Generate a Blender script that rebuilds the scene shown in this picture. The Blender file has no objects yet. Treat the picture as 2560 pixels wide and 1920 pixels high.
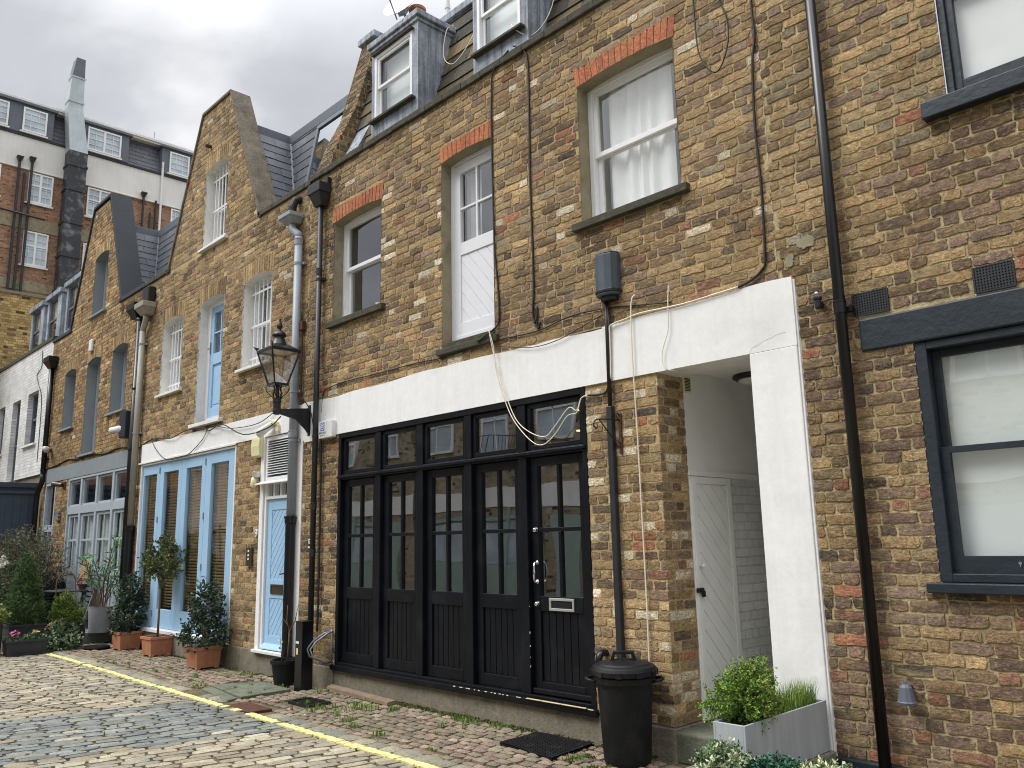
import bpy, math, random
from mathutils import Vector, Matrix, noise as mn
random.seed(7)
R = math.radians
C = bpy.context.scene.collection
W = 5.27                     # the mews facades stand in the plane y = W

# ------------------------------------------------------------------ camera, sky, sun
cd = bpy.data.cameras.new("camera"); cam = bpy.data.objects.new("camera", cd); C.objects.link(cam)
cd.sensor_width = 36; cd.lens = 28.846; cd.clip_end = 600; cd.clip_start = .05
right = Vector((0.69303002, 0.72062271, -0.02030525)); up = Vector((0.14863443, -0.11526877, 0.98215117)); fwd = Vector((-0.70541987, 0.6836783, 0.18699406))
m = Matrix((right, up, -fwd)).transposed().to_4x4(); m.translation = Vector((0, 0, 1.6)); cam.matrix_world = m
bpy.context.scene.camera = cam
sc = bpy.context.scene
sc.view_settings.view_transform = 'Standard'; sc.view_settings.look = 'None'; sc.view_settings.gamma = 1; sc.view_settings.exposure = 0.62
sc.cycles.filter_width = 1.05; sc.cycles.max_bounces = 7; sc.cycles.transparent_max_bounces = 12; sc.cycles.glossy_bounces = 3; sc.cycles.diffuse_bounces = 5
SUN_EL, SUN_AZ = 52, 215     # degrees; azimuth measured from +Y towards +X
world = bpy.data.worlds.new("World"); sc.world = world; world.use_nodes = True
t = world.node_tree; t.nodes.clear(); N = t.nodes.new; L = t.links.new
out = N("ShaderNodeOutputWorld"); mix = N("ShaderNodeMixShader"); b1 = N("ShaderNodeBackground"); b2 = N("ShaderNodeBackground")
sky = N("ShaderNodeTexSky"); sky.sky_type = 'NISHITA'; sky.sun_disc = False; sky.sun_elevation = R(SUN_EL); sky.sun_rotation = R(SUN_AZ)
L(sky.outputs[0], b1.inputs[0]); b1.inputs[1].default_value = .1
tc = N("ShaderNodeTexCoord"); sep = N("ShaderNodeSeparateXYZ"); L(tc.outputs["Generated"], sep.inputs[0])
ad = N("ShaderNodeMath"); ad.operation = 'ADD'; ad.inputs[1].default_value = .35; mx = N("ShaderNodeMath"); mx.operation = 'MAXIMUM'; mx.inputs[1].default_value = 0
L(sep.outputs[2], mx.inputs[0]); L(mx.outputs[0], ad.inputs[0])
dv = N("ShaderNodeVectorMath"); dv.operation = 'DIVIDE'; cmb = N("ShaderNodeCombineXYZ")
for i in range(3): L(ad.outputs[0], cmb.inputs[i])
L(tc.outputs["Generated"], dv.inputs[0]); L(cmb.outputs[0], dv.inputs[1])
nz = N("ShaderNodeTexNoise"); nz.inputs["Scale"].default_value = 2.4; nz.inputs["Detail"].default_value = 6; nz.inputs["Roughness"].default_value = .5; nz.inputs["Distortion"].default_value = .35
L(dv.outputs[0], nz.inputs["Vector"])
cr = N("ShaderNodeValToRGB"); e = cr.color_ramp.elements
e[0].position = .36; e[0].color = (.375, .38, .405, 1); e[1].position = .64; e[1].color = (.64, .645, .65, 1)
x_ = cr.color_ramp.elements.new(.5); x_.color = (.435, .442, .462, 1)
L(nz.outputs["Fac"], cr.inputs[0])
gz = N("ShaderNodeMapRange"); gz.inputs[1].default_value = .52; gz.inputs[2].default_value = 1; gz.inputs[3].default_value = 1; gz.inputs[4].default_value = 5.6
L(sep.outputs[2], gz.inputs[0]); L(cr.outputs[0], b2.inputs[0]); L(gz.outputs[0], b2.inputs[1])
mix.inputs[0].default_value = .93; L(b1.outputs[0], mix.inputs[1]); L(b2.outputs[0], mix.inputs[2]); L(mix.outputs[0], out.inputs[0])
sd = bpy.data.lights.new("sun", 'SUN'); sd.energy = 1.5; sd.angle = R(28); sd.color = (1, .985, .955)
so = bpy.data.objects.new("sun", sd); C.objects.link(so)
dirn = Vector((math.sin(R(SUN_AZ)) * math.cos(R(SUN_EL)), math.cos(R(SUN_AZ)) * math.cos(R(SUN_EL)), math.sin(R(SUN_EL))))
so.rotation_euler = dirn.to_track_quat('Z', 'Y').to_euler()

# ------------------------------------------------------------------ materials
def s2l(r, g, b):
    f = lambda c: (c / 255 / 12.92) if c <= 10 else ((c / 255 + .055) / 1.055) ** 2.4
    return (f(r), f(g), f(b))
def material(name, col=None, rough=.7, use_col=False, var=.12, vscale=6, bump=0, bscale=60, metal=0, spec=.4, streak=0, dirt=None, dscale=3, detail=5, bdist=.01, fine=0, grime=0):
    """principled material with noise variation, bump, vertical streaks and dirt patches"""
    mt = bpy.data.materials.new(name); mt.use_nodes = True; t = mt.node_tree; N = t.nodes.new; L = t.links.new
    p = t.nodes["Principled BSDF"]; p.inputs["Roughness"].default_value = rough; p.inputs["Metallic"].default_value = metal
    p.inputs["Specular IOR Level"].default_value = spec
    tc = N("ShaderNodeTexCoord"); cur = None
    if use_col:
        a = N("ShaderNodeAttribute"); a.attribute_name = "col"; cur = a.outputs["Color"]
    else:
        c = N("ShaderNodeRGB"); c.outputs[0].default_value = (*col, 1); cur = c.outputs[0]
    def noise(scale, det=4, vec=None, rgh=.6):
        n = N("ShaderNodeTexNoise"); n.inputs["Scale"].default_value = scale; n.inputs["Detail"].default_value = det; n.inputs["Roughness"].default_value = rgh
        L(vec if vec is not None else tc.outputs["Object"], n.inputs["Vector"]); return n.outputs["Fac"]
    def vmul(cur, fac, lo, hi, a=.3, b=.7):
        mr = N("ShaderNodeMapRange"); mr.inputs[1].default_value = a; mr.inputs[2].default_value = b; mr.inputs[3].default_value = lo; mr.inputs[4].default_value = hi
        L(fac, mr.inputs[0]); v = N("ShaderNodeVectorMath"); v.operation = 'SCALE'; L(cur, v.inputs[0]); L(mr.outputs[0], v.inputs["Scale"]); return v.outputs[0]
    if var: cur = vmul(cur, noise(vscale), 1 - var, 1 + var)
    if fine: cur = vmul(cur, noise(vscale * 9, 6), 1 - fine, 1 + fine)
    if streak:
        mp = N("ShaderNodeMapping"); mp.inputs["Scale"].default_value = (9, 9, .55); L(tc.outputs["Object"], mp.inputs[0])
        cur = vmul(cur, noise(1.6, 5, mp.outputs[0]), 1 - streak, 1 + streak * .8)
    if dirt:
        mr = N("ShaderNodeMapRange"); mr.inputs[1].default_value = .52; mr.inputs[2].default_value = .72; mr.inputs[4].default_value = dirt[3]
        L(noise(dscale, 7), mr.inputs[0]); mm = N("ShaderNodeMix"); mm.data_type = 'RGBA'; L(mr.outputs[0], mm.inputs[0]); L(cur, mm.inputs[6]); mm.inputs[7].default_value = (*dirt[:3], 1); cur = mm.outputs[2]
    L(cur, p.inputs["Base Color"])
    if bump:
        bp = N("ShaderNodeBump"); bp.inputs["Strength"].default_value = bump; bp.inputs["Distance"].default_value = bdist
        L(noise(bscale, detail, None, .65), bp.inputs["Height"]); L(bp.outputs[0], p.inputs["Normal"])
    return mt
def brick_material(name):
    """surface of individually modelled bricks: colour comes with each brick, pitted and stained"""
    mt = bpy.data.materials.new(name); mt.use_nodes = True; t = mt.node_tree; N = t.nodes.new; L = t.links.new
    p = t.nodes["Principled BSDF"]; p.inputs["Roughness"].default_value = .9; p.inputs["Specular IOR Level"].default_value = .2
    tc = N("ShaderNodeTexCoord"); a = N("ShaderNodeAttribute"); a.attribute_name = "col"
    def noise(s, d, r=.6, sc3=None):
        n = N("ShaderNodeTexNoise"); n.inputs["Scale"].default_value = s; n.inputs["Detail"].default_value = d; n.inputs["Roughness"].default_value = r
        if sc3:
            mp = N("ShaderNodeMapping"); mp.inputs["Scale"].default_value = sc3; L(tc.outputs["Object"], mp.inputs[0]); L(mp.outputs[0], n.inputs["Vector"])
        else: L(tc.outputs["Object"], n.inputs["Vector"])
        return n.outputs["Fac"]
    def rng(f, a_, b_, lo, hi):
        mr = N("ShaderNodeMapRange"); mr.inputs[1].default_value = a_; mr.inputs[2].default_value = b_; mr.inputs[3].default_value = lo; mr.inputs[4].default_value = hi; L(f, mr.inputs[0]); return mr.outputs[0]
    def scale(c, f):
        v = N("ShaderNodeVectorMath"); v.operation = 'SCALE'; L(c, v.inputs[0]); L(f, v.inputs["Scale"]); return v.outputs[0]
    def mixc(f, c, col):
        mm = N("ShaderNodeMix"); mm.data_type = 'RGBA'; L(f, mm.inputs[0]); L(c, mm.inputs[6]); mm.inputs[7].default_value = (*col, 1); return mm.outputs[2]
    cur = a.outputs["Color"]
    f1 = noise(38, 8, .72); lam = noise(22, 7, .75, (1, 1, 3.2))
    cur = scale(cur, rng(f1, .3, .7, .62, 1.38)); cur = scale(cur, rng(noise(85, 7, .85), .36, .64, .42, 1.6))
    cur = scale(cur, rng(lam, .34, .66, .60, 1.42))
    cur = mixc(rng(noise(60, 8, .8), .57, .62, 0, .85), cur, s2l(62, 53, 46))       # burnt flecks and pits
    cur = mixc(rng(noise(19, 8, .8, (1, 1, 2.2)), .55, .63, 0, .65), cur, s2l(190, 168, 126))   # mortar smears
    cur = mixc(rng(noise(31, 6, .7), .64, .70, 0, .5), cur, s2l(150, 136, 112))
    cur = scale(cur, rng(noise(.55, 6, .65), .3, .7, .74, 1.18))                         # broad weathering
    cur = mixc(rng(noise(1.5, 8, .7), .56, .72, 0, .6), cur, s2l(80, 70, 58))
    cur = mixc(rng(noise(.8, 8, .7, (1.6, 1.6, .6)), .60, .72, 0, .35), cur, s2l(196, 186, 166))   # salts
    cur = mixc(rng(noise(9, 6, .7, (1, 1, 1.8)), .50, .68, 0, .45), cur, s2l(172, 146, 96))
    cur = mixc(rng(noise(11, 6, .7, (1.2, 1.2, 1.6)), .54, .68, 0, .45), cur, s2l(104, 82, 70))
    cur = mixc(rng(noise(3.2, 8, .75, (.5, .5, 3)), .55, .66, 0, .5), cur, s2l(182, 160, 120))
    L(cur, p.inputs["Base Color"])
    bp = N("ShaderNodeBump"); bp.inputs["Strength"].default_value = 1; bp.inputs["Distance"].default_value = .009
    L(lam, bp.inputs["Height"])
    bp2 = N("ShaderNodeBump"); bp2.inputs["Strength"].default_value = .8; bp2.inputs["Distance"].default_value = .005
    L(noise(85, 6, .75), bp2.inputs["Height"]); L(bp.outputs[0], bp2.inputs["Normal"]); L(bp2.outputs[0], p.inputs["Normal"])
    return mt
def shader_brick(name, c1, c2, mortar, scale=1.0, rough=.85, axis='XZ', bump=.6, dark=None):
    """procedural bonded brick for walls too far away for single bricks to show"""
    mt = bpy.data.materials.new(name); mt.use_nodes = True; t = mt.node_tree; N = t.nodes.new; L = t.links.new
    p = t.nodes["Principled BSDF"]; p.inputs["Roughness"].default_value = rough; p.inputs["Specular IOR Level"].default_value = .2
    tc = N("ShaderNodeTexCoord"); sp = N("ShaderNodeSeparateXYZ"); cb = N("ShaderNodeCombineXYZ"); L(tc.outputs["Object"], sp.inputs[0])
    L(sp.outputs['X' if axis[0] == 'X' else 'Y'], cb.inputs[0]); L(sp.outputs['Z'], cb.inputs[1])
    n0 = N("ShaderNodeTexNoise"); n0.inputs["Scale"].default_value = 9; L(cb.outputs[0], n0.inputs["Vector"])
    w = N("ShaderNodeVectorMath"); w.operation = 'MULTIPLY_ADD'; w.inputs[1].default_value = (.012, .012, 0); L(n0.outputs["Color"], w.inputs[0]); L(cb.outputs[0], w.inputs[2])
    b = N("ShaderNodeTexBrick"); L(w.outputs[0], b.inputs["Vector"]); b.inputs["Scale"].default_value = 1 / scale
    b.inputs["Brick Width"].default_value = .225; b.inputs["Row Height"].default_value = .075; b.inputs["Mortar Size"].default_value = .006; b.inputs["Mortar Smooth"].default_value = .3
    b.squash = .5; b.squash_frequency = 2
    b.inputs["Color1"].default_value = (0, 0, 0, 1); b.inputs["Color2"].default_value = (1, 1, 1, 1); b.inputs["Mortar"].default_value = (.5, .5, .5, 1)
    r = N("ShaderNodeValToRGB"); L(b.outputs["Color"], r.inputs[0]); e = r.color_ramp.elements; e[0].color = (*c1, 1); e[1].color = (*c2, 1)
    if dark:
        e[0].position = .12; d = e.new(.05); d.color = (*dark, 1)
    mm = N("ShaderNodeMix"); mm.data_type = 'RGBA'; L(b.outputs["Fac"], mm.inputs[0]); L(r.outputs[0], mm.inputs[6]); mm.inputs[7].default_value = (*mortar, 1)
    n = N("ShaderNodeTexNoise"); n.inputs["Scale"].default_value = 1.3; n.inputs["Detail"].default_value = 8; n.inputs["Roughness"].default_value = .7; L(cb.outputs[0], n.inputs["Vector"])
    mr = N("ShaderNodeMapRange"); mr.inputs[1].default_value = .3; mr.inputs[2].default_value = .7; mr.inputs[3].default_value = .78; mr.inputs[4].default_value = 1.2; L(n.outputs["Fac"], mr.inputs[0])
    v = N("ShaderNodeVectorMath"); v.operation = 'SCALE'; L(mm.outputs[2], v.inputs[0]); L(mr.outputs[0], v.inputs["Scale"]); L(v.outputs[0], p.inputs["Base Color"])
    n2 = N("ShaderNodeTexNoise"); n2.inputs["Scale"].default_value = 40; L(cb.outputs[0], n2.inputs["Vector"])
    sb = N("ShaderNodeMath"); sb.operation = 'SUBTRACT'; L(n2.outputs["Fac"], sb.inputs[0]); L(b.outputs["Fac"], sb.inputs[1])
    bp = N("ShaderNodeBump"); bp.inputs["Strength"].default_value = bump; bp.inputs["Distance"].default_value = .012; L(sb.outputs[0], bp.inputs["Height"]); L(bp.outputs[0], p.inputs["Normal"])
    return mt
def glass_material(name, tint=(.9, .95, .93), f0=.08, wav=.0, wscale=2.5):
    mt = bpy.data.materials.new(name); mt.use_nodes = True; t = mt.node_tree; N = t.nodes.new; L = t.links.new; t.nodes.clear()
    o = N("ShaderNodeOutputMaterial"); mx = N("ShaderNodeMixShader"); tr = N("ShaderNodeBsdfTransparent"); gl = N("ShaderNodeBsdfGlossy"); lw = N("ShaderNodeLayerWeight")
    lw.inputs[0].default_value = .5; pw = N("ShaderNodeMath"); pw.operation = 'POWER'; pw.inputs[1].default_value = 4.2; L(lw.outputs["Facing"], pw.inputs[0])
    ma = N("ShaderNodeMath"); ma.operation = 'MULTIPLY_ADD'; ma.inputs[1].default_value = 1 - f0; ma.inputs[2].default_value = f0; L(pw.outputs[0], ma.inputs[0])
    tr.inputs[0].default_value = (*tint, 1); gl.inputs["Roughness"].default_value = .0; gl.inputs[0].default_value = (.95, .97, 1, 1)
    L(ma.outputs[0], mx.inputs[0]); L(tr.outputs[0], mx.inputs[1]); L(gl.outputs[0], mx.inputs[2]); L(mx.outputs[0], o.inputs[0])
    if wav:
        tc = N("ShaderNodeTexCoord"); n = N("ShaderNodeTexNoise"); n.inputs["Scale"].default_value = wscale; n.inputs["Detail"].default_value = 0; L(tc.outputs["Object"], n.inputs["Vector"])
        bp = N("ShaderNodeBump"); bp.inputs["Strength"].default_value = wav; bp.inputs["Distance"].default_value = .02; L(n.outputs["Fac"], bp.inputs["Height"]); L(bp.outputs[0], gl.inputs["Normal"])
    return mt
M = {}
M['brick'] = brick_material("stock_brick")
M['mortar'] = material("sandy_mortar", s2l(178, 156, 116), .95, var=.22, vscale=5, fine=.3, bump=.9, bscale=90, dirt=(*s2l(92, 80, 62), .7), dscale=2.5)
M['mortar_r'] = material("yellow_mortar", s2l(178, 163, 124), .95, var=.2, vscale=5, fine=.25, bump=.9, bscale=90, dirt=(*s2l(104, 92, 72), .7), dscale=2.2)
M['render'] = material("white_render", (.80, .80, .79), .8, var=.03, vscale=2, bump=.16, bscale=22, streak=.045, dirt=(.60, .59, .55, .5), dscale=1.5, fine=.03)
M['render2'] = material("old_white_paint", (.74, .74, .71), .7, var=.04, vscale=3, bump=.3, bscale=30, streak=.05, dirt=(.5, .48, .42, .5), dscale=4)
M['white'] = material("white_gloss_paint", (.78, .785, .79), .35, var=.03, vscale=4, spec=.5, streak=.02)
M['upvc'] = material("white_door_paint", (.74, .75, .78), .35, var=.02, vscale=4)
M['palegrey'] = material("pale_grey_paint", (.84, .84, .82), .6, var=.05, vscale=3, bump=.3, bscale=20, dirt=(.6, .59, .55, .3))
M['concrete'] = material("bare_concrete", s2l(128, 121, 106), .92, var=.28, vscale=3, fine=.2, bump=.8, bscale=50, dirt=(*s2l(74, 72, 56), .8), dscale=3, streak=.12)
M['cement'] = material("cement_reveal", s2l(146, 138, 114), .92, var=.15, vscale=6, fine=.12, bump=.6, bscale=40, dirt=(*s2l(82, 78, 62), .6), dscale=5)
M['sill'] = material("mossy_stone_sill", s2l(72, 70, 58), .95, var=.3, vscale=14, fine=.35, bump=1, bscale=60, dirt=(*s2l(100, 98, 80), .6), dscale=9)
M['black'] = material("black_gloss_paint", (.0035, .0045, .0075), .38, var=.15, vscale=5, bump=.1, bscale=40, spec=.28, dirt=(.02, .022, .026, .5), dscale=4)
M['slatebox'] = material('slate_grey_plastic', s2l(72, 82, 92), .5, var=.1, streak=.2)
M['navy'] = material("slate_blue_paint", s2l(32, 41, 49), .5, var=.12, vscale=5, bump=.5, bscale=18, spec=.4, dirt=(*s2l(50, 60, 70), .4), dscale=4)
M['blackmetal'] = material("black_iron", (.012, .013, .016), .38, var=.2, vscale=12, bump=.15, bscale=60, spec=.5)
M['pipeblack'] = material("black_plastic_pipe", (.004, .005, .007), .3, var=.1, vscale=6, spec=.5)
M['pipegrey2'] = material("weathered_black_pipe", (.022, .024, .028), .45, var=.2, vscale=6, spec=.45, streak=.15)
M['pipegrey'] = material("grey_plastic_pipe", s2l(148, 156, 164), .45, var=.07, vscale=6, streak=.08)
M['pipetan'] = material("taupe_plastic_pipe", s2l(150, 146, 134), .5, var=.07, vscale=6, streak=.1)
M['blue'] = material("pale_blue_paint", (.34, .535, .74), .42, var=.03, vscale=4, spec=.4, streak=.03)
M['greypaint'] = material("blue_grey_paint", (.38, .43, .47), .5, var=.05, vscale=4, streak=.03)
M['greyreveal'] = material("mid_grey_paint", s2l(132, 140, 144), .6, var=.05, vscale=5, bump=.2)
M['lead'] = material("weathered_lead", s2l(142, 150, 160), .6, var=.3, vscale=4, fine=.2, bump=.35, bscale=16, streak=.62, dirt=(*s2l(84, 88, 98), .7), dscale=3.5, spec=.5)
M['leaddark'] = material("grey_lead_sheet", s2l(92, 98, 108), .55, var=.1, vscale=3, streak=.12, spec=.5)
M['slate'] = material("blue_grey_slate", None, .5, use_col=True, var=.1, vscale=12, bump=.4, bscale=40, spec=.5)
M['mossslate'] = material("mossy_roof_slate", None, .85, use_col=True, var=.18, vscale=9, fine=.3, bump=.9, bscale=40, streak=.2, dirt=(*s2l(96, 92, 62), .6), dscale=7)
M['coping'] = material("weathered_cement_coping", s2l(110, 102, 88), .95, var=.3, vscale=4, fine=.25, bump=1, bscale=28, dirt=(*s2l(64, 60, 50), .8), dscale=6, streak=.15)
M['darkcoping'] = material("dark_painted_coping", s2l(52, 56, 60), .8, var=.12, vscale=5, bump=.6, bscale=30)
M['glass'] = glass_material("window_glass", (.95, .97, .96), .18, .10)
M['gglass'] = glass_material("old_door_glass", (.72, .80, .77), .34, .13, 2.2)
M['lglass'] = glass_material("lantern_glass", (.74, .74, .72), .26)
M['frost'] = material("frosted_film", (.80, .83, .82), .3, var=.02, vscale=2, spec=.5)
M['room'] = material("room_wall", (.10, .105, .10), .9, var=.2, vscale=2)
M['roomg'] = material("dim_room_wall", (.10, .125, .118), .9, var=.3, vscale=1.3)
M['curtain'] = material("white_curtain", (.88, .87, .85), .9, var=.04, vscale=3)
M['blind'] = material("wooden_blind_slat", s2l(216, 186, 134), .5, var=.15, vscale=8)
M['chrome'] = material("polished_chrome", (.8, .8, .82), .12, metal=1, var=.02)
M['alu'] = material("brushed_aluminium", (.62, .62, .62), .35, metal=.7, var=.05)
M['brass'] = material("aged_bronze", s2l(96, 86, 74), .4, metal=.7, var=.15)
M['binplastic'] = material("black_bin_plastic", (.0045, .0055, .0075), .5, var=.25, vscale=8, bump=.3, bscale=120, spec=.32, dirt=(.03, .03, .03, .5), dscale=6, streak=.2)
M['rubber'] = material("black_rubber", (.006, .006, .007), .8, var=.3, vscale=20, bump=.5, bscale=80, spec=.2, dirt=(.05, .05, .045, .4), dscale=9)
M['terracotta'] = material("terracotta", s2l(176, 118, 90), .85, var=.15, vscale=6, fine=.12, bump=.4, bscale=50, dirt=(*s2l(150, 128, 88), .75), dscale=5, streak=.1)
M['zinc'] = material("zinc_planter", s2l(172, 178, 182), .5, metal=.1, var=.08, vscale=3, streak=.14, spec=.5, bump=.1, bscale=10)
M['darkplanter'] = material("dark_grey_planter", s2l(52, 54, 60), .55, var=.15, vscale=6, streak=.08)
M['fibre'] = material("pale_grey_pot", s2l(140, 142, 146), .7, var=.08, vscale=5, streak=.05)
M['soil'] = material("dark_soil", (.022, .016, .011), 1, var=.4, vscale=30, bump=1, bscale=80)
M['leaf'] = material("leaf", None, .5, use_col=True, var=.15, vscale=20, spec=.35)
M['bark'] = material("bark", s2l(112, 92, 68), .9, var=.25, vscale=20, bump=.8, bscale=60)
M['sett'] = material("granite_sett", None, .8, use_col=True, var=.18, vscale=7, fine=.25, bump=.8, bscale=45, spec=.35, dirt=(*s2l(108, 100, 78), .6), dscale=1.7)
M['paver'] = material("worn_red_sett", None, .9, use_col=True, var=.2, vscale=9, fine=.3, bump=.9, bscale=45, dirt=(*s2l(92, 90, 56), .75), dscale=1.9)
M['joint'] = material("mossy_joint", s2l(104, 92, 70), 1, var=.35, vscale=8, fine=.4, bump=1, bscale=60, dirt=(*s2l(80, 92, 40), .8), dscale=1.6)
M['ground'] = material("far_ground", s2l(120, 112, 96), 1, var=.25, vscale=2, fine=.3, bump=.8, bscale=20)
M['yellow'] = material("yellow_road_paint", s2l(216, 208, 142), .85, var=.18, vscale=20, fine=.15, bump=.6, bscale=60, dirt=(*s2l(150, 140, 96), .9), dscale=26)
M['stone'] = material("green_stained_stone", s2l(104, 108, 92), .9, var=.25, vscale=5, fine=.2, bump=.7, bscale=40, dirt=(*s2l(58, 76, 34), .9), dscale=3.2, streak=.15)
M['rust'] = material("rusty_iron", s2l(82, 52, 38), .85, var=.3, vscale=14, fine=.3, bump=.8, bscale=60)
M['deck'] = material("grey_green_deck_board", s2l(118, 130, 124), .75, var=.12, vscale=5, fine=.1, streak=.0, dirt=(*s2l(84, 96, 80), .4))
M['oldwood'] = material("weathered_plank", s2l(126, 108, 90), .9, var=.2, vscale=12, bump=.9, bscale=50)
M['cream'] = material("cream_plastic", s2l(226, 220, 176), .5, var=.04)
M['whiteplastic'] = material("white_plastic", (.76, .76, .75), .45, var=.04)
M['signblue'] = material("blue_print", s2l(88, 124, 190), .5, var=.0)
M['signblack'] = material("black_print", s2l(40, 42, 48), .5, var=.0)
M['steel'] = material("galvanised_steel", s2l(140, 144, 148), .55, metal=.6, var=.1)
M['orangep'] = material("orange_plastic", s2l(226, 84, 44), .5, var=.06)
M['timber'] = material("dark_blue_grey_boards", s2l(62, 74, 88), .6, var=.12, vscale=3, fine=.08, streak=.12, bump=.3, bscale=20)
M['cable_b'] = material("black_cable", (.016, .015, .015), .5, var=.1)
M['cable_w'] = material("white_cable", s2l(222, 214, 196), .5, var=.06)
M['duct'] = material("galvanised_duct", s2l(176, 186, 188), .35, metal=.35, var=.1, vscale=2, streak=.08)
M['ductblack'] = material("flaking_black_duct", s2l(48, 50, 56), .5, var=.2, vscale=3, dirt=(.5, .5, .5, .35), dscale=2.5)
M['redbrick'] = shader_brick("red_brick_flats", s2l(130, 98, 78), s2l(166, 128, 102), s2l(160, 144, 124), axis='YZ', dark=s2l(96, 66, 52))
M['yellowbrick'] = shader_brick("yellow_brick_wall", s2l(146, 122, 78), s2l(196, 168, 112), s2l(120, 104, 76), axis='YZ', dark=s2l(78, 66, 52))
M['whitebrick'] = shader_brick("white_painted_brick", (.66, .66, .64), (.78, .78, .77), (.60, .60, .58), axis='XZ', bump=1.0)
M['oppbrick'] = shader_brick("opposite_brick", s2l(132, 122, 102), s2l(172, 160, 136), s2l(160, 150, 128), axis='XZ', dark=s2l(72, 64, 56))
M['whitewallbrick'] = shader_brick("grey_painted_brick", (.70, .70, .685), (.76, .76, .74), (.62, .62, .61), axis='YZ', bump=1.0)
M['stucco_far'] = material("far_white_render", (.70, .70, .67), .8, var=.06, vscale=.6, streak=.06, dirt=(.5, .49, .45, .5), dscale=.5)
lampm = bpy.data.materials.new("warm_downlight"); lampm.use_nodes = True
lampm.node_tree.nodes["Principled BSDF"].inputs["Emission Color"].default_value = (1, .62, .22, 1); lampm.node_tree.nodes["Principled BSDF"].inputs["Emission Strength"].default_value = 5
M['warm'] = lampm

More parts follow.
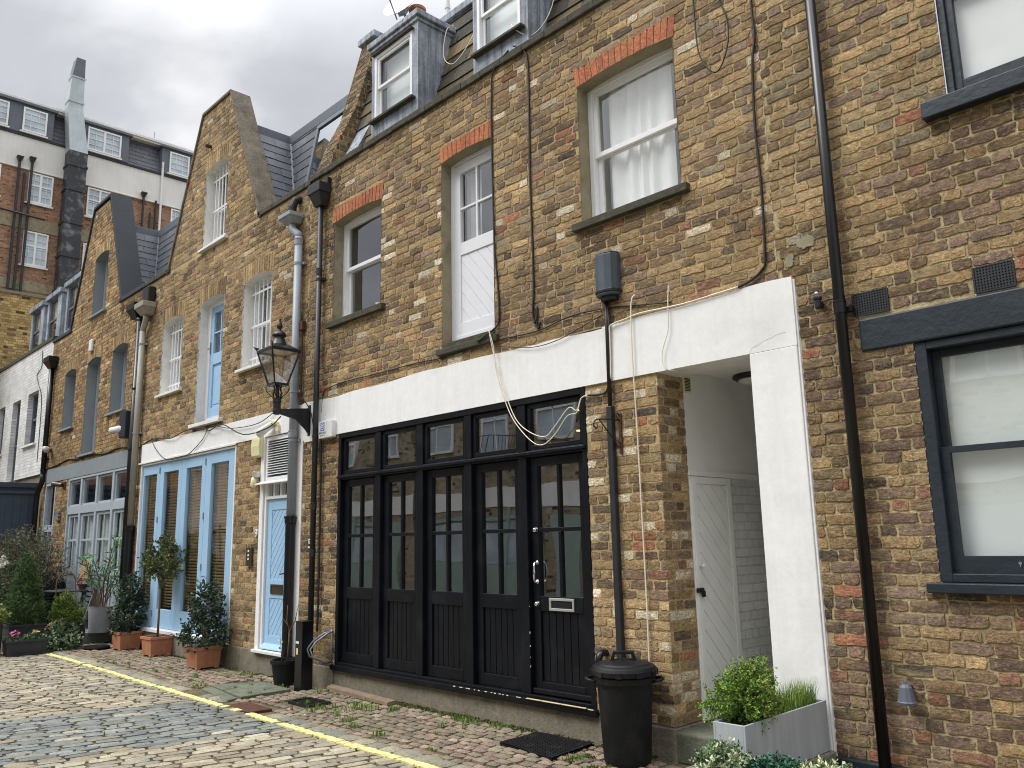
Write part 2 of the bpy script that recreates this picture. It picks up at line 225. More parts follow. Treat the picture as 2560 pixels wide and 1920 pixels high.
# ------------------------------------------------------------------ mesh helpers
class MB:
    def __init__(s): s.v = []; s.f = []; s.m = []; s.c = []
    def poly(s, pts, mat=0, col=(1, 1, 1)):
        n = len(s.v); s.v += [tuple(p) for p in pts]; s.f.append(tuple(range(n, n + len(pts)))); s.m.append(mat); s.c.append(col)
    def box(s, x0, x1, y0, y1, z0, z1, mat=0, col=(1, 1, 1)):
        s.hexa([(x0, y0, z0), (x1, y0, z0), (x1, y1, z0), (x0, y1, z0), (x0, y0, z1), (x1, y0, z1), (x1, y1, z1), (x0, y1, z1)], mat, col)
    def hexa(s, p, mat=0, col=(1, 1, 1)):
        n = len(s.v); s.v += [tuple(q) for q in p]
        for f in ((0, 3, 2, 1), (4, 5, 6, 7), (0, 1, 5, 4), (1, 2, 6, 5), (2, 3, 7, 6), (3, 0, 4, 7)):
            s.f.append(tuple(n + i for i in f)); s.m.append(mat); s.c.append(col)
    def obox(s, c, ax, ay, az, hx, hy, hz, mat=0, col=(1, 1, 1)):
        c = Vector(c); P = []
        for k in (-1, 1):
            for i, j in ((-1, -1), (1, -1), (1, 1), (-1, 1)): P.append(c + ax * hx * i + ay * hy * j + az * hz * k)
        s.hexa(P, mat, col)
    def bar(s, a, b, w, h=None, mat=0, upv=(0, 0, 1)):
        a, b = Vector(a), Vector(b); d = b - a; l = d.length; d.normalize(); u = Vector(upv)
        if abs(d.dot(u)) > .95: u = Vector((0, 1, 0))
        x = d.cross(u).normalized(); y = x.cross(d).normalized()
        s.obox((a + b) / 2, x, y, d, w / 2, (h or w) / 2, l / 2, mat)
    def prism(s, pts, vec, mat=0, col=(1, 1, 1)):
        """extrude a polygon (list of 3D points) along vec"""
        vec = Vector(vec); n = len(s.v); k = len(pts)
        s.v += [tuple(p) for p in pts] + [tuple(Vector(p) + vec) for p in pts]
        s.f.append(tuple(range(n + k - 1, n - 1, -1))); s.f.append(tuple(range(n + k, n + 2 * k)))
        for i in range(k): j = (i + 1) % k; s.f.append((n + i, n + j, n + k + j, n + k + i))
        s.m += [mat] * (k + 2); s.c += [col] * (k + 2)
    def tube(s, pts, r, n=8, mat=0, col=(1, 1, 1), caps=True):
        pts = [Vector(p) for p in pts]; rr = r if isinstance(r, (list, tuple)) else [r] * len(pts)
        base = len(s.v); up0 = None
        for i, p in enumerate(pts):
            d = (pts[min(i + 1, len(pts) - 1)] - pts[max(i - 1, 0)]).normalized()
            if up0 is None: up0 = Vector((0, 0, 1)) if abs(d.z) < .9 else Vector((1, 0, 0))
            x = d.cross(up0).normalized(); y = x.cross(d).normalized(); up0 = y
            for k in range(n):
                a = 2 * math.pi * k / n; s.v.append(tuple(p + (x * math.cos(a) + y * math.sin(a)) * rr[i]))
        for i in range(len(pts) - 1):
            for k in range(n):
                a = base + i * n + k; b = base + i * n + (k + 1) % n; s.f.append((a, b, b + n, a + n)); s.m.append(mat); s.c.append(col)
        if caps:
            s.f.append(tuple(base + k for k in range(n))[::-1]); s.f.append(tuple(base + (len(pts) - 1) * n + k for k in range(n))); s.m += [mat] * 2; s.c += [col] * 2
    def lathe(s, c, prof, n=24, mat=0, col=(1, 1, 1), axis='Z', sq=None):
        c = Vector(c); base = len(s.v)
        for (r, z) in prof:
            for k in range(n):
                a = 2 * math.pi * k / n
                p = (r * math.cos(a), r * math.sin(a), z)
                if axis == 'Y': p = (p[0], p[2], p[1])
                if axis == 'X': p = (p[2], p[0], p[1])
                s.v.append(tuple(c + Vector(p)))
        for i in range(len(prof) - 1):
            for k in range(n):
                a = base + i * n + k; b = base + i * n + (k + 1) % n; s.f.append((a, b, b + n, a + n)); s.m.append(mat); s.c.append(col)
        s.f.append(tuple(base + k for k in range(n))[::-1]); s.f.append(tuple(base + (len(prof) - 1) * n + k for k in range(n))); s.m += [mat] * 2; s.c += [col] * 2
    def build(s, name, mats, parent=None, smooth=False, bevel=0, seg=2):
        me = bpy.data.meshes.new(name); me.from_pydata(s.v, [], s.f)
        if not isinstance(mats, (list, tuple)): mats = [mats]
        for q in mats: me.materials.append(q)
        me.polygons.foreach_set("material_index", s.m)
        a = me.attributes.new("col", 'FLOAT_COLOR', 'FACE'); flat = []
        for c in s.c: flat += [c[0], c[1], c[2], 1]
        a.data.foreach_set("color", flat)
        if smooth: me.polygons.foreach_set("use_smooth", [True] * len(me.polygons))
        me.update()
        o = bpy.data.objects.new(name, me); C.objects.link(o)
        if bevel:
            b = o.modifiers.new("bevel", 'BEVEL'); b.width = bevel; b.segments = seg; b.limit_method = 'ANGLE'; b.angle_limit = R(40)
        if parent is not None: attach(o, parent)
        return o
def attach(o, parent):
    o.parent = parent; o.matrix_parent_inverse = world_of(parent).inverted()
def world_of(o):
    mm = Matrix.LocRotScale(o.location, o.rotation_euler, None)
    return world_of(o.parent) @ o.matrix_parent_inverse @ mm if o.parent else mm
def tag(o, label=None, cat=None, group=None, kind=None):
    if label: o['label'] = label
    if cat: o['category'] = cat
    if group: o['group'] = group
    if kind: o['kind'] = kind
    return o
def thing(name, label, cat, loc=(0, 0, 0), group=None):
    o = bpy.data.objects.new(name, None); o.location = loc; o.empty_display_size = .1; C.objects.link(o); return tag(o, label, cat, group)
def text_part(name, s, size, ext, mat, parent, loc, rot=(R(90), 0, 0), sx=1.0, spacing=1.0):
    cu = bpy.data.curves.new(name + "_text", 'FONT'); cu.body = s; cu.size = size; cu.extrude = ext; cu.align_x = 'CENTER'; cu.align_y = 'CENTER'; cu.space_character = spacing
    tmp = bpy.data.objects.new("tmp", cu); C.objects.link(tmp)
    me = bpy.data.meshes.new_from_object(tmp); me.transform(Matrix.Translation(loc) @ Matrix.Rotation(rot[0], 4, 'X') @ Matrix.Diagonal((sx, 1, 1, 1)))
    bpy.data.objects.remove(tmp); me.materials.clear(); me.materials.append(mat)
    o = bpy.data.objects.new(name, me); C.objects.link(o)
    if parent is not None: attach(o, parent)
    return o

# ------------------------------------------------------------------ brickwork
PAL = dict(Y=s2l(180, 150, 104), T=s2l(156, 130, 92), B=s2l(128, 105, 78), P=s2l(138, 114, 98), Q=s2l(114, 94, 80), D=s2l(78, 69, 64), O=s2l(178, 110, 80), C=s2l(212, 200, 174), G=s2l(138, 127, 104), R=s2l(146, 98, 80), M=s2l(108, 84, 74))
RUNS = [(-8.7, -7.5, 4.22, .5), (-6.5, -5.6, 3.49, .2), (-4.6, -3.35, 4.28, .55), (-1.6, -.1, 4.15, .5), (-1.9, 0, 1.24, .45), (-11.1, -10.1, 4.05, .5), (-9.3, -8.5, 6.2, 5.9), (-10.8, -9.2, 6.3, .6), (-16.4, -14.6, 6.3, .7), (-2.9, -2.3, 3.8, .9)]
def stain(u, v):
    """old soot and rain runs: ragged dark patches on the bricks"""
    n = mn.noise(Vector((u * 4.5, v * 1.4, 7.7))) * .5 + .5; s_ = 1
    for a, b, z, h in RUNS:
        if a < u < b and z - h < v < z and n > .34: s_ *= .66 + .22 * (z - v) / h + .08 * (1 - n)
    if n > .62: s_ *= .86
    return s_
def picker(weights):
    ks = list(weights); ws = [weights[k] for k in ks]
    def pick(u, v, rnd):
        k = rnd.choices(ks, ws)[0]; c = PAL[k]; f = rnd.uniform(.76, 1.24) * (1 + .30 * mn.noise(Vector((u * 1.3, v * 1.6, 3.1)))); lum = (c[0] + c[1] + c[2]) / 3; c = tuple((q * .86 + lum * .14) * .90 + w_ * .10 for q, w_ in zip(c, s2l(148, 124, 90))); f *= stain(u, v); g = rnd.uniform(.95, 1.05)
        return (c[0] * f * g, c[1] * f, c[2] * f / g)
    return pick
def bricks(mb, mp, span, v0, v1, holes, pick, seed=1, nu=3, nv=2, bond='flemish', course=.075, dep=.006, rag=.0035, sheet=True, joint=.010, msheet=1):
    """rows of single bricks: mp(u,v,d) maps wall coordinates (d = out of the wall) to space"""
    rnd = random.Random(seed); rows = int(math.ceil((v1 - v0) / course - .01))
    def intervals(vm, va, vb, tol):
        ua, ub = span(vm); iv = [(ua, ub)]
        for h in holes:
            if min(vb, h[3]) - max(va, h[2]) > tol:
                nx = []
                for a, b in iv:
                    if h[1] <= a or h[0] >= b: nx.append((a, b)); continue
                    if h[0] > a: nx.append((a, h[0]))
                    if h[1] < b: nx.append((h[1], b))
                iv = nx
        return iv
    if sheet:
        cuts = sorted(set([round(v0 + i * course * 2, 5) for i in range(rows // 2 + 1)] + [round(h[2], 5) for h in holes] + [round(h[3], 5) for h in holes] + [round(v1, 5)]))
        cuts = [c for c in cuts if v0 - 1e-6 <= c <= v1 + 1e-6]
        for a, b in zip(cuts, cuts[1:]):
            if b - a < 1e-4: continue
            for ua, ub in intervals((a + b) / 2, a, b, 1e-4):
                s0, e0 = span(a); s1, e1 = span(b); sm, em = span((a + b) / 2)
                l0 = s0 if abs(ua - sm) < 1e-6 else ua; l1 = s1 if abs(ua - sm) < 1e-6 else ua
                r0 = e0 if abs(ub - em) < 1e-6 else ub; r1 = e1 if abs(ub - em) < 1e-6 else ub
                mb.poly([mp(l0, a, -dep), mp(r0, a, -dep), mp(r1, b, -dep), mp(l1, b, -dep)], msheet)
    for r in range(rows):
        va = v0 + r * course; vb = va + course
        if vb > v1 + .02: break
        ph = (r % 2) * .168 + rnd.uniform(-.02, .02) + rnd.choice([0, 0, 0, .06])
        for ua, ub in intervals((va + vb) / 2, va, vb, .025):
            u = ua - ((ua * 1.0 + ph) % .335); kind = 0
            while u < ub:
                L_ = (.215 if kind == 0 else .1025) + joint + rnd.uniform(-.006, .006)
                if bond == 'ragged' and rnd.random() < .12: L_ = .1025 + joint if kind == 0 else .215 + joint
                kind = 1 - kind; a = max(u, ua); b = min(u + L_, ub); u += L_
                if b - a < .045: continue
                if b == ub or a == ua: pass
                j = joint / 2; a2, b2, c2, d2 = a + j + rnd.uniform(0, .0015), b - j - rnd.uniform(0, .0015), va + j + rnd.uniform(-.0015, .002), vb - j - rnd.uniform(-.0015, .002)
                if a == ua: a2 = a
                if b == ub: b2 = b
                pr = rnd.uniform(-.002, .0035); col = pick((a + b) / 2, va, rnd)
                base = len(mb.v)
                wob = [[(rnd.uniform(-rag, rag), rnd.uniform(-rag, rag)) for _ in range(nv + 1)] for _ in range(nu + 1)]
                for i in range(nu + 1):
                    for k in range(nv + 1):
                        uu = a2 + (b2 - a2) * i / nu; vv = c2 + (d2 - c2) * k / nv; edge = i in (0, nu) or k in (0, nv); cor = i in (0, nu) and k in (0, nv)
                        w = wob[i][k]
                        if cor: uu += (.002 if i == 0 else -.002); vv += (.0015 if k == 0 else -.0015)
                        if (i == 0 and a == ua) or (i == nu and b == ub): w = (0, w[1])
                        mb.v.append(mp(uu + w[0], vv + w[1], pr - (.0012 if edge else 0) - (.0008 if cor else 0) + rnd.uniform(-.0012, .0012)))
                ring = [(i, 0) for i in range(nu)] + [(nu, k) for k in range(nv)] + [(i, nv) for i in range(nu, 0, -1)] + [(0, k) for k in range(nv, 0, -1)]
                for i in range(nu):
                    for k in range(nv):
                        q = base + i * (nv + 1) + k; mb.f.append((q, q + nv + 1, q + nv + 2, q + 1)); mb.m.append(0); mb.c.append(col)
                b3 = len(mb.v)
                for i, k in ring:
                    uu = a2 + (b2 - a2) * i / nu; vv = c2 + (d2 - c2) * k / nv; mb.v.append(mp(uu + wob[i][k][0] * (0 if (i == 0 and a == ua) or (i == nu and b == ub) else 1), vv + wob[i][k][1], -dep - .004))
                n = len(ring)
                for q in range(n):
                    i, k = ring[q]; i2, k2 = ring[(q + 1) % n]
                    mb.f.append((base + i * (nv + 1) + k, b3 + q, b3 + (q + 1) % n, base + i2 * (nv + 1) + k2)); mb.m.append(0); mb.c.append(col)
def facade(u, v, d): return (u, W - d, v)
def arch(mb, mp, x0, x1, zs, rise, top, pick, seed=1, w=.068, fan=.10, over=.03, msheet=1, dep=.006, flatpick=None):
    """soldier bricks fanned over an opening with a low segmental underside; returns the hole rectangle"""
    rnd = random.Random(seed); n = max(6, int((x1 - x0 + 2 * over) / (w + .009))); xa, xb = x0 - over, x1 + over
    def zc(x):
        q = (x - x0) / (x1 - x0); q = min(1, max(0, q)); return zs + rise * 4 * q * (1 - q)
    for i in range(n):
        q0 = i / n; q1 = (i + 1) / n; g = .0075 / (xb - xa)
        for part, (p0, p1) in enumerate(((q0, q1), (q0 + g, q1 - g))):
            def X(p, z_): return xa + (xb - xa) * p + (p - .5) * fan * (z_ - zs)
            bl, br = X(p0, zs), X(p1, zs); tl, tr = X(p0, top), X(p1, top); zl, zr = zc(bl), zc(br)
            if part == 0:
                mb.poly([mp(bl, zl, -dep), mp(br, zr, -dep), mp(tr, top, -dep), mp(tl, top, -dep)], msheet)
            else:
                d = rnd.uniform(0, .003); j = .003; col = pick(bl, zs, rnd); e_ = .0015
                f = [mp(bl, zl + j, d), mp(br, zr + j, d), mp(tr, top - j + rnd.uniform(-.004, .002), d), mp(tl, top - j + rnd.uniform(-.004, .002), d)]
                k = [mp(bl - e_, zl + j - e_, -dep - .003), mp(br + e_, zr + j - e_, -dep - .003), mp(tr + e_, top, -dep - .003), mp(tl - e_, top, -dep - .003)]
                base = len(mb.v); mb.v += f + k; mb.f.append((base, base + 1, base + 2, base + 3)); mb.m.append(0); mb.c.append(col)
                for a in range(4): b = (a + 1) % 4; mb.f.append((base + a, base + 4 + a, base + 4 + b, base + b)); mb.m.append(0); mb.c.append(col)
    return (xa, xb, zs, top)
def reveal(x0, x1, z0, z1, y0, y1, rise=0, n=10, bottom=True, thick=.012):
    """lining of an opening from y0 to y1 (arched underside when rise > 0)"""
    mb = MB(); zc = lambda x: z1 + rise * 4 * ((x - x0) / (x1 - x0)) * (1 - (x - x0) / (x1 - x0))
    mb.poly([(x0, y0, z0), (x0, y1, z0), (x0, y1, z1), (x0, y0, z1)]); mb.poly([(x1, y0, z0), (x1, y0, z1), (x1, y1, z1), (x1, y1, z0)])
    for i in range(n):
        a = x0 + (x1 - x0) * i / n; b = x0 + (x1 - x0) * (i + 1) / n; mb.poly([(a, y0, zc(a)), (a, y1, zc(a)), (b, y1, zc(b)), (b, y0, zc(b))])
    if bottom: mb.poly([(x0, y0, z0), (x1, y0, z0), (x1, y1, z0), (x0, y1, z0)])
    return mb
def slates(mb, O, U, V, Nn, ufun, v1, row=.2, wd=.3, th=.010, colf=None, seed=3, tilt=.014):
    """overlapping slates on the plane O + u U + v V; ufun(v) gives the left and right limits"""
    rnd = random.Random(seed); v = 0; r = 0; O, U, V, Nn = Vector(O), Vector(U).normalized(), Vector(V).normalized(), Vector(Nn).normalized()
    while v < v1 - .02:
        vt = min(v + row + .05, v1); a, b = ufun(v); a1, b1 = ufun(min(v + row, v1)); u = min(a, a1) - (wd / 2 if r % 2 else 0) - rnd.uniform(0, .03)
        while u < max(b, b1):
            w = wd * rnd.uniform(.96, 1.04); l, rr = u + .0025, u + w - .0025; u += w
            l0, r0 = max(l, a), min(rr, b); l1, r1 = max(l, a1), min(rr, b1)
            if r0 - l0 < .01 and r1 - l1 < .01: continue
            r0 = max(r0, l0 + .002); r1 = max(r1, l1 + .002)
            d0 = tilt + th + rnd.uniform(-.002, .003); P = lambda uu, vv, dd: O + U * uu + V * vv + Nn * dd; jit = rnd.uniform(-.006, .004)
            mb.hexa([P(l0, v + jit, d0 - th), P(r0, v + jit, d0 - th), P(r1, vt, .001), P(l1, vt, .001), P(l0, v + jit, d0), P(r0, v + jit, d0), P(r1, vt, .001 + th), P(l1, vt, .001 + th)], 0, colf(rnd))
        v += row; r += 1

# ------------------------------------------------------------------ windows and doors
def frame_rect(mb, x0, x1, z0, z1, w, y0, y1, mat=0, wb=None, wt=None):
    wb = wb or w; wt = wt or w
    mb.box(x0, x0 + w, y0, y1, z0, z1, mat); mb.box(x1 - w, x1, y0, y1, z0, z1, mat)
    mb.box(x0 + w, x1 - w, y0, y1, z0, z0 + wb, mat); mb.box(x0 + w, x1 - w, y0, y1, z1 - wt, z1, mat)
def pane(x0, x1, z0, z1, y, parent, mat='glass'):
    mb = MB(); mb.poly([(x0, y, z0), (x1, y, z0), (x1, y, z1), (x0, y, z1)]); return mb.build('pane', M[mat], parent)
def room(x0, x1, z0, z1, y, depth, parent, mat='room', name='room_wall'):
    mb = MB(); y1 = y + depth
    mb.poly([(x0, y1, z0), (x1, y1, z0), (x1, y1, z1), (x0, y1, z1)]); mb.poly([(x0, y, z0), (x0, y1, z0), (x0, y1, z1), (x0, y, z1)]); mb.poly([(x1, y, z0), (x1, y1, z0), (x1, y1, z1), (x1, y, z1)])
    mb.poly([(x0, y, z0), (x1, y, z0), (x1, y1, z0), (x0, y1, z0)]); mb.poly([(x0, y, z1), (x1, y, z1), (x1, y1, z1), (x0, y1, z1)])
    return mb.build(name, M[mat], parent)
def curtain(x0, x1, z0, z1, y, parent, folds=7, amp=.03, seed=1, mat='curtain', open_=0.0):
    mb = MB(); n = folds * 8; rnd = random.Random(seed); ph = rnd.uniform(0, 6); P = []
    for i in range(n + 1):
        q = i / n; a = math.sin(q * folds * 2 * math.pi + ph + 1.3 * math.sin(q * 9 + ph)); row = []
        for k in range(9):
            h = k / 8; row.append((x0 + (x1 - x0) * q + open_ * (1 - h) * (1 - h) * (q - 0.0), y + amp * a * (1 - .35 * h), z0 + (z1 - z0) * h))
        P.append(row)
    for i in range(n):
        for k in range(8): mb.poly([P[i][k], P[i + 1][k], P[i + 1][k + 1], P[i][k + 1]])
    me = mb.build('curtain', M[mat], parent, smooth=True); return me
def sash_window(house, x0, x1, z0, z1, y, mat, zmeet, fw=.045, sw=.045, low_out=False, rise=0, rev=None, revmat=None, yrev0=None, sillbox=None, sillmat=None, glass='glass', roomd=.9, roommat='room', barsn=0, curt=None, zrev=None, gbar=None, ztop=None):
    """a sliding sash window set back in its opening; window > upper_sash, lower_sash (own parts), pane, reveal, sill, curtain"""
    zt = z1 + rise * .95; mb = MB(); frame_rect(mb, x0, x1, z0, zt, fw, y, y + .10)
    win = mb.build('window', M[mat], house, bevel=.004)
    gx0, gx1 = x0 + fw, x1 - fw
    mb = MB(); frame_rect(mb, gx0, gx1, zmeet - .02, zt - fw, sw, y + .02, y + .055)
    if gbar: mb.box((gx0 + gx1) / 2 - .012, (gx0 + gx1) / 2 + .012, y + .022, y + .05, zmeet, zt - fw)
    mb.build('upper_sash', M[mat], win, bevel=.003)
    mb = MB(); frame_rect(mb, gx0, gx1, z0 + fw * .6, zmeet + .02, sw, y + .058, y + .093, wb=sw * 1.3)
    if gbar: mb.box((gx0 + gx1) / 2 - .012, (gx0 + gx1) / 2 + .012, y + .06, y + .09, z0 + fw, zmeet)
    mb.build('lower_sash', M[mat], win, bevel=.003)
    pane(gx0 + sw, gx1 - sw, zmeet + .02, zt - fw - sw, y + .036, win, glass); pane(gx0 + sw, gx1 - sw, z0 + fw * .6 + sw, zmeet - .02, y + .074, win, glass)
    if rev: reveal(x0 - .001, x1 + .001, z0, z1, W - .004 if yrev0 is None else yrev0, y + .03, rise).build('reveal', M[revmat or rev], win)
    if sillbox: 
        mb = MB(); mb.box(*sillbox); mb.build('sill', M[sillmat], win, bevel=.006)
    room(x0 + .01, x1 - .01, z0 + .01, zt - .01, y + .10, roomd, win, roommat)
    if barsn:
        mb = MB(); yb = y - .055 if barsn > 0 else y
        for zz in (z0 + .16, (z0 + z1) / 2, z1 - .14): mb.box(x0 - .0, x1 + .0, yb - .006, yb + .006, zz - .014, zz + .014)
        for i in range(barsn):
            xx = x0 + (x1 - x0) * (i + 1) / (barsn + 1); mb.tube([(xx, yb, z0 + .05), (xx, yb, z1 + rise * .4)], .011, 6)
        mb.build('security_bars', M['white'], win)
    if curt: curt(win)
    return win

# ================================================================== the brick house with the black garage doors
H = thing('mews_house', 'brown stock brick mews house with black glazed garage doors, white lintel band and lead dormers', 'house', (-5.9, W, 0), 'mews houses in the terrace')
w_main = dict(Y=24, T=26, B=18, P=14, Q=7, D=5, O=1.2, C=5, G=5, R=1.5)
XL, XR = -9.24, -2.70
win_m = [(-8.62, -7.59, 4.30, 5.60, 5.81), (-6.47, -5.66, 3.55, 5.63, 5.83), (-4.50, -3.45, 4.35, 5.67, 5.87)]
mb = MB(); holes = [(XL - .1, -2.59, 2.885, 3.365), (-8.42, -4.54, .2, 2.9), (-3.79, -2.59, .0, 2.9)]
pk = picker(w_main); redp = picker(dict(O=6, R=2)); wpick = picker(dict(C=5, Y=5, T=6, B=6, P=2, Q=2, D=1.5))
def redpick(u, v, r): c = s2l(182, 106, 78); f = r.uniform(.8, 1.15); return (c[0] * f, c[1] * f * r.uniform(.92, 1.1), c[2] * f)
for i, (a, b, z0, z1, zt) in enumerate(win_m):
    holes.append((a, b, z0, z1)); h = arch(mb, facade, a, b, z1, .035, zt, redpick, seed=i, w=.058, fan=.28, over=.02); holes.append(h)
def mainpick(u, v, r):
    c = pk(u, v, r)
    if v < 2.9:
        if u < -8.4 and r.random() < .35: c = PAL['D'] if r.random() < .4 else PAL['B']
        elif u > -4.6 and r.random() < .16: c = PAL['C']
    if v > 6.12 and r.random() < .3: c = tuple(q * .6 for q in c)
    return c
bricks(mb, facade, lambda v: (XL, XR), .225, 6.36, holes, mainpick, seed=11, nu=6, nv=3, bond='ragged', dep=.006, rag=.006, joint=.0145)
# return of the pier into the porch
bricks(mb, lambda u, v, d: (-3.79 + d, u, v), lambda v: (W + .004, W + .36), .225, 2.89, [], mainpick, seed=12, nu=4, nv=3, dep=.004, rag=.005, joint=.013)
mb.build('brick_wall', [M['brick'], M['mortar']], H)
mb = MB()   # rendered band and pillar, one L-shaped piece with a slightly wavering upper edge
rnd = random.Random(4); top = []
n = 40
for i in range(n + 1):
    x = -9.235 + (9.235 - 2.59) * i / n; top.append((x, 3.365 + .012 * math.sin(x * 1.7) + .006 * math.sin(x * 6.1) + rnd.uniform(-.004, .004)))
for (xa, za), (xb, zb) in zip(top, top[1:]): mb.hexa([(xa, W - .014, 2.885), (xb, W - .014, 2.885), (xb, W + .3, 2.885), (xa, W + .3, 2.885), (xa, W - .014, za), (xb, W - .014, zb), (xb, W + .3, zb), (xa, W + .3, za)])
mb.build('lintel_band', M['render'], H)
mb = MB(); mb.box(-2.958, -2.592, W - .014, W + .38, .0, 2.884); mb.box(-2.592, -2.575, W - .004, W + .2, .0, 3.36); mb.build('pillar', M['render'], H, bevel=.006)
mb = MB(); mb.box(-9.05, -8.44, W - .012, W + .2, -.05, .225); mb.box(-8.44, -4.52, W + .004, W + .2, -.05, .225); mb.box(-4.52, -3.785, W - .012, W + .4, -.05, .215); mb.build('plinth', M['concrete'], H, bevel=.008)
mb = MB()   # parapet capping
for i in range(22):
    a = -9.2 + i * .31; mb.box(a, a + .309, W - .035 + rnd.uniform(-.006, .006), W + .3, 6.35 + rnd.uniform(-.006, .004), 6.43)
mb.build('parapet_capping', M['sill'], H, bevel=.01)
# windows of the upper floor
yw = W + .14
sash_window(H, -8.62, -7.59, 4.30, 5.60, yw, 'white', 4.99, fw=.05, rise=.035, rev='cement', sillbox=(-8.70, -7.50, W - .055, yw + .02, 4.225, 4.298), sillmat='sill', roomd=1.3, roommat='room')
sash_window(H, -4.50, -3.45, 4.35, 5.67, yw, 'white', 5.02, fw=.05, rise=.035, roommat='curtain', rev='cement', sillbox=(-4.58, -3.37, W - .055, yw + .02, 4.28, 4.348), sillmat='sill', curt=lambda w: (curtain(-4.36, -3.66, 4.36, 5.66, yw + .13, w, 5, .022, 3), curtain(-3.56, -3.47, 4.36, 5.66, yw + .15, w, 1, .02, 5)))
# loading door: glazed top, boarded lower half
d = MB(); frame_rect(d, -6.47, -5.66, 3.66, 5.66, .045, yw - .01, yw + .09); LD = d.build('loading_door', M['upvc'], H, bevel=.004)
d = MB(); x0, x1 = -6.425, -5.705; frame_rect(d, x0, x1, 3.70, 5.61, .10, yw + .0, yw + .05, wb=.14, wt=.10); d.box(x0 + .1, x1 - .1, yw + .0, yw + .05, 4.58, 4.72)
d.box(-6.078, -6.052, yw + .004, yw + .046, 4.72, 5.51); d.box(x0 + .1, -6.078, yw + .004, yw + .046, 5.09, 5.115); d.box(-6.052, x1 - .1, yw + .004, yw + .046, 5.09, 5.115)
d.build('door_leaf', M['upvc'], LD, bevel=.004)
d = MB(); xa, xb, za, zb = x0 + .1, x1 - .1, 3.84, 4.58; step = .15
def diag_boards(mb, xa, xb, za, zb, y0, y1, step, slope=1.0, gap=.006, mirror=False):
    """boards running diagonally inside a rectangle, clipped to it"""
    import itertools
    def clip(poly, f):
        o = []
        for i in range(len(poly)):
            p, q = poly[i], poly[(i + 1) % len(poly)]; fp, fq = f(p), f(q)
            if fp >= 0: o.append(p)
            if fp * fq < 0: s = fp / (fp - fq); o.append((p[0] + (q[0] - p[0]) * s, p[1] + (q[1] - p[1]) * s))
        return o
    g = (lambda p: (xb - p[0] if mirror else p[0] - xa) * slope + (p[1] - za))
    tot = (xb - xa) * slope + (zb - za); k = 0
    while k * step < tot:
        lo, hi = k * step + gap / 2, (k + 1) * step - gap / 2; k += 1
        P = [(xa, za), (xb, za), (xb, zb), (xa, zb)]
        P = clip(P, lambda p: g(p) - lo); P = clip(P, lambda p: hi - g(p)) if len(P) > 2 else P
        if len(P) > 2: mb.prism([(p[0], y0, p[1]) for p in P], (0, y1 - y0, 0))
diag_boards(d, xa, xb, za, zb, yw + .012, yw + .04, .17, 1.15); d.box(xa, xb, yw + .03, yw + .045, za, zb); d.build('boarded_panel', M['upvc'], LD, bevel=.003)
pane(x0 + .1, x1 - .1, 4.72, 5.51, yw + .026, LD); room(-6.46, -5.67, 3.66, 5.6, yw + .1, 1.4, LD)
curtain(-6.40, -6.16, 4.6, 5.56, yw + .17, LD, 3, .02, 6, 'palegrey')
reveal(-6.471, -5.659, 3.56, 5.63, W - .004, yw + .03, .035).build('reveal', M['cement'], LD)
d = MB(); d.box(-6.52, -5.60, W - .05, yw + .1, 3.49, 3.558); d.box(-6.42, -5.70, W + .02, yw + .06, 3.558, 3.63); d.build('sill', M['sill'], LD, bevel=.01)

# garage front: fixed frame, five toplights, four boarded and glazed leaves and the front door
yg = W + .015; G0, G1 = -8.42, -4.54
d = MB(); frame_rect(d, G0, G1, .23, 2.88, .055, yg - .02, yg + .12, wb=.06, wt=.055)
posts = [-7.62, -6.86, -6.09, -5.335]
for px in posts: d.box(px - .052, px + .052, yg - .012, yg + .12, .29, 2.825)
for a, b in zip([G0 + .055] + [p + .052 for p in posts], [p - .052 for p in posts] + [G1 - .055]):
    d.box(a, b, yg - .008, yg + .12, 2.335, 2.395)
d.box(G0 + .01, G1 - .01, yg - .045, yg - .0205, 2.352, 2.382)      # drip mould under the toplights
d.box(G0 - .03, G1 + .03, yg - .06, yg - .021, .205, .262)
d.build('garage_frame', M['black'], H, bevel=.006)
d = MB(); d.box(-5.28, -4.60, yg - .085, yg - .061, .2625, .270); d.build('worn_threshold', material('bare_chipped_wood', s2l(196, 180, 140), .9, var=.3, vscale=18, fine=.2, dirt=(.02, .02, .022, .9), dscale=6), H, bevel=.005)
bays = [(G0 + .055, posts[0] - .052), (posts[0] + .052, posts[1] - .052), (posts[1] + .052, posts[2] - .052), (posts[2] + .052, posts[3] - .052), (posts[3] + .052, G1 - .055)]
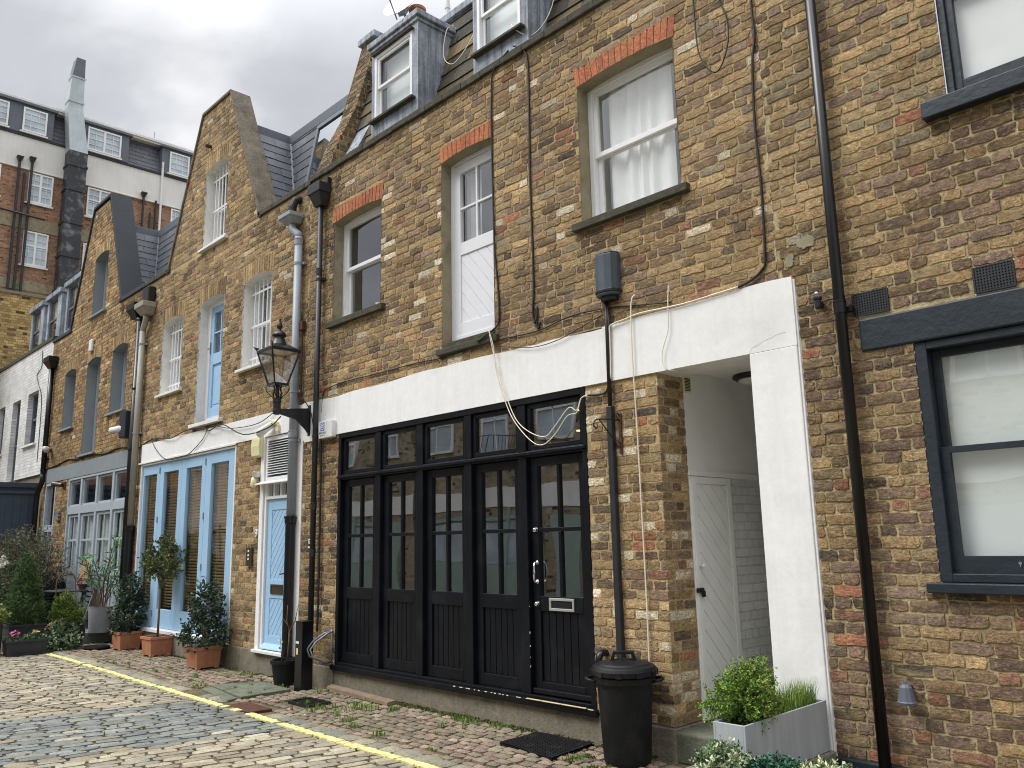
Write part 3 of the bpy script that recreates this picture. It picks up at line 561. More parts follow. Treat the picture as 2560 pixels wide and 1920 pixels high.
for i, (a, b) in enumerate(bays):
    y0 = yg + .012
    d = MB(); frame_rect(d, a + .004, b - .004, 2.399, 2.822, .042, y0, y0 + .05); tl = d.build('toplight', M['black'], H, bevel=.004)
    for hx in (a + .12, b - .12): d = MB(); d.box(hx - .04, hx + .04, y0 - .014, y0 - .001, 2.826, 2.834); d.build('hinge', M['alu'], tl)
    pane(a + .046, b - .046, 2.441, 2.78, y0 + .025, tl, 'gglass')
    y1 = yg + .035; isd = i == 4
    d = MB(); za, zb = .292, 2.331; sw = .095; ml = a + sw; mr = b - sw
    d.box(a + .003, ml, y1, y1 + .05, za, zb); d.box(mr, b - .003, y1, y1 + .05, za, zb)
    for p0, p1 in ((za, .40), (.985, 1.115), (1.668, 1.705), (2.25, zb)): d.box(ml, mr, y1 + (.0 if p1 != 1.705 else .006), y1 + .05, p0, p1)
    mid = (ml + mr) / 2
    for p0, p1 in ((1.115, 1.668), (1.705, 2.25)): d.box(mid - .017, mid + .017, y1 + .006, y1 + .045, p0, p1)
    leaf = d.build('front_door' if isd else 'folding_door', M['black'], H, bevel=.005)
    d = MB(); nb = 6
    for k in range(nb):
        u0 = ml + (mr - ml) * k / nb; u1 = ml + (mr - ml) * (k + 1) / nb; d.box(u0 + .003, u1 - .003, y1 + .018, y1 + .04, .40, .985)
    d.box(ml, mr, y1 + .034, y1 + .046, .40, .985); d.build('boarded_panel', M['black'], leaf, bevel=.003)
    for p0, p1 in ((1.115, 1.668), (1.705, 2.25)):
        for q0, q1 in ((ml, mid - .017), (mid + .017, mr)): pane(q0, q1, p0, p1, y1 + .028, leaf, 'gglass')
    if isd:
        for zk in (1.685, 1.045): d = MB(); d.lathe((-5.215, y1 - .002, zk), [(.024, 0), (.026, -.006), (.020, -.012), (.021, -.028), (.012, -.034)], 20, axis='Y'); d.build('lock_knob', M['chrome'], leaf, smooth=True)
        d = MB(); d.tube([(-5.215, y1 - .004, 1.40), (-5.215, y1 - .035, 1.40), (-5.21, y1 - .048, 1.37), (-5.207, y1 - .05, 1.315), (-5.21, y1 - .048, 1.265), (-5.215, y1 - .035, 1.235), (-5.215, y1 - .004, 1.235)], [.013, .009, .009, .012, .009, .009, .013], 10)
        for zk in (1.40, 1.235): d.lathe((-5.215, y1 - .001, zk), [(.02, 0), (.021, -.004), (.012, -.01)], 16, axis='Y')
        d.build('pull_handle', M['chrome'], leaf, smooth=True)
        d = MB(); frame_rect(d, -5.075, -4.785, .995, 1.102, .022, y1 - .012, y1 - .0005); lb = d.build('letterbox', M['alu'], leaf, bevel=.003)
        d = MB(); d.poly([(-5.053, y1 - .001, 1.017), (-4.807, y1 - .001, 1.017), (-4.807, y1 - .001, 1.08), (-5.053, y1 - .001, 1.08)]); d.bar((-5.04, y1 - .006, 1.072), (-4.82, y1 - .006, 1.04), .004, .02); d.build('letter_flap', M['blackmetal'], leaf)
        d = MB(); d.box(-5.275, -4.61, y1 - .03, y1 - .0005, .300, .345); d.build('weather_bar', M['black'], leaf, bevel=.008)
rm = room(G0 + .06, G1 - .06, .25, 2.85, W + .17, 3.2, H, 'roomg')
for p in ((-5.6, 6.6), (-5.25, 6.05), (-6.3, 7.2)): d = MB(); d.lathe((p[0], p[1], 2.846), [(.045, 0), (.045, -.006)], 16); d.build('ceiling_downlight', M['warm'], H)
# porch behind the pillar
d = MB(); d.poly([(-3.80, W + .36, 2.12), (-3.80, 9, 2.12), (-3.80, 9, 2.96), (-3.80, W + .36, 2.96)]); d.poly([(-3.83, W + .02, 2.955), (-2.6, W + .02, 2.955), (-2.6, 9, 2.955), (-3.83, 9, 2.955)]); d.box(-2.958, -2.6, W + .381, 9, 0, 2.95); d.poly([(-3.83, 9, 0), (-2.6, 9, 0), (-2.6, 9, 3), (-3.83, 9, 3)])
d.box(-3.805, -3.775, W + .362, 9, 2.085, 2.125); d.build('porch_wall', M['palegrey'], H)
d = MB(); d.box(-3.84, -3.805, 6.27, 9, 0, 2.085); d.build('painted_brick_wall', M['whitewallbrick'], H)
d = MB(); ya, yb = W + .372, 6.265
d.box(-3.84, -3.795, ya, yb, .205, 2.083); sdr = d.build('side_door', M['palegrey'], H, bevel=.004)
d = MB(); y0, y1 = 5.72, 6.17
frame_rect(d, 5.66, 6.235, .215, 2.08, .06, 0, .016); 
for i in range(len(d.v)): v = d.v[i]; d.v[i] = (-3.795 + v[1], v[0], v[2])
d.build('door_rail', M['palegrey'], sdr, bevel=.003)
d = MB(); diag_boards(d, 5.725, 6.17, .28, 2.015, 0, .012, .15, 1.0, .008)
for i in range(len(d.v)): v = d.v[i]; d.v[i] = (-3.796 + v[1], v[0], v[2])
d.build('boarded_panel', M['palegrey'], sdr, bevel=.003)
d = MB(); d.lathe((-3.78, 5.70, 1.37), [(.012, 0), (.01, .02), (.02, .03), (.022, .042), (.012, .052)], 16, axis='X'); d.build('door_knob', M['whiteplastic'], sdr, smooth=True)
d = MB(); d.box(-3.782, -3.762, 5.635, 5.72, 1.165, 1.20); d.box(-3.762, -3.748, 5.675, 5.715, 1.13, 1.18); d.build('padlock', M['blackmetal'], sdr, bevel=.003)
d = MB(); d.box(-3.803, -3.785, W + .365, W + .47, 2.765, 2.905); d.build('vent_frame', M['cream'], H)
d = MB()
for k in range(9): d.box(-3.786, -3.779, W + .38, W + .455, 2.782 + k * .0125, 2.787 + k * .0125)
d.build('vent_louvre', M['blackmetal'], H)
cl = thing('porch_ceiling_light', 'round black rimmed bulkhead light on the porch ceiling behind the white pillar', 'light', (-3.52, 6.32, 2.95))
d = MB(); d.lathe((-3.52, 6.32, 2.954), [(.185, 0), (.19, -.025), (.165, -.04), (.13, -.042)], 28); d.build('rim', M['blackmetal'], cl, smooth=True)
d = MB(); d.lathe((-3.52, 6.32, 2.915), [(.145, 0), (.13, -.02), (.09, -.034), (.03, -.04)], 24); d.build('diffuser', M['whiteplastic'], cl, smooth=True)
st = MB(); st.box(-3.80, -3.42, W + .0, 9, -.02, .195); st.box(-3.419, -2.96, W - .02, 9, -.02, .192); tag(st.build('door_step', M['stone'], None, bevel=.015), 'green stained stone step in the porch between the brick pier and the white pillar', 'step')

# roof and dormers of that house
mans = lambda z: 5.56 + .29 * (z - 6.45)
mb = MB(); rnd = random.Random(9)
def mosscol(r):
    k_ = r.choice([.5, .62, .66, 1.0]); c = tuple(q * k_ for q in r.choice([s2l(98, 88, 68), s2l(78, 72, 60), s2l(120, 102, 68), s2l(60, 58, 54), s2l(88, 82, 66), s2l(130, 112, 80)])); f = r.uniform(.8, 1.15); return tuple(q * f for q in c)
slates(mb, (0, mans(6.42), 6.42), (1, 0, 0), (0, .29, 1), (0, -1, .29), lambda v: (-8.86, -2.7), 1.72, .235, .36, .014, mosscol, 5, .02)
mb.build('slate_roof', M['mossslate'], H)
mb = MB(); mb.box(-8.86, -2.7, mans(8.02) - .06, mans(8.02) + .25, 8.06, 8.16); mb.build('roof_kerb', M['lead'], H, bevel=.01)
mb = MB(); mb.poly([(-8.9, mans(8.1), 8.1), (-2.7, mans(8.1), 8.1), (-2.7, 9, 8.1), (-8.9, 9, 8.1)]); mb.poly([(-8.86, 5.4, 6.43), (-2.7, 5.4, 6.43), (-2.7, 5.62, 6.43), (-8.86, 5.62, 6.43)]); mb.build('flat_roof', M['leaddark'], H)
def dormer(xa, xb, zw0=6.74, zt=7.70):
    y0 = W + .10; wx0, wx1 = xa + .08, xb - .10
    mb = MB(); D = lambda z: mans(z) + .05
    for x, s in ((xa, .0), (xb, .0)):
        P = [(x, y0, 6.43), (x, D(6.43), 6.43), (x, D(zt + .05), zt + .05), (x, y0, zt + .05)]; mb.prism(P, (.03 if x == xa else -.03, 0, 0))
    mb.box(xa + .03, wx0, y0, y0 + .05, 6.43, zt); mb.box(wx1, xb - .03, y0, y0 + .05, 6.43, zt); mb.box(wx0, wx1, y0, y0 + .05, 6.43, zw0 - .0); mb.box(wx0, wx1, y0, y0 + .05, zt - .08, zt)
    for k in (.33, .66): x = xb + .001; yy = y0 + (D(7.2) - y0) * k; mb.tube([(x, yy, 6.5 + k * .3), (x + .002, yy + .08 * k, zt)], .008, 6)
    dm = mb.build('dormer', M['lead'], H, bevel=.008)
    mb = MB(); mb.box(xa - .05, xb + .05, y0 - .05, D(zt) + .5, zt + .05, zt + .13); mb.box(xa - .02, xb + .02, y0 - .025, D(zt) + .5, zt + .0, zt + .05); mb.build('dormer_top', M['lead'], dm, bevel=.012)
    mb = MB(); frame_rect(mb, wx0, wx1, zw0, zt - .08, .04, y0 - .012, y0 + .06); frame_rect(mb, wx0 + .04, wx1 - .04, (zw0 + zt) / 2 - .06, zt - .12, .035, y0 + .005, y0 + .03); frame_rect(mb, wx0 + .04, wx1 - .04, zw0 + .04, (zw0 + zt) / 2 - .03, .035, y0 + .031, y0 + .056); mb.build('window_frame', M['white'], dm, bevel=.003)
    pane(wx0 + .06, wx1 - .06, zw0 + .06, zt - .14, y0 + .045, dm)
    mb = MB(); mb.box(wx0 - .05, wx1 + .06, y0 - .07, y0 - .001, zw0 - .035, zw0 - .003); mb.build('dormer_sill', M['sill'], dm, bevel=.006); mb = MB(); mb.box(wx0 - .03, wx1 + .03, y0 - .05, y0 - .001, zt - .075, zt - .055); mb.build('drip_board', M['sill'], dm, bevel=.006)
    room(wx0, wx1, zw0, zt - .08, y0 + .062, .9, dm, 'room')
    mb = MB(); mb.poly([(wx0 + .05, y0 + .14, zw0), (wx1 - .05, y0 + .14, zw0), (wx1 - .05, y0 + .14, zt - .1), (wx0 + .05, y0 + .14, zt - .1)]); mb.build('net_blind', M['frost'], dm)
    return dm
dormer(-7.97, -7.02); dormer(-6.04, -5.20); dormer(-4.15, -3.3)
# party wall with sloping front, lead cap, and the stack behind the dormer
def partywall(house, xr, th=.33, seed=3):
    prof = [(5.30, 6.40), (5.33, 6.52), (5.48, 6.95), (5.70, 7.42), (5.88, 8.05), (6.03, 8.70)]
    def yf(z):
        for (a, za), (b, zb) in zip(prof, prof[1:]):
            if z <= zb: return a + (b - a) * (z - za) / (zb - za)
        return prof[-1][0]
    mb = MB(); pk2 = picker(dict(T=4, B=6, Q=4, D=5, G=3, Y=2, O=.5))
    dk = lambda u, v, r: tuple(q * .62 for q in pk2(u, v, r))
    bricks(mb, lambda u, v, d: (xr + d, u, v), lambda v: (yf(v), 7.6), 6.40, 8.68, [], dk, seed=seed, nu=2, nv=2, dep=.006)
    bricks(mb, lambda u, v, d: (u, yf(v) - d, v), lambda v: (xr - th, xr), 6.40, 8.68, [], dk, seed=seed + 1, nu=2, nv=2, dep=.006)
    mb.poly([(xr - th, yf(6.4), 6.4), (xr - th, 7.6, 6.4), (xr - th, 7.6, 8.68), (xr - th, yf(8.68), 8.68), (xr - th, yf(7.4), 7.4)], 1)
    pw = mb.build('party_wall', [M['brick'], M['mortar']], house)
    mb = MB(); mb.box(xr - th - .04, xr + .04, 5.97, 7.7, 8.68, 8.78); mb.build('lead_cap', M['lead'], pw, bevel=.012)
    return pw
partywall(H, -8.87)
mb = MB(); mb.prism([(-8.83, mans(6.42) - .14, 6.435), (-8.83, mans(6.42), 6.435), (-8.83, mans(7.2), 7.2)], (.30, 0, 0)); mb.build('lead_flashing', M['lead'], H)
cs = MB(); bricks(cs, lambda u, v, d: (u, 6.5 - d, v), lambda v: (-9.46, -8.62), 8.5, 9.1, [], picker(dict(D=5, B=4, G=3, Q=2)), seed=8, nu=2, nv=2)
bricks(cs, lambda u, v, d: (-8.62 + d, u, v), lambda v: (6.5, 7.0), 8.5, 9.1, [], picker(dict(D=5, B=4, G=3, Q=2)), seed=9, nu=2, nv=2); cs.box(-9.48, -8.60, 6.48, 7.0, 9.09, 9.14, 1)
CS = cs.build('chimney_stack', [M['brick'], M['coping']], H)
d = MB(); d.lathe((-8.72, 6.66, 9.14), [(.11, 0), (.11, .16), (.13, .17), (.13, .21), (.10, .21)], 20); d.build('chimney_pot', M['terracotta'], CS, smooth=False)
dish = thing('satellite_dish', 'grey satellite dish on the chimney behind the left lead dormer', 'satellite dish', (-8.86, 6.40, 9.2))
d = MB(); cen = Vector((-8.72, 6.34, 9.30)); ax = Vector((.30, -.78, .5)).normalized(); x = ax.cross(Vector((0, 0, 1))).normalized(); y = x.cross(ax)
rings = [[cen + (x * math.cos(2 * math.pi * k / 24) * .26 + y * math.sin(2 * math.pi * k / 24) * .34) * q + ax * (.09 * q * q - .09) for k in range(24)] for q in (.02, .3, .6, .85, 1)]
for a, b in zip(rings, rings[1:]):
    for k in range(24): d.poly([a[k], a[(k + 1) % 24], b[(k + 1) % 24], b[k]])
d.build('reflector', M['alu'], dish, smooth=True)
d = MB(); d.tube([(-8.80, 6.52, 8.95), (-8.80, 6.50, 9.2), cen - ax * .1], .02, 8); d.tube([cen - ax * .1 + y * -.3, cen + ax * .3 - y * .2], .012, 6); d.obox(cen - ax * .12, x, y, ax, .06, .09, .03); d.lathe(cen + ax * .3 - y * .2, [(.03, -.04), (.03, .04)], 10); d.build('bracket', M['steel'], dish)

# ================================================================== the neighbouring brick house on the right
RH = thing('mews_house', 'redder brick house at the right with slate blue window frames and a long dark lintel', 'house', (-1.0, W, 0), 'mews houses in the terrace')
pt = picker(dict(Y=36, T=30, G=12, B=8, P=5, R=1.0, Q=3, C=1)); pb = picker(dict(Q=24, M=22, P=18, B=17, R=6, D=5, T=8, Y=3, O=2.5)); pm = picker(dict(T=28, B=18, Y=14, Q=14, M=12, D=6, P=6, R=2))
def rightpick(u, v, r):
    k = v + .5 * math.sin(u * 2.3) + r.uniform(-.35, .35) + (-.9 if u > -1.9 else 0)
    if v > 3 : return pt(u, v, r) if k > 3.45 else pb(u, v, r)
    if u < -1.85 and 1.2 < v < 2.7: return pm(u, v, r)
    return pb(u, v, r)
mb = MB(); holes = [(-1.84, -.1, 1.30, 2.755), (-2.16, .3, 2.755, 2.972), (-1.475, -.1, 4.20, 5.75), (-2.19, -1.955, 2.99, 3.155), (-1.46, -1.235, 2.98, 3.15), (XR - .02, -2.57, 0, 3.30)]
bricks(mb, lambda u, v, d: (u, W + .004 - d, v), lambda v: (XR, 1.2), .225, 7.2, holes, rightpick, seed=21, nu=6, nv=3, dep=.008, rag=.0055, joint=.0135)
mb.build('brick_wall', [M['brick'], M['mortar_r']], RH)
mb = MB(); mb.box(-2.57, 1.2, W - .03, W + .2, -.05, .23); mb.build('plinth', M['navy'], RH, bevel=.012)
mb = MB(); mb.box(-2.16, .3, W - .012, W + .15, 2.757, 2.97); mb.build('lintel', M['navy'], RH, bevel=.012)
y = W + .06
mb = MB(); frame_rect(mb, -1.84, -.1, 1.305, 2.756, .07, y - .05, y + .12, wt=.05, wb=.05); wn = mb.build('window', M['navy'], RH, bevel=.005)
mb = MB(); frame_rect(mb, -1.77, -.17, 2.07, 2.705, .045, y + .03, y + .07, wb=.035); mb.build('upper_sash', M['navy'], wn, bevel=.004)
mb = MB(); frame_rect(mb, -1.77, -.17, 1.355, 2.10, .05, y - .01, y + .029, wb=.10, wt=.035); mb.box(-1.765, -1.735, y - .012, y - .0105, 1.95, 2.05); mb.build('lower_sash', M['navy'], wn, bevel=.004)
mb = MB()
mb.lathe((-1.42, y - .012, 1.415), [(.009, 0), (.009, -.004)], 12, axis='Y'); mb.box(-1.4235, -1.4165, y - .015, y - .0125, 1.395, 1.41); mb.build('sash_lock', M['chrome'], wn)
pane(-1.725, -.215, 2.105, 2.66, y + .05, wn); pane(-1.72, -.22, 1.455, 2.065, y + .012, wn)
curtain(-1.76, -.18, 1.37, 2.69, y + .085, wn, 3, .008, 4, 'frost')
mb = MB(); mb.box(-1.90, .0, W - .06, y - .051, 1.245, 1.303); mb.box(-1.84, -.1, y - .051, y + .1, 1.26, 1.304); mb.build('sill', M['navy'], wn, bevel=.006)
mb = MB(); frame_rect(mb, -1.474, -.1, 4.262, 5.75, .045, y - .03, y + .12); w2 = mb.build('window', M['navy'], RH, bevel=.005)
mb = MB(); frame_rect(mb, -1.43, -.14, 4.95, 5.70, .045, y + .03, y + .07); mb.build('upper_sash', M['navy'], w2, bevel=.004)
mb = MB(); frame_rect(mb, -1.43, -.14, 4.305, 4.99, .045, y - .01, y + .029, wb=.07); mb.build('lower_sash', M['navy'], w2, bevel=.004)
pane(-1.385, -.185, 4.995, 5.66, y + .05, w2); pane(-1.385, -.185, 4.375, 4.945, y + .012, w2)
mb = MB(); mb.poly([(-1.43, y + .055, 4.3), (-.14, y + .055, 4.3), (-.14, y + .055, 5.7), (-1.43, y + .055, 5.7)]); mb.build('roller_blind', M['curtain'], w2)
mb = MB(); mb.box(-1.61, .0, W - .07, y - .031, 4.15, 4.26); mb.build('sill', M['navy'], w2, bevel=.008)
for (a, b, z0, z1) in ((-2.185, -1.96, 2.995, 3.15), (-1.455, -1.24, 2.985, 3.145)):
    mb = MB(); frame_rect(mb, a - .002, b + .002, z0, z1, .008, W - .004, W + .03)
    nx, nzz = 13, 9
    for i in range(nx + 1): x = a + (b - a) * i / nx; mb.box(x - .0045, x + .0045, W - .002, W + .02, z0 + .008, z1 - .008)
    for i in range(nzz + 1): z = z0 + (z1 - z0) * i / nzz; mb.box(a, b, W - .0012, W + .02, max(z0 + .006, z - .0045), min(z1 - .006, z + .0045))
    v = mb.build('air_vent', M['pipegrey2'], RH)
    mb = MB(); mb.poly([(a, W + .025, z0), (b, W + .025, z0), (b, W + .025, z1), (a, W + .025, z1)]); mb.build('vent_backing', M['rubber'], v)

# ================================================================== the house with the pale blue doors
def stock_house_weights(): return dict(Y=26, T=34, B=22, P=5, Q=5, D=4.5, O=.6, C=1.5, G=5, R=.6)
def wall_windows(spec, mb, mp, pick, seed):
    hs = []
    for i, (a, b, z0, zs) in enumerate(spec):
        hs.append((a, b, z0, zs)); hs.append(arch(mb, mp, a, b, zs, .07, zs + .29, pick, seed=seed + i, w=.062, fan=.16, over=.03))
    return hs
def coped_gable(house, xc, half_top, half_bot, zb, zt, matc, thick=.055, depth=.32, over=.03):
    mb = MB(); pts = [(xc - half_bot, zb), (xc - half_top, zt), (xc + half_top, zt), (xc + half_bot, zb)]
    inn = [(xc - half_bot + .0, zb - .02), (xc - half_top + .02, zt - thick), (xc + half_top - .02, zt - thick), (xc + half_bot - .0, zb - .02)]
    for (p, q, r, s) in ((pts[0], pts[1], inn[1], (inn[0][0] + thick, inn[0][1])), (pts[1], pts[2], inn[2], inn[1]), (pts[2], pts[3], (inn[3][0] - thick, inn[3][1]), inn[2])):
        mb.prism([(p[0], W - over, p[1]), (q[0], W - over, q[1]), (r[0], W - over, r[1]), (s[0], W - over, s[1])], (0, depth + over, 0))
    return mb.build('gable_coping', M[matc], house, bevel=.012)
def cross_roof(house, x_in, xb, zb, slope, xe, zt, slatemat='slate', left=False):
    """slated cheek behind the gable, mansard along the street and the lead kerb on top"""
    def bl(r): k_ = r.uniform(.8, 1.2); return tuple(q * k_ for q in s2l(86, 89, 97))
    mh = lambda z: 5.92 + .18 * (z - 6.42); z0 = 6.42; ht = zt - z0 - .17
    sx = lambda z: xb - slope * (z - z0)
    mb = MB(); sl = math.sqrt(1 + slope * slope)
    slates(mb, (sx(z0), W + .2, z0), (0, 1, 0), (-slope, 0, 1), (1, 0, slope), lambda v: (0, mh(z0 + v / sl) - W - .2), ht * sl, .17, .42, .008, bl, 5, .012)
    mb.build('slate_cheek', M[slatemat], house)
    mb = MB(); s2 = math.sqrt(1 + .18 ** 2)
    slates(mb, (0, mh(z0), z0), (1, 0, 0), (0, .18, 1), (0, -1, .18), lambda v: (sx(z0 + v / s2) + .02, xe), ht * s2, .17, .36, .008, bl, 6, .012)
    mb.build('slate_roof', M[slatemat], house)
    mb = MB(); mb.bar((sx(z0) + .02, mh(z0) - .01, z0), (sx(zt - .17) + .02, mh(zt - .17) - .01, zt - .17), .13, .03, upv=(1, -1, 0)); mb.build('valley_lead', M['leaddark'], house)
    mb = MB(); xk = sx(zt); mb.prism([(xk + .05, W + .2, zt - .17), (xk + .05, mh(zt) - .05, zt - .17), (xe, mh(zt) - .05, zt - .17), (xe, mh(zt) + .1, zt - .17), (xk - .1, mh(zt) + .1, zt - .17), (xk - .1, W + .2, zt - .17)], (0, 0, .17)); mb.build('roof_kerb', M['leaddark'], house, bevel=.01)
    mb = MB(); xl = x_in; mb.poly([(xl, W + .25, zt - .01), (xk, W + .25, zt - .01), (xk, 9, zt - .01), (xl, 9, zt - .01)]); mb.poly([(xk, mh(zt), zt - .01), (xe, mh(zt), zt - .01), (xe, 9, zt - .01), (xk, 9, zt - .01)])
    mb.poly([(sx(z0), W + .28, z0), (xe, W + .28, z0), (xe, mh(z0) + .1, z0), (sx(z0), mh(z0) + .1, z0)]); mb.build('flat_roof', M['leaddark'], house)
    return mh
B = thing('mews_house', 'brown brick mews house with pale blue folding doors, a steep coped gable and barred windows', 'house', (-12.1, W, 0), 'mews houses in the terrace')
X0, X1 = -15.05, -9.24
spec = [(-14.10, -13.25, 4.15, 5.38), (-12.60, -11.73, 3.47, 5.39), (-11.08, -10.21, 4.10, 5.38), (-12.62, -11.80, 6.35, 7.69)]
wk = picker(stock_house_weights()); ak = picker(dict(Y=5, T=5, B=2))
def pk2(u, v, r):
    c = wk(u, v, r)
    if v > 5.9 and u > -11 and r.random() < .5: c = tuple(q * .55 for q in c)
    return c
mb = MB(); hs = wall_windows(spec[:3], mb, facade, ak, 40)
bricks(mb, facade, lambda v: (X0, X1), .28, 6.33, hs + [(-14.72, -11.10, .2, 3.36), (-11.11, -9.24, 3.03, 3.36), (-10.30, -9.24, .2, 3.05)], pk2, seed=31, nu=3, nv=2, dep=.005, rag=.004, joint=.012)
hs = wall_windows(spec[3:], mb, facade, ak, 50)
g0, g1 = lambda v: -14.05 + (v - 6.33) * .47, lambda v: -10.66 - (v - 6.33) * .47
bricks(mb, facade, lambda v: (g0(v), g1(v)), 6.33, 8.83, hs, pk2, seed=33, nu=3, nv=2, dep=.005, rag=.004, joint=.012)
mb.build('brick_wall', [M['brick'], M['mortar']], B)
mb = MB()
mb.box(-14.72, -9.236, W - .012, W + .2, 3.04, 3.355); mb.box(-9.395, -9.236, W - .012, W + .1, .25, 3.039); mb.box(-9.20, -8.995, W - .016, W - .0145, 2.86, 3.0); mb.box(-10.33, -10.24, W - .012, W + .1, .26, 3.039)
mb.build('lintel_band', M['render'], B)
mb = MB(); mb.box(-14.80, -11.08, W - .03, W - .0125, 3.015, 3.045); mb.build('band_drip', M['render2'], B, bevel=.004)
mb = MB(); mb.box(X0, -9.05, W - .02, W + .3, -.05, .278); mb.build('plinth', M['concrete'], B, bevel=.012)
for k, (a, b) in enumerate(((X0, -13.95), (-10.70, -9.2))):
    mb = MB(); x = a
    while x < b - .05: e_ = min(x + .45, b); mb.box(x, e_ - .003, W - .03, W + .28, 6.32, 6.40); x = e_
    mb.build('parapet_capping', M['sill'], B, bevel=.01)
M['slate'].node_tree.nodes['Principled BSDF'].inputs['Specular IOR Level'].default_value = .3
coped_gable(B, -12.345, .53, 1.74, 6.32, 8.87, 'coping')
def back_wall(house, xc, half_bot, slope, zb, zt):
    mb = MB(); mb.poly([(xc - half_bot, W + .3, zb), (xc + half_bot, W + .3, zb), (xc + half_bot - (zt - zb) * slope, W + .3, zt), (xc - half_bot + (zt - zb) * slope, W + .3, zt)]); mb.build('gable_back', M['yellowbrick'], house)
back_wall(B, -12.345, 1.66, .47, 6.33, 8.82)
mh = cross_roof(B, -13.0, -10.78, 6.42, .47, -9.2, 8.30)
mb = MB(); zs0, zs1 = 6.62, 8.06; f = lambda z, o: mh(z) - o
mb.prism([(-10.62, f(zs0, .07), zs0), (-10.56, f(zs0, .07), zs0), (-10.56, f(zs1, .07), zs1), (-10.62, f(zs1, .07), zs1)], (0, .1, 0)); mb.prism([(-9.42, f(zs0, .07), zs0), (-9.36, f(zs0, .07), zs0), (-9.36, f(zs1, .07), zs1), (-9.42, f(zs1, .07), zs1)], (0, .1, 0)); mb.prism([(-10.56, f(zs1 - .08, .075), zs1 - .08), (-9.42, f(zs1 - .08, .075), zs1 - .08), (-9.42, f(zs1, .075), zs1), (-10.56, f(zs1, .075), zs1)], (0, .1, 0))
rl = mb.build('roof_window', M['leaddark'], B, bevel=.004)
mb = MB(); mb.poly([(-10.56, f(zs0, .05), zs0), (-9.42, f(zs0, .05), zs0), (-9.42, f(zs1 - .08, .05), zs1 - .08), (-10.56, f(zs1 - .08, .05), zs1 - .08)]); mb.build('pane', glass_material("tilted_roof_glass", (.6, .65, .66), .55), rl)
yw = W + .16
def stonesill(a, b, z, n='white'): return dict(sillbox=(a - .07, b + .09, W - .06, W + .17, z - .045, z - .002), sillmat=n)
for i, (a, b, z0, zs) in enumerate((spec[0], spec[2], spec[3])):
    sash_window(B, a, b, z0, zs, yw + .02, 'white', (z0 + zs) / 2 + .03, fw=.05, sw=.035, rise=.07, rev='render2', barsn=6, gbar=True, roomd=.8, curt=lambda w, a=a, b=b, z0=z0, zs=zs: curtain(a + .05, b - .05, z0 + .05, zs - .02, yw + .20, w, 6, .015, 2), **stonesill(a, b, z0, 'render2'))
# blue loading door of the upper floor
a, b = -12.60, -11.73
mb = MB(); frame_rect(mb, a, b, 3.48, 5.455, .10, yw - .02, yw + .10, wt=.09, wb=.09); ld = mb.build('loading_door', M['white'], B, bevel=.004)
mb = MB(); xa, xb = a + .10, b - .10; frame_rect(mb, xa, xb, 3.57, 5.37, .09, yw, yw + .05, wb=.16, wt=.10); mb.box(xa + .09, xb - .09, yw, yw + .05, 4.42, 4.60); mb.box((xa + xb) / 2 - .014, (xa + xb) / 2 + .014, yw + .004, yw + .05, 4.60, 5.27); mb.box(xa + .09, xb - .09, yw + .005, yw + .049, 4.925, 4.95); mb.box(xa + .08, xb - .08, yw + .024, yw + .045, 3.7, 4.43); mb.box(xa + .13, xb - .13, yw + .016, yw + .03, 3.78, 4.37); mb.build('door_leaf', M['blue'], ld, bevel=.004)
pane(xa + .09, xb - .09, 4.60, 5.27, yw + .03, ld); room(a + .02, b - .02, 3.5, 5.4, yw + .1, .8, ld)
reveal(a - .001, b + .001, 3.47, 5.39, W - .004, yw + .03, .07).build('reveal', M['render2'], ld)
mb = MB(); mb.box(a - .08, b + .14, W - .07, W + .15, 3.415, 3.47); mb.build('sill', M['render2'], ld, bevel=.006)
mb = MB(); mb.bar((xa + .01, yw - .012, 4.62), (xa + .01, yw - .012, 4.80), .012); mb.bar((xa + .01, yw - .012, 4.70), (xa - .05, yw - .03, 4.70), .012); mb.build('door_latch', M['steel'], ld)
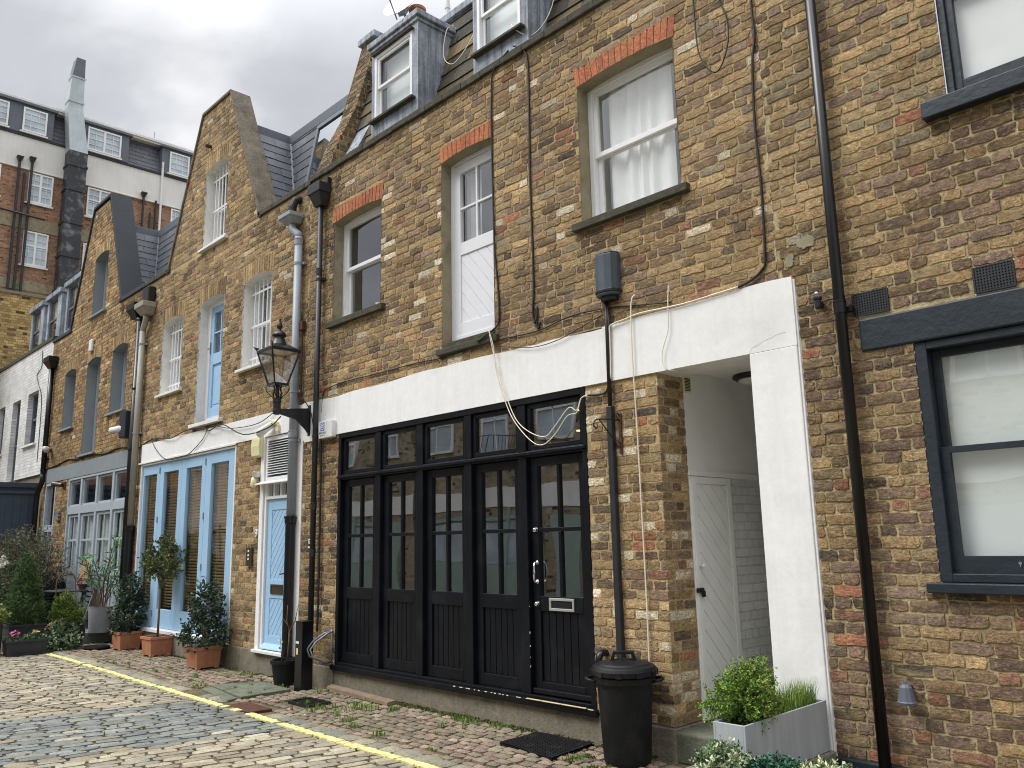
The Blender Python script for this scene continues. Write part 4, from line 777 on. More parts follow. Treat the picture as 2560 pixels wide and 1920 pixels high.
# folding doors
mb = MB(); frame_rect(mb, -14.72, -11.10, .325, 3.012, .035, W - .006, W + .14, wb=.02, wt=.03); mb.box(-14.76, -11.06, W - .05, W - .007, .285, .335); mb.box(-14.72, -11.10, W - .007, W + .1, .27, .324); mb.build('door_frame', M['white'], B, bevel=.004)
xs = [-14.683, -13.93, -13.035, -12.15, -11.137]; gl = [(-14.62, -14.06), (-13.76, -13.17), (-12.86, -12.29), (-11.96, -11.38)]
yb = W + .025
for i in range(4):
    a, b = xs[i] + .003, xs[i + 1] - .003; g0_, g1_ = gl[i]; mb = MB()
    mb.box(a, g0_, yb, yb + .055, .35, 2.98); mb.box(g1_, b, yb, yb + .055, .35, 2.98); mb.box(g0_, g1_, yb, yb + .055, .35, .635); mb.box(g0_, g1_, yb, yb + .055, 2.815, 2.98)
    leaf = mb.build('folding_door', M['blue'], B, bevel=.005); pane(g0_, g1_, .635, 2.815, yb + .034, leaf)
    if i in (0, 2):
        for zz in (.56, 1.30, 2.05, 2.86): mb = MB(); mb.box(b - .01, b + .012, yb - .012, yb - .001, zz - .05, zz + .05); mb.build('hinge', M['steel'], leaf)
    mb = MB(); z = .66; r_ = random.Random(i)
    while z < 2.80: sl_ = r_.uniform(-.003, .003); mb.hexa([(g0_ - .04, yb + .10, z + .018), (g1_ + .04, yb + .10, z + .018 + sl_), (g1_ + .04, yb + .137, z - .010 + sl_), (g0_ - .04, yb + .137, z - .010), (g0_ - .04, yb + .10, z + .021), (g1_ + .04, yb + .10, z + .021 + sl_), (g1_ + .04, yb + .137, z - .007 + sl_), (g0_ - .04, yb + .137, z - .007)]); z += .046
    for cx in (g0_ + .1, g1_ - .1): mb.tube([(cx, yb + .095, .64), (cx, yb + .095, 2.81)], .0025, 4)
    mb.build('venetian_blind', M['blind'], leaf)
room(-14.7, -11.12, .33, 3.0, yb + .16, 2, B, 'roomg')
# narrow front door with its toplight and louvre
a, b = -10.235, -9.42; mb = MB(); yd = W + .03
frame_rect(mb, a, b, .29, 3.03, .05, yd - .02, yd + .12, wb=.02); mb.box(a + .05, b - .05, yd - .02, yd + .1, 2.395, 2.49); mb.box(a + .05, b - .05, yd - .02, yd + .1, 2.195, 2.235)
for k in range(5): x = a + .05 + (b - a - .1) * k / 4; mb.box(x - .02, x + .02, yd - .008, yd + .06, 2.235, 2.395)
mb.build('door_frame', M['white'], B, bevel=.004)
mb = MB(); mb.box(a + .01, b - .01, yd + .055, yd + .06, 2.2, 3.0); mb.build('dark_backing', M['roomg'], B)
mb = MB()
for k in range(15): z = 2.515 + k * .0325; mb.hexa([(a + .05, yd - .035, z), (b - .05, yd - .035, z), (b - .05, yd + .03, z + .022), (a + .05, yd + .03, z + .022), (a + .05, yd - .035, z + .008), (b - .05, yd - .035, z + .008), (b - .05, yd + .03, z + .03), (a + .05, yd + .03, z + .03)])
mb.build('louvre', M['white'], B)
mb = MB(); mb.prism([(a - .08, W - .0, 2.44), (a - .08, W - .10, 2.405), (a - .08, W - .10, 2.39), (a - .08, W, 2.40)], (b - a + .10, 0, 0)); mb.build('door_canopy', M['white'], B, bevel=.003)
mb = MB(); xa, xb = a + .052, b - .052; frame_rect(mb, xa, xb, .31, 2.193, .115, yd + .01, yd + .055, wb=.16, wt=.14); mb.box(xa + .11, xb - .11, yd + .01, yd + .055, .93, 1.17); mb.box(xa + .1, xb - .1, yd + .035, yd + .05, .4, 2.1)
fd = mb.build('front_door', M['blue'], B, bevel=.004)
mb = MB(); diag_boards(mb, xa + .115, xb - .115, 1.17, 2.053, yd + .018, yd + .04, .125, 1.25, .012, mirror=False); diag_boards(mb, xa + .115, xb - .115, .47, .93, yd + .018, yd + .04, .125, 1.25, .012)
for i in range(len(mb.v)):
    v = mb.v[i]; mb.v[i] = (xa + xb - v[0], v[1], v[2])
mb.build('boarded_panel', M['blue'], fd, bevel=.003)
mb = MB(); frame_rect(mb, -10.03, -9.72, .985, 1.105, .025, yd - .004, yd + .009); mb.box(-10.005, -9.745, yd + .002, yd + .006, 1.01, 1.08); mb.build('letterbox', M['brass'], fd, bevel=.003)
mb = MB(); mb.box(-9.60, -9.565, yd - .004, yd + .009, 1.13, 1.30); mb.tube([(-9.58, yd, 1.25), (-9.58, yd - .05, 1.25), (-9.64, yd - .055, 1.245), (-9.70, yd - .05, 1.235)], .009, 8); mb.build('door_handle', M['brass'], fd)
mb = MB(); mb.box(a - .07, b + .03, W - .075, W - .0, .255, .292); mb.build('threshold', M['render2'], B, bevel=.005)
mb = MB(); mb.prism([(xa, yd + .009, .315), (xa, yd - .05, .305), (xa, yd - .05, .315), (xa, yd + .009, .37)], (xb - xa, 0, 0)); mb.build('weather_bar', M['blue'], fd)

# ================================================================== the house with grey painted openings
K = thing('mews_house', 'brown brick mews house with grey painted arched windows and a dark coped gable', 'house', (-17.9, W, 0), 'mews houses in the terrace')
X0, X1 = -20.75, -15.05
spec = [(-19.60, -18.85, 4.15, 5.38), (-18.12, -17.30, 3.48, 5.38), (-16.60, -15.80, 4.14, 5.38), (-18.11, -17.29, 6.38, 7.64)]
mb = MB(); hs = wall_windows(spec[:3], mb, facade, ak, 60)
def pk3(u, v, r): c = wk(u, v, r); return tuple(q * .6 for q in c) if v > 5.8 and u > -16.4 and r.random() < .5 else (c[0] * 1.05, c[1], c[2] * .93)
bricks(mb, facade, lambda v: (X0, X1), .28, 6.33, hs + [(-20.45, -15.23, 3.045, 3.345), (-20.45, -19.62, .2, 3.05), (-18.74, -15.23, .2, 3.05)], pk3, seed=41, nu=2, nv=1, dep=.008, rag=.004)
hs = wall_windows(spec[3:], mb, facade, ak, 70)
bricks(mb, facade, lambda v: (-19.62 + (v - 6.33) * .47, -16.33 - (v - 6.33) * .47), 6.33, 8.83, hs, pk3, seed=43, nu=2, nv=1, dep=.008, rag=.004)
mb.build('brick_wall', [M['brick'], M['mortar']], K)
mb = MB(); mb.box(-20.45, -15.23, W - .012, W + .2, 3.047, 3.343); mb.build('lintel_band', M['greyreveal'], K)
mb = MB(); mb.box(X0, X1, W - .015, W + .3, -.05, .278); mb.build('plinth', M['concrete'], K)
for (a, b) in ((X0, -19.4), (-16.42, X1)):
    mb = MB(); mb.box(a, b, W - .03, W + .28, 6.32, 6.40); mb.build('parapet_capping', M['darkcoping'], K, bevel=.01)
coped_gable(K, -17.885, .52, 1.64, 6.36, 8.93, 'darkcoping', .07, .40, .035); back_wall(K, -17.885, 1.64, .47, 6.33, 8.85)
mh = cross_roof(K, -18.6, -16.42, 6.42, .47, -14.95, 8.30)
mb = MB(); zs0, zs1 = 6.7, 7.7; f = lambda z, o: mh(z) - o
mb.prism([(-15.6, f(zs0, .06), zs0), (-15.15, f(zs0, .06), zs0), (-15.15, f(zs1, .06), zs1), (-15.6, f(zs1, .06), zs1)], (0, .04, 0)); mb.build('roof_window', M['frost'], K)
yw = W + .16
for i, (a, b, z0, zs) in enumerate(spec):
    sash_window(K, a, b, z0, zs, yw + .04, 'greypaint', (z0 + zs) / 2 + .02, fw=.05, sw=.04, rise=.07, rev='greyreveal', gbar=True, roomd=.8, curt=lambda w, a=a, b=b, z0=z0, zs=zs: curtain(a + .05, b - .05, z0 + .05, zs - .02, yw + .25, w, 4, .02, 2, 'palegrey'), **stonesill(a, b, z0, 'greyreveal'))
mb = MB(); frame_rect(mb, -18.74, -15.23, .30, 3.044, .06, W - .004, W + .14, wb=.05, wt=.05)
for x in (-17.93, -17.0, -16.10): mb.box(x - .05, x + .05, W + .0, W + .13, .35, 2.99)
for a, b in ((-18.68, -17.98), (-17.88, -17.05), (-16.95, -16.15), (-16.05, -15.29)): mb.box(a, b, W + .0, W + .13, 2.30, 2.46)
mb.build('garage_frame', M['greypaint'], K, bevel=.005)
for a, b in ((-18.68, -17.98), (-17.88, -17.05), (-16.95, -16.15), (-16.05, -15.29)):
    mb = MB(); frame_rect(mb, a, b, 2.462, 2.988, .035, W + .03, W + .07); tl = mb.build('toplight', M['greypaint'], K); pane(a + .035, b - .035, 2.50, 2.955, W + .05, tl)
    mb = MB(); frame_rect(mb, a, b, .352, 2.298, .09, W + .03, W + .08, wb=.15, wt=.06); md = (a + b) / 2; mb.box(a + .09, b - .09, W + .03, W + .08, 1.12, 1.23); mb.box(md - .02, md + .02, W + .035, W + .075, 1.23, 2.238); mb.box(a + .09, b - .09, W + .036, W + .074, 1.755, 1.795); mb.box(a + .08, b - .08, W + .05, W + .07, .45, 1.13)
    lf = mb.build('folding_door', M['greypaint'], K, bevel=.004); pane(a + .09, b - .09, 1.23, 2.238, W + .055, lf); curtain(a + .05, b - .05, 1.2, 2.28, W + .12, lf, 5, .015, int(-a * 10), 'palegrey')
mb = MB(); frame_rect(mb, -20.40, -19.63, .30, 3.044, .07, W - .004, W + .12); mb.box(-20.33, -19.70, W + .0, W + .1, 1.98, 2.12); mb.box(-20.33, -19.70, W + .02, W + .1, .35, 1.2); mb.box(-20.035, -19.995, W + .01, W + .1, 1.2, 1.98)
nw = mb.build('side_window', M['greypaint'], K, bevel=.004); pane(-20.33, -19.70, 1.2, 2.97, W + .06, nw)
room(-20.4, -15.25, .3, 3.0, W + .15, 1.5, K, 'roomg')

# ================================================================== the white painted house
Wh = thing('mews_house', 'white painted brick mews house at the far end with a row of grey dormers', 'house', (-23.6, W, 0), 'mews houses in the terrace')
spec = [(-22.55, -21.65, 4.08, 5.36), (-23.98, -23.22, 3.1, 5.34), (-25.45, -24.75, 4.08, 5.36)]
mb = MB(); xs = sorted({-26.6, -20.72} | {q for s_ in spec for q in s_[:2]})
for a, b in zip(xs, xs[1:]):
    cover = [s_ for s_ in spec if s_[0] <= a and s_[1] >= b]
    zz = [(3.3, 6.42)] if not cover else [(3.3, cover[0][2]), (cover[0][3], 6.42)]
    for z0, z1 in zz:
        if z1 > z0 + .01: mb.poly([(a, W, z0), (b, W, z0), (b, W, z1), (a, W, z1)])
mb.poly([(-26.6, W, 3.3), (-20.72, W, 3.3), (-20.72, W + .3, 3.3), (-26.6, W + .3, 3.3)])
mb.build('painted_wall', M['whitebrick'], Wh)
for i, (a, b, z0, z1) in enumerate(spec):
    mb = MB(); frame_rect(mb, a, b, z0, z1, .06, W + .12, W + .2); mb.box(a, b, W + .12, W + .19, (z0 + z1) / 2 - .03, (z0 + z1) / 2 + .03); w_ = mb.build('window', M['leaddark'], Wh); pane(a, b, z0, z1, W + .16, w_); room(a, b, z0, z1, W + .2, .6, w_)
    reveal(a, b, z0, z1, W, W + .13).build('reveal', M['whitebrick'], w_)
    if i != 1: mb = MB(); mb.box(a - .1, b + .1, W - .06, W + .12, z0 - .05, z0); mb.build('sill', M['render2'], w_)
mb = MB(); mb.box(-26.6, -20.72, W - .03, W + .2, 6.42, 6.50); mb.build('parapet_capping', M['sill'], Wh)
mb = MB(); mb.box(-26.6, -20.5, W + .05, W + .15, 0, 3.29); mb.build('ground_floor_wall', M['concrete'], Wh)
for a in (-23.45, -22.0, -20.5):
    b = a + 1.12; mb = MB(); mb.box(a, a + .14, W + .12, W + 1.2, 6.5, 7.62); mb.box(b - .3, b, W + .12, W + 1.2, 6.5, 7.62); mb.box(a + .14, b - .3, W + .12, W + 1.2, 6.5, 6.56); mb.box(a - .04, b + .04, W + .06, W + 1.3, 7.62, 7.74)
    dm = mb.build('dormer', M['lead'], Wh, bevel=.01); mb = MB(); frame_rect(mb, a + .14, b - .3, 6.56, 7.62, .05, W + .14, W + .2); mb.box(a + .18, b - .34, W + .145, W + .19, 7.04, 7.09); mb.build('window_frame', M['leaddark'], dm); pane(a + .19, b - .35, 6.6, 7.57, W + .17, dm); curtain(a + .15, b - .31, 7.05, 7.6, W + .25, dm, 4, .02, 3)
    room(a + .14, b - .3, 6.56, 7.6, W + .3, .6, dm, 'roomg')
mb = MB(); mb.poly([(-26.6, W + .4, 6.45), (-20.72, W + .4, 6.45), (-20.72, W + 1.1, 7.5), (-26.6, W + 1.1, 7.5)]); mb.build('mansard_roof', M['leaddark'], Wh)

# ================================================================== boarded screen, yellow brick wall, block of flats
sn = thing('boarded_screen', 'dark blue grey vertical board screen standing out from the white house', 'screen', (-20.9, 4.3, 0))
mb = MB(); rr = random.Random(5)
yy = 2.2
while yy < W - .02: mb.box(-20.94, -20.905 + rr.uniform(-.003, .003), yy, min(yy + .148, W - .01), 0, 2.98); yy += .152
mb.build('boards', M['timber'], sn)
mb = MB(); mb.box(-20.96, -20.86, 2.2, W - .012, 2.98, 3.09); mb.box(-20.90, -20.87, 2.2, W - .012, 2.84, 2.90); mb.build('top_rail', M['timber'], sn, bevel=.005)
mb = MB(); mb.box(-26.3, -26.0, 3.2, 16, 0, 8.80, 0); mb.box(-26.34, -25.96, 3.2, 16, 8.80, 8.88, 1); tag(mb.build('boundary_wall', [M['yellowbrick'], M['concrete']]), 'tall bare yellow brick wall between the grey dormers and the block of flats', 'wall')
F = thing('block_of_flats', 'red brick block of flats with a pale band and slate mansard at the far end', 'building', (-42, 12, 0))
XF = -40.0
mb = MB(); mb.box(XF - 8, XF, -6, 40, 0, 18.55); mb.build('brick_wall', M['redbrick'], F)
mb = MB(); mb.box(XF - 8, XF + .06, -6, 40, 18.55, 20.06); mb.box(XF - 8, XF + .10, -6, 40, 18.50, 18.56); mb.build('rendered_band', M['stucco_far'], F, bevel=.02)
mb = MB(); mb.box(XF - .1, XF + .12, -6, 40, 20.06, 20.16); mb.build('gutter', M['blackmetal'], F)
mb = MB(); bl = lambda r: (lambda k_: tuple(q * k_ for q in s2l(92, 95, 103)))(r.uniform(.85, 1.15))
slates(mb, (XF - .05, 0, 20.14), (0, 1, 0), (-.25, 0, 1), (1, 0, .25), lambda v: (5, 22), 1.66, .24, .4, .012, bl, 8, .02); mb.build('slate_mansard', M['slate'], F)
mb = MB(); mb.box(XF - 8, XF - .1, -6, 40, 21.72, 22.0); mb.box(XF - 8, XF - .02, -6, 40, 21.82, 21.92); mb.build('roof_cornice', M['stucco_far'], F)
mb = MB(); mb.box(XF - 8, XF - .5, -6, 40, 20.0, 21.72); mb.build('roof_core', M['leaddark'], F)
mb = MB(); mb.box(XF - .02, XF + .03, -6, 40, 15.72, 16.25); mb.box(XF - .02, XF + .03, -6, 40, 12.9, 13.35); mb.build('string_course', M['cement'], F)
def farwin(y0, y1, z0, z1, cols, dormer_=False):
    mb = MB(); xo = XF + (.150 if dormer_ else .006); w = .07
    for a, b in ((y0, y0 + w), (y1 - w, y1)): mb.box(xo, xo + .06, a, b, z0, z1)
    mb.box(xo, xo + .06, y0 + w, y1 - w, z0, z0 + w); mb.box(xo, xo + .06, y0 + w, y1 - w, z1 - w, z1)
    for k in range(1, cols): yy = y0 + (y1 - y0) * k / cols; mb.box(xo, xo + .055, yy - .045, yy + .045, z0 + w, z1 - w)
    if not dormer_: mb.box(xo, xo + .054, y0 + w, y1 - w, z1 - (z1 - z0) * .42 - .03, z1 - (z1 - z0) * .42 + .03)
    for c_ in range(cols):
        ya, yb_ = y0 + (y1 - y0) * c_ / cols, y0 + (y1 - y0) * (c_ + 1) / cols
        for q in ((.5,) if cols > 1 else (.33, .66)): yy = ya + (yb_ - ya) * q; mb.box(xo, xo + .04, yy - .008, yy + .008, z0 + w, z1 - w)
    for q in (.25, .5, .75): zz = z0 + (z1 - z0) * q; mb.box(xo, xo + .041, y0 + w, y1 - w, zz - .008, zz + .008)
    o = mb.build('window', M['white'], F)
    mb = MB(); mb.poly([(xo + .012, y0, z0), (xo + .012, y1, z0), (xo + .012, y1, z1), (xo + .012, y0, z1)]); mb.build('pane', farglass, o)
    mb = MB(); mb.box(XF - .02, XF + (.2 if dormer_ else .08), y0 - .08, y1 + .08, z0 - .08, z0 - .01); mb.build('sill', M['render2'], o)
farglass = material("distant_window_glass", s2l(176, 190, 200), .12, var=.3, vscale=1.1, spec=.8)
for (a, b, n_) in ((5.3, 7.45, 2), (8.55, 9.56, 2), (11.02, 12.15, 2), (14.95, 15.9, 2), (17.3, 18.4, 2)):
    farwin(a, b, 17.02, 18.45, n_); farwin(a, b, 14.08, 15.66, n_); farwin(a, b, 11.2, 12.7, n_)
for (a, b, n_) in ((6.4, 7.5, 1), (8.07, 9.05, 1), (10.80, 12.32, 2), (14.68, 15.68, 1), (17.5, 18.6, 1)): farwin(a, b, 20.28, 21.42, n_, True)
for (a, b) in ((6.2, 9.35), (10.6, 12.7), (14.3, 16.0), (17.2, 19.0)):
    mb = MB(); mb.box(XF - .5, XF + .14, a, b, 20.17, 21.55); mb.box(XF - .6, XF + .26, a - .12, b + .12, 21.55, 21.68); mb.build('dormer', M['leaddark'], F, bevel=.02)
du = thing('ventilation_duct', 'tall boxed metal duct climbing the flats, flaking black below and bare metal on top', 'duct', (XF + .5, 10.4, 8))
mb = MB(); mb.box(XF + .1, XF + .75, 9.93, 10.72, 5, 19.75); 
for z in (10, 11.5, 13, 14.6, 16.2, 17.8, 19.0): mb.box(XF + .06, XF + .79, 9.89, 10.76, z, z + .09)
mb.build('lower_duct', M['ductblack'], du)
mb = MB(); q = [(XF + .1, 9.93, 19.75), (XF + .75, 9.93, 19.75), (XF + .75, 10.72, 19.75), (XF + .1, 10.72, 19.75)]; p = [(XF + .0, 9.75, 21.95), (XF + .6, 9.75, 21.95), (XF + .6, 10.40, 21.95), (XF + .0, 10.40, 21.95)]
mb.hexa([q[0], q[1], q[2], q[3], p[0], p[1], p[2], p[3]]); mb.hexa([p[0], p[1], p[2], p[3], (XF, 9.78, 22.7), (XF + .6, 9.78, 22.7), (XF + .6, 10.38, 22.7), (XF, 10.38, 22.7)])
mb.hexa([(XF, 9.78, 22.7), (XF + .6, 9.78, 22.7), (XF + .6, 10.38, 22.7), (XF, 10.38, 22.7), (XF + .02, 9.82, 23.5), (XF + .6, 9.82, 23.5), (XF + .6, 10.36, 23.5), (XF + .02, 10.36, 23.5)])
mb.box(XF - .03, XF + .63, 9.73, 10.43, 22.2, 22.28); mb.box(XF - .03, XF + .63, 9.76, 10.42, 23.45, 23.52)
mb.build('upper_duct', M['duct'], du); mb = MB(); mb.hexa([(XF + .02, 9.82, 23.52), (XF + .6, 9.82, 23.52), (XF + .6, 10.36, 23.52), (XF + .02, 10.36, 23.52), (XF + .05, 9.95, 24.5), (XF + .6, 9.95, 24.5), (XF + .6, 10.33, 24.5), (XF + .05, 10.33, 24.5)]); mb.build('duct_cowl', M['leaddark'], du)
for (yy, zt, matn) in ((8.12, 18.9, 'pipegrey2'), (8.36, 18.3, 'pipegrey2'), (8.62, 19.0, 'pipegrey2'), (13.55, 18.75, 'pipegrey2'), (13.9, 17.9, 'pipegrey2'), (14.15, 18.6, 'pipegrey2'), (14.38, 20.75, 'render2'), (15.72, 18.9, 'pipegrey2')):
    mb = MB(); mb.tube([(XF + .14, yy, 6), (XF + .14, yy, zt)], .055, 8)
    if zt > 18.7 and matn != 'render2': mb.hexa([(XF + .05, yy - .06, zt - .1), (XF + .22, yy - .06, zt - .1), (XF + .22, yy + .06, zt - .1), (XF + .05, yy + .06, zt - .1), (XF + .0, yy - .14, zt + .1), (XF + .3, yy - .14, zt + .1), (XF + .3, yy + .14, zt + .1), (XF + .0, yy + .14, zt + .1)])
    mb.build('soil_pipe', M[matn], F)
mb = MB(); mb.tube([(XF + .3, 5, 16.45), (XF + .3, 9.3, 16.25)], .05, 6); mb.build('branch_pipe', M['pipegrey2'], F)
mb = MB(); mb.tube([(XF - 2, 14.6, 21.9), (XF - 2, 14.6, 23.3)], .02, 5); mb.build('roof_aerial', M['steel'], F)

# ================================================================== the houses across the mews, behind the viewer (seen in the glass)
YO = -4.2
def opposite(x0, x1, label, wallm, doorcol, seed, hgt=6.6, balcony=False):
    h = thing('mews_house', label, 'house', ((x0 + x1) / 2, YO, 0), 'mews houses across the street'); rr = random.Random(seed)
    mb = MB(); mb.box(x0, x1, YO - .35, YO, 0, hgt); mb.build('street_wall', wallm, h)
    mb = MB(); mb.box(x0, x1, YO, YO + .02, 2.42, 2.95); mb.build('lintel_band', M['render'], h)
    n = 3; w = (x1 - x0) / n
    for i in range(n):
        cx = x0 + w * (i + .5); mb = MB(); a, b, z0, z1 = cx - .55, cx + .55, (3.5 if balcony and i == 1 else 4.1), 5.5
        for p in ((a, a + .07, z0, z1), (b - .07, b, z0, z1), (a + .07, b - .07, z0, z0 + .07), (a + .07, b - .07, z1 - .07, z1), (cx - .02, cx + .02, z0, z1), (a + .07, b - .07, 4.8, 4.85)): mb.box(p[0], p[1], YO + .001, YO + .05, p[2], p[3])
        o = mb.build('window', M['white'], h); mb = MB(); mb.box(a + .05, b - .05, YO + .001, YO + .02, z0 + .05, z1 - .05); mb.build('pane', farglass, o)
    mb = MB(); a, b = x0 + .5, x1 - 1.9
    for k in range(5): xx = a + (b - a) * k / 4; mb.box(xx - .05, xx + .05, YO + .001, YO + .08, .1, 2.41)
    mb.box(a, b, YO + .002, YO + .05, .1, 1.0); mb.box(a, b, YO + .002, YO + .06, 2.1, 2.2); mb.box(a, b, YO + .002, YO + .02, 1.0, 2.1); mb.build('garage_door', doorcol, h)
    mb = MB(); mb.box(a + .06, b - .06, YO + .021, YO + .03, 1.05, 2.05); mb.build('door_glass', farglass, h)
    mb = MB(); mb.box(x1 - 1.4, x1 - .6, YO + .001, YO + .05, .1, 2.2); mb.build('front_door', doorcol, h)
    if balcony:
        mb = MB(); cx = (x0 + x1) / 2; P = [(cx + math.cos(t_) * .9, YO + .05 + math.sin(t_) * .55) for t_ in [math.pi * k / 18 for k in range(19)]]
        for k, (px, py) in enumerate(P): mb.tube([(px, py, 3.4), (px + .0, py + .1, 3.6), (px, py, 4.3)], .009, 5)
        for z in (3.4, 4.3): mb.tube([(px, py, z) for px, py in P], .014, 5)
        mb.build('bow_balcony', M['blackmetal'], h)
    mb = MB(); mb.prism([(x0, YO - .3, hgt), (x0, YO - 1.2, hgt + 1.1), (x0, YO - 3, hgt + 1.1), (x0, YO - 3, hgt)], (x1 - x0, 0, 0)); mb.build('slate_roof', M['leaddark'], h)
greengrey = material("green_grey_paint", s2l(150, 168, 160), .5, var=.05)
opposite(-36, -27, 'far rendered house across the mews, seen only in window reflections', M['stucco_far'], M['timber'], 1)
opposite(-26.9, -19.6, 'brick house across the mews mirrored dimly in the black garage glass', M['oppbrick'], greengrey, 2)
opposite(-19.5, -12.6, 'brick house with a bow balcony, mirrored in the black front door glass', M['oppbrick'], greengrey, 3, balcony=True)
opposite(-12.5, -5.6, 'brick house with slate blue doors across the mews, reflected in the toplights', M['oppbrick'], M['timber'], 4)
opposite(-5.5, 3.0, 'brick house directly behind the viewer with a white lintel band', M['oppbrick'], greengrey, 5)

# ================================================================== the ground
mb = MB(); mb.poly([(-150, -150, -.07), (150, -150, -.07), (150, 150, -.07), (-150, 150, -.07)]); tag(mb.build('ground', M['ground']), kind='structure')
mb = MB(); mb.poly([(-40, YO, -.02), (12, YO, -.02), (12, W + .3, -.02), (-40, W + .3, -.02)]); tag(mb.build('road_bed', M['joint']), kind='structure')
T1 = Vector((.17, .985, 0)).normalized(); T2 = Vector((T1.y, -T1.x, 0))
def sett(mb, O, A, Bv, a0, a1, b0, b1, z, col, rnd, nu=4, nv=3, dome=.008, skirt=.03, rag=.004):
    base = len(mb.v); tx, ty = rnd.uniform(-.02, .02), rnd.uniform(-.03, .03)
    for i in range(nu + 1):
        for k in range(nv + 1):
            p, q = i / nu, k / nv; e = 1 - (2 * p - 1) ** 6; g = 1 - (2 * q - 1) ** 6; cor = i in (0, nu) and k in (0, nv)
            a = a0 + (a1 - a0) * p; b = b0 + (b1 - b0) * q
            if cor: a += (.009 if i == 0 else -.009); b += (.006 if k == 0 else -.006)
            a += rnd.uniform(-rag, rag); b += rnd.uniform(-rag, rag)
            zz = z + dome * (e * g) - (dome * .9) * (1 - min(e, g)) + rnd.uniform(-.0012, .0012) + tx * (a - (a0 + a1) / 2) + ty * (b - (b0 + b1) / 2)
            v = O + A * a + Bv * b; mb.v.append((v.x, v.y, zz))
    for i in range(nu):
        for k in range(nv): q = base + i * (nv + 1) + k; mb.f.append((q, q + nv + 1, q + nv + 2, q + 1)); mb.m.append(0); mb.c.append(col)
    ring = [(i, 0) for i in range(nu)] + [(nu, k) for k in range(nv)] + [(i, nv) for i in range(nu, 0, -1)] + [(0, k) for k in range(nv, 0, -1)]
    b3 = len(mb.v)
    for i, k in ring: v = mb.v[base + i * (nv + 1) + k]; mb.v.append((v[0], v[1], v[2] - skirt))
    for q in range(len(ring)):
        i, k = ring[q]; i2, k2 = ring[(q + 1) % len(ring)]; mb.f.append((base + i * (nv + 1) + k, b3 + q, b3 + (q + 1) % len(ring), base + i2 * (nv + 1) + k2)); mb.m.append(0); mb.c.append(col)
rnd = random.Random(77); mb = MB(); O = Vector((0, 0, 0)); yel = MB()
tan_ = [s2l(178, 167, 142), s2l(164, 154, 132), s2l(188, 178, 152), s2l(156, 145, 124), s2l(172, 158, 132), s2l(154, 149, 136)]
blu = [s2l(138, 141, 135), s2l(127, 131, 127), s2l(148, 150, 142), s2l(120, 124, 120), s2l(144, 144, 132)]
YE = lambda x: 4.035 + (x + 9) * -.012
def wav(x, y): return .008 * mn.noise(Vector((x * .7, y * .7, 0)))
b = -17.2
while b < .4:
    wd_ = rnd.uniform(.092, .112); a = -1.2 + rnd.uniform(0, .2)
    while a < 7:
        l = rnd.uniform(.18, .29); c0 = T1 * (a + l / 2) + T2 * (b + wd_ / 2)
        x, y = c0.x, c0.y; ymax = YE(x) + .02
        e0 = T1 * (a + l) + T2 * b
        if y > -.5 and y - l / 2 < ymax and -16.3 < x < -1.5 and not (x < -14.9 and y > 3.5) and ((y > .2 + (x + 4) * -.12) if x > -9 else True):
            l2 = l; over = (a + l) - (ymax - T2.y * b) / T1.y
            if over > 0: l2 = l - over
            if l2 > .05:
                band = -9.42 + .27 * (y - 2.2) < x + rnd.uniform(-.06, .06) < -7.42 + .27 * (y - 2.2) and y > .8
                c = rnd.choice(blu if band and rnd.random() < .93 else tan_); f = rnd.uniform(.82, 1.15); z = wav(x, y) + rnd.uniform(-.004, .004)
                near = math.hypot(x, y) < 10; sett(mb, O, T1, T2, a + .011, a + l2 - .011, b + .007, b + wd_ - .007, z, tuple(q * f * .80 for q in (c[0] * .98, c[1] * .995, c[2] * 1.02)), rnd, 4 if near else 3, 3 if near else 2, dome=.004)
        a += l
    b += wd_
tag(mb.build('cobbled_road', M['sett'], None, smooth=False), kind='structure')
# channel of larger stones beside the road and the small worn setts up to the walls
cov = [(-9.75, -8.68, 4.22, 4.95), (-8.45, -7.82, 3.93, 4.28), (-8.15, -7.68, 4.5, 4.82), (-15.2, -14.6, 4.6, 5.0)]
def free(x0, x1, y0, y1): return not any(x0 < c[1] - .02 and x1 > c[0] + .02 and y0 < c[3] - .02 and y1 > c[2] + .02 for c in cov)
mb = MB(); ex, ey = Vector((1, 0, 0)), Vector((0, 1, 0)); x = -16.2
while x < -1.2:
    l = rnd.uniform(.16, .30); y0 = YE(x) + .03; 
    if free(x, x + l, y0, y0 + .17): c = rnd.choice([s2l(138, 134, 116), s2l(126, 124, 108), s2l(148, 142, 120), s2l(118, 118, 106)]); sett(mb, O, ex, ey, x + .006, x + l - .006, y0 + .004, y0 + rnd.uniform(.155, .175), wav(x, y0) - .006, c, rnd, 4, 3)
    x += l
tag(mb.build('gutter_stones', M['sett']), kind='structure')
mb = MB(); y = 4.2
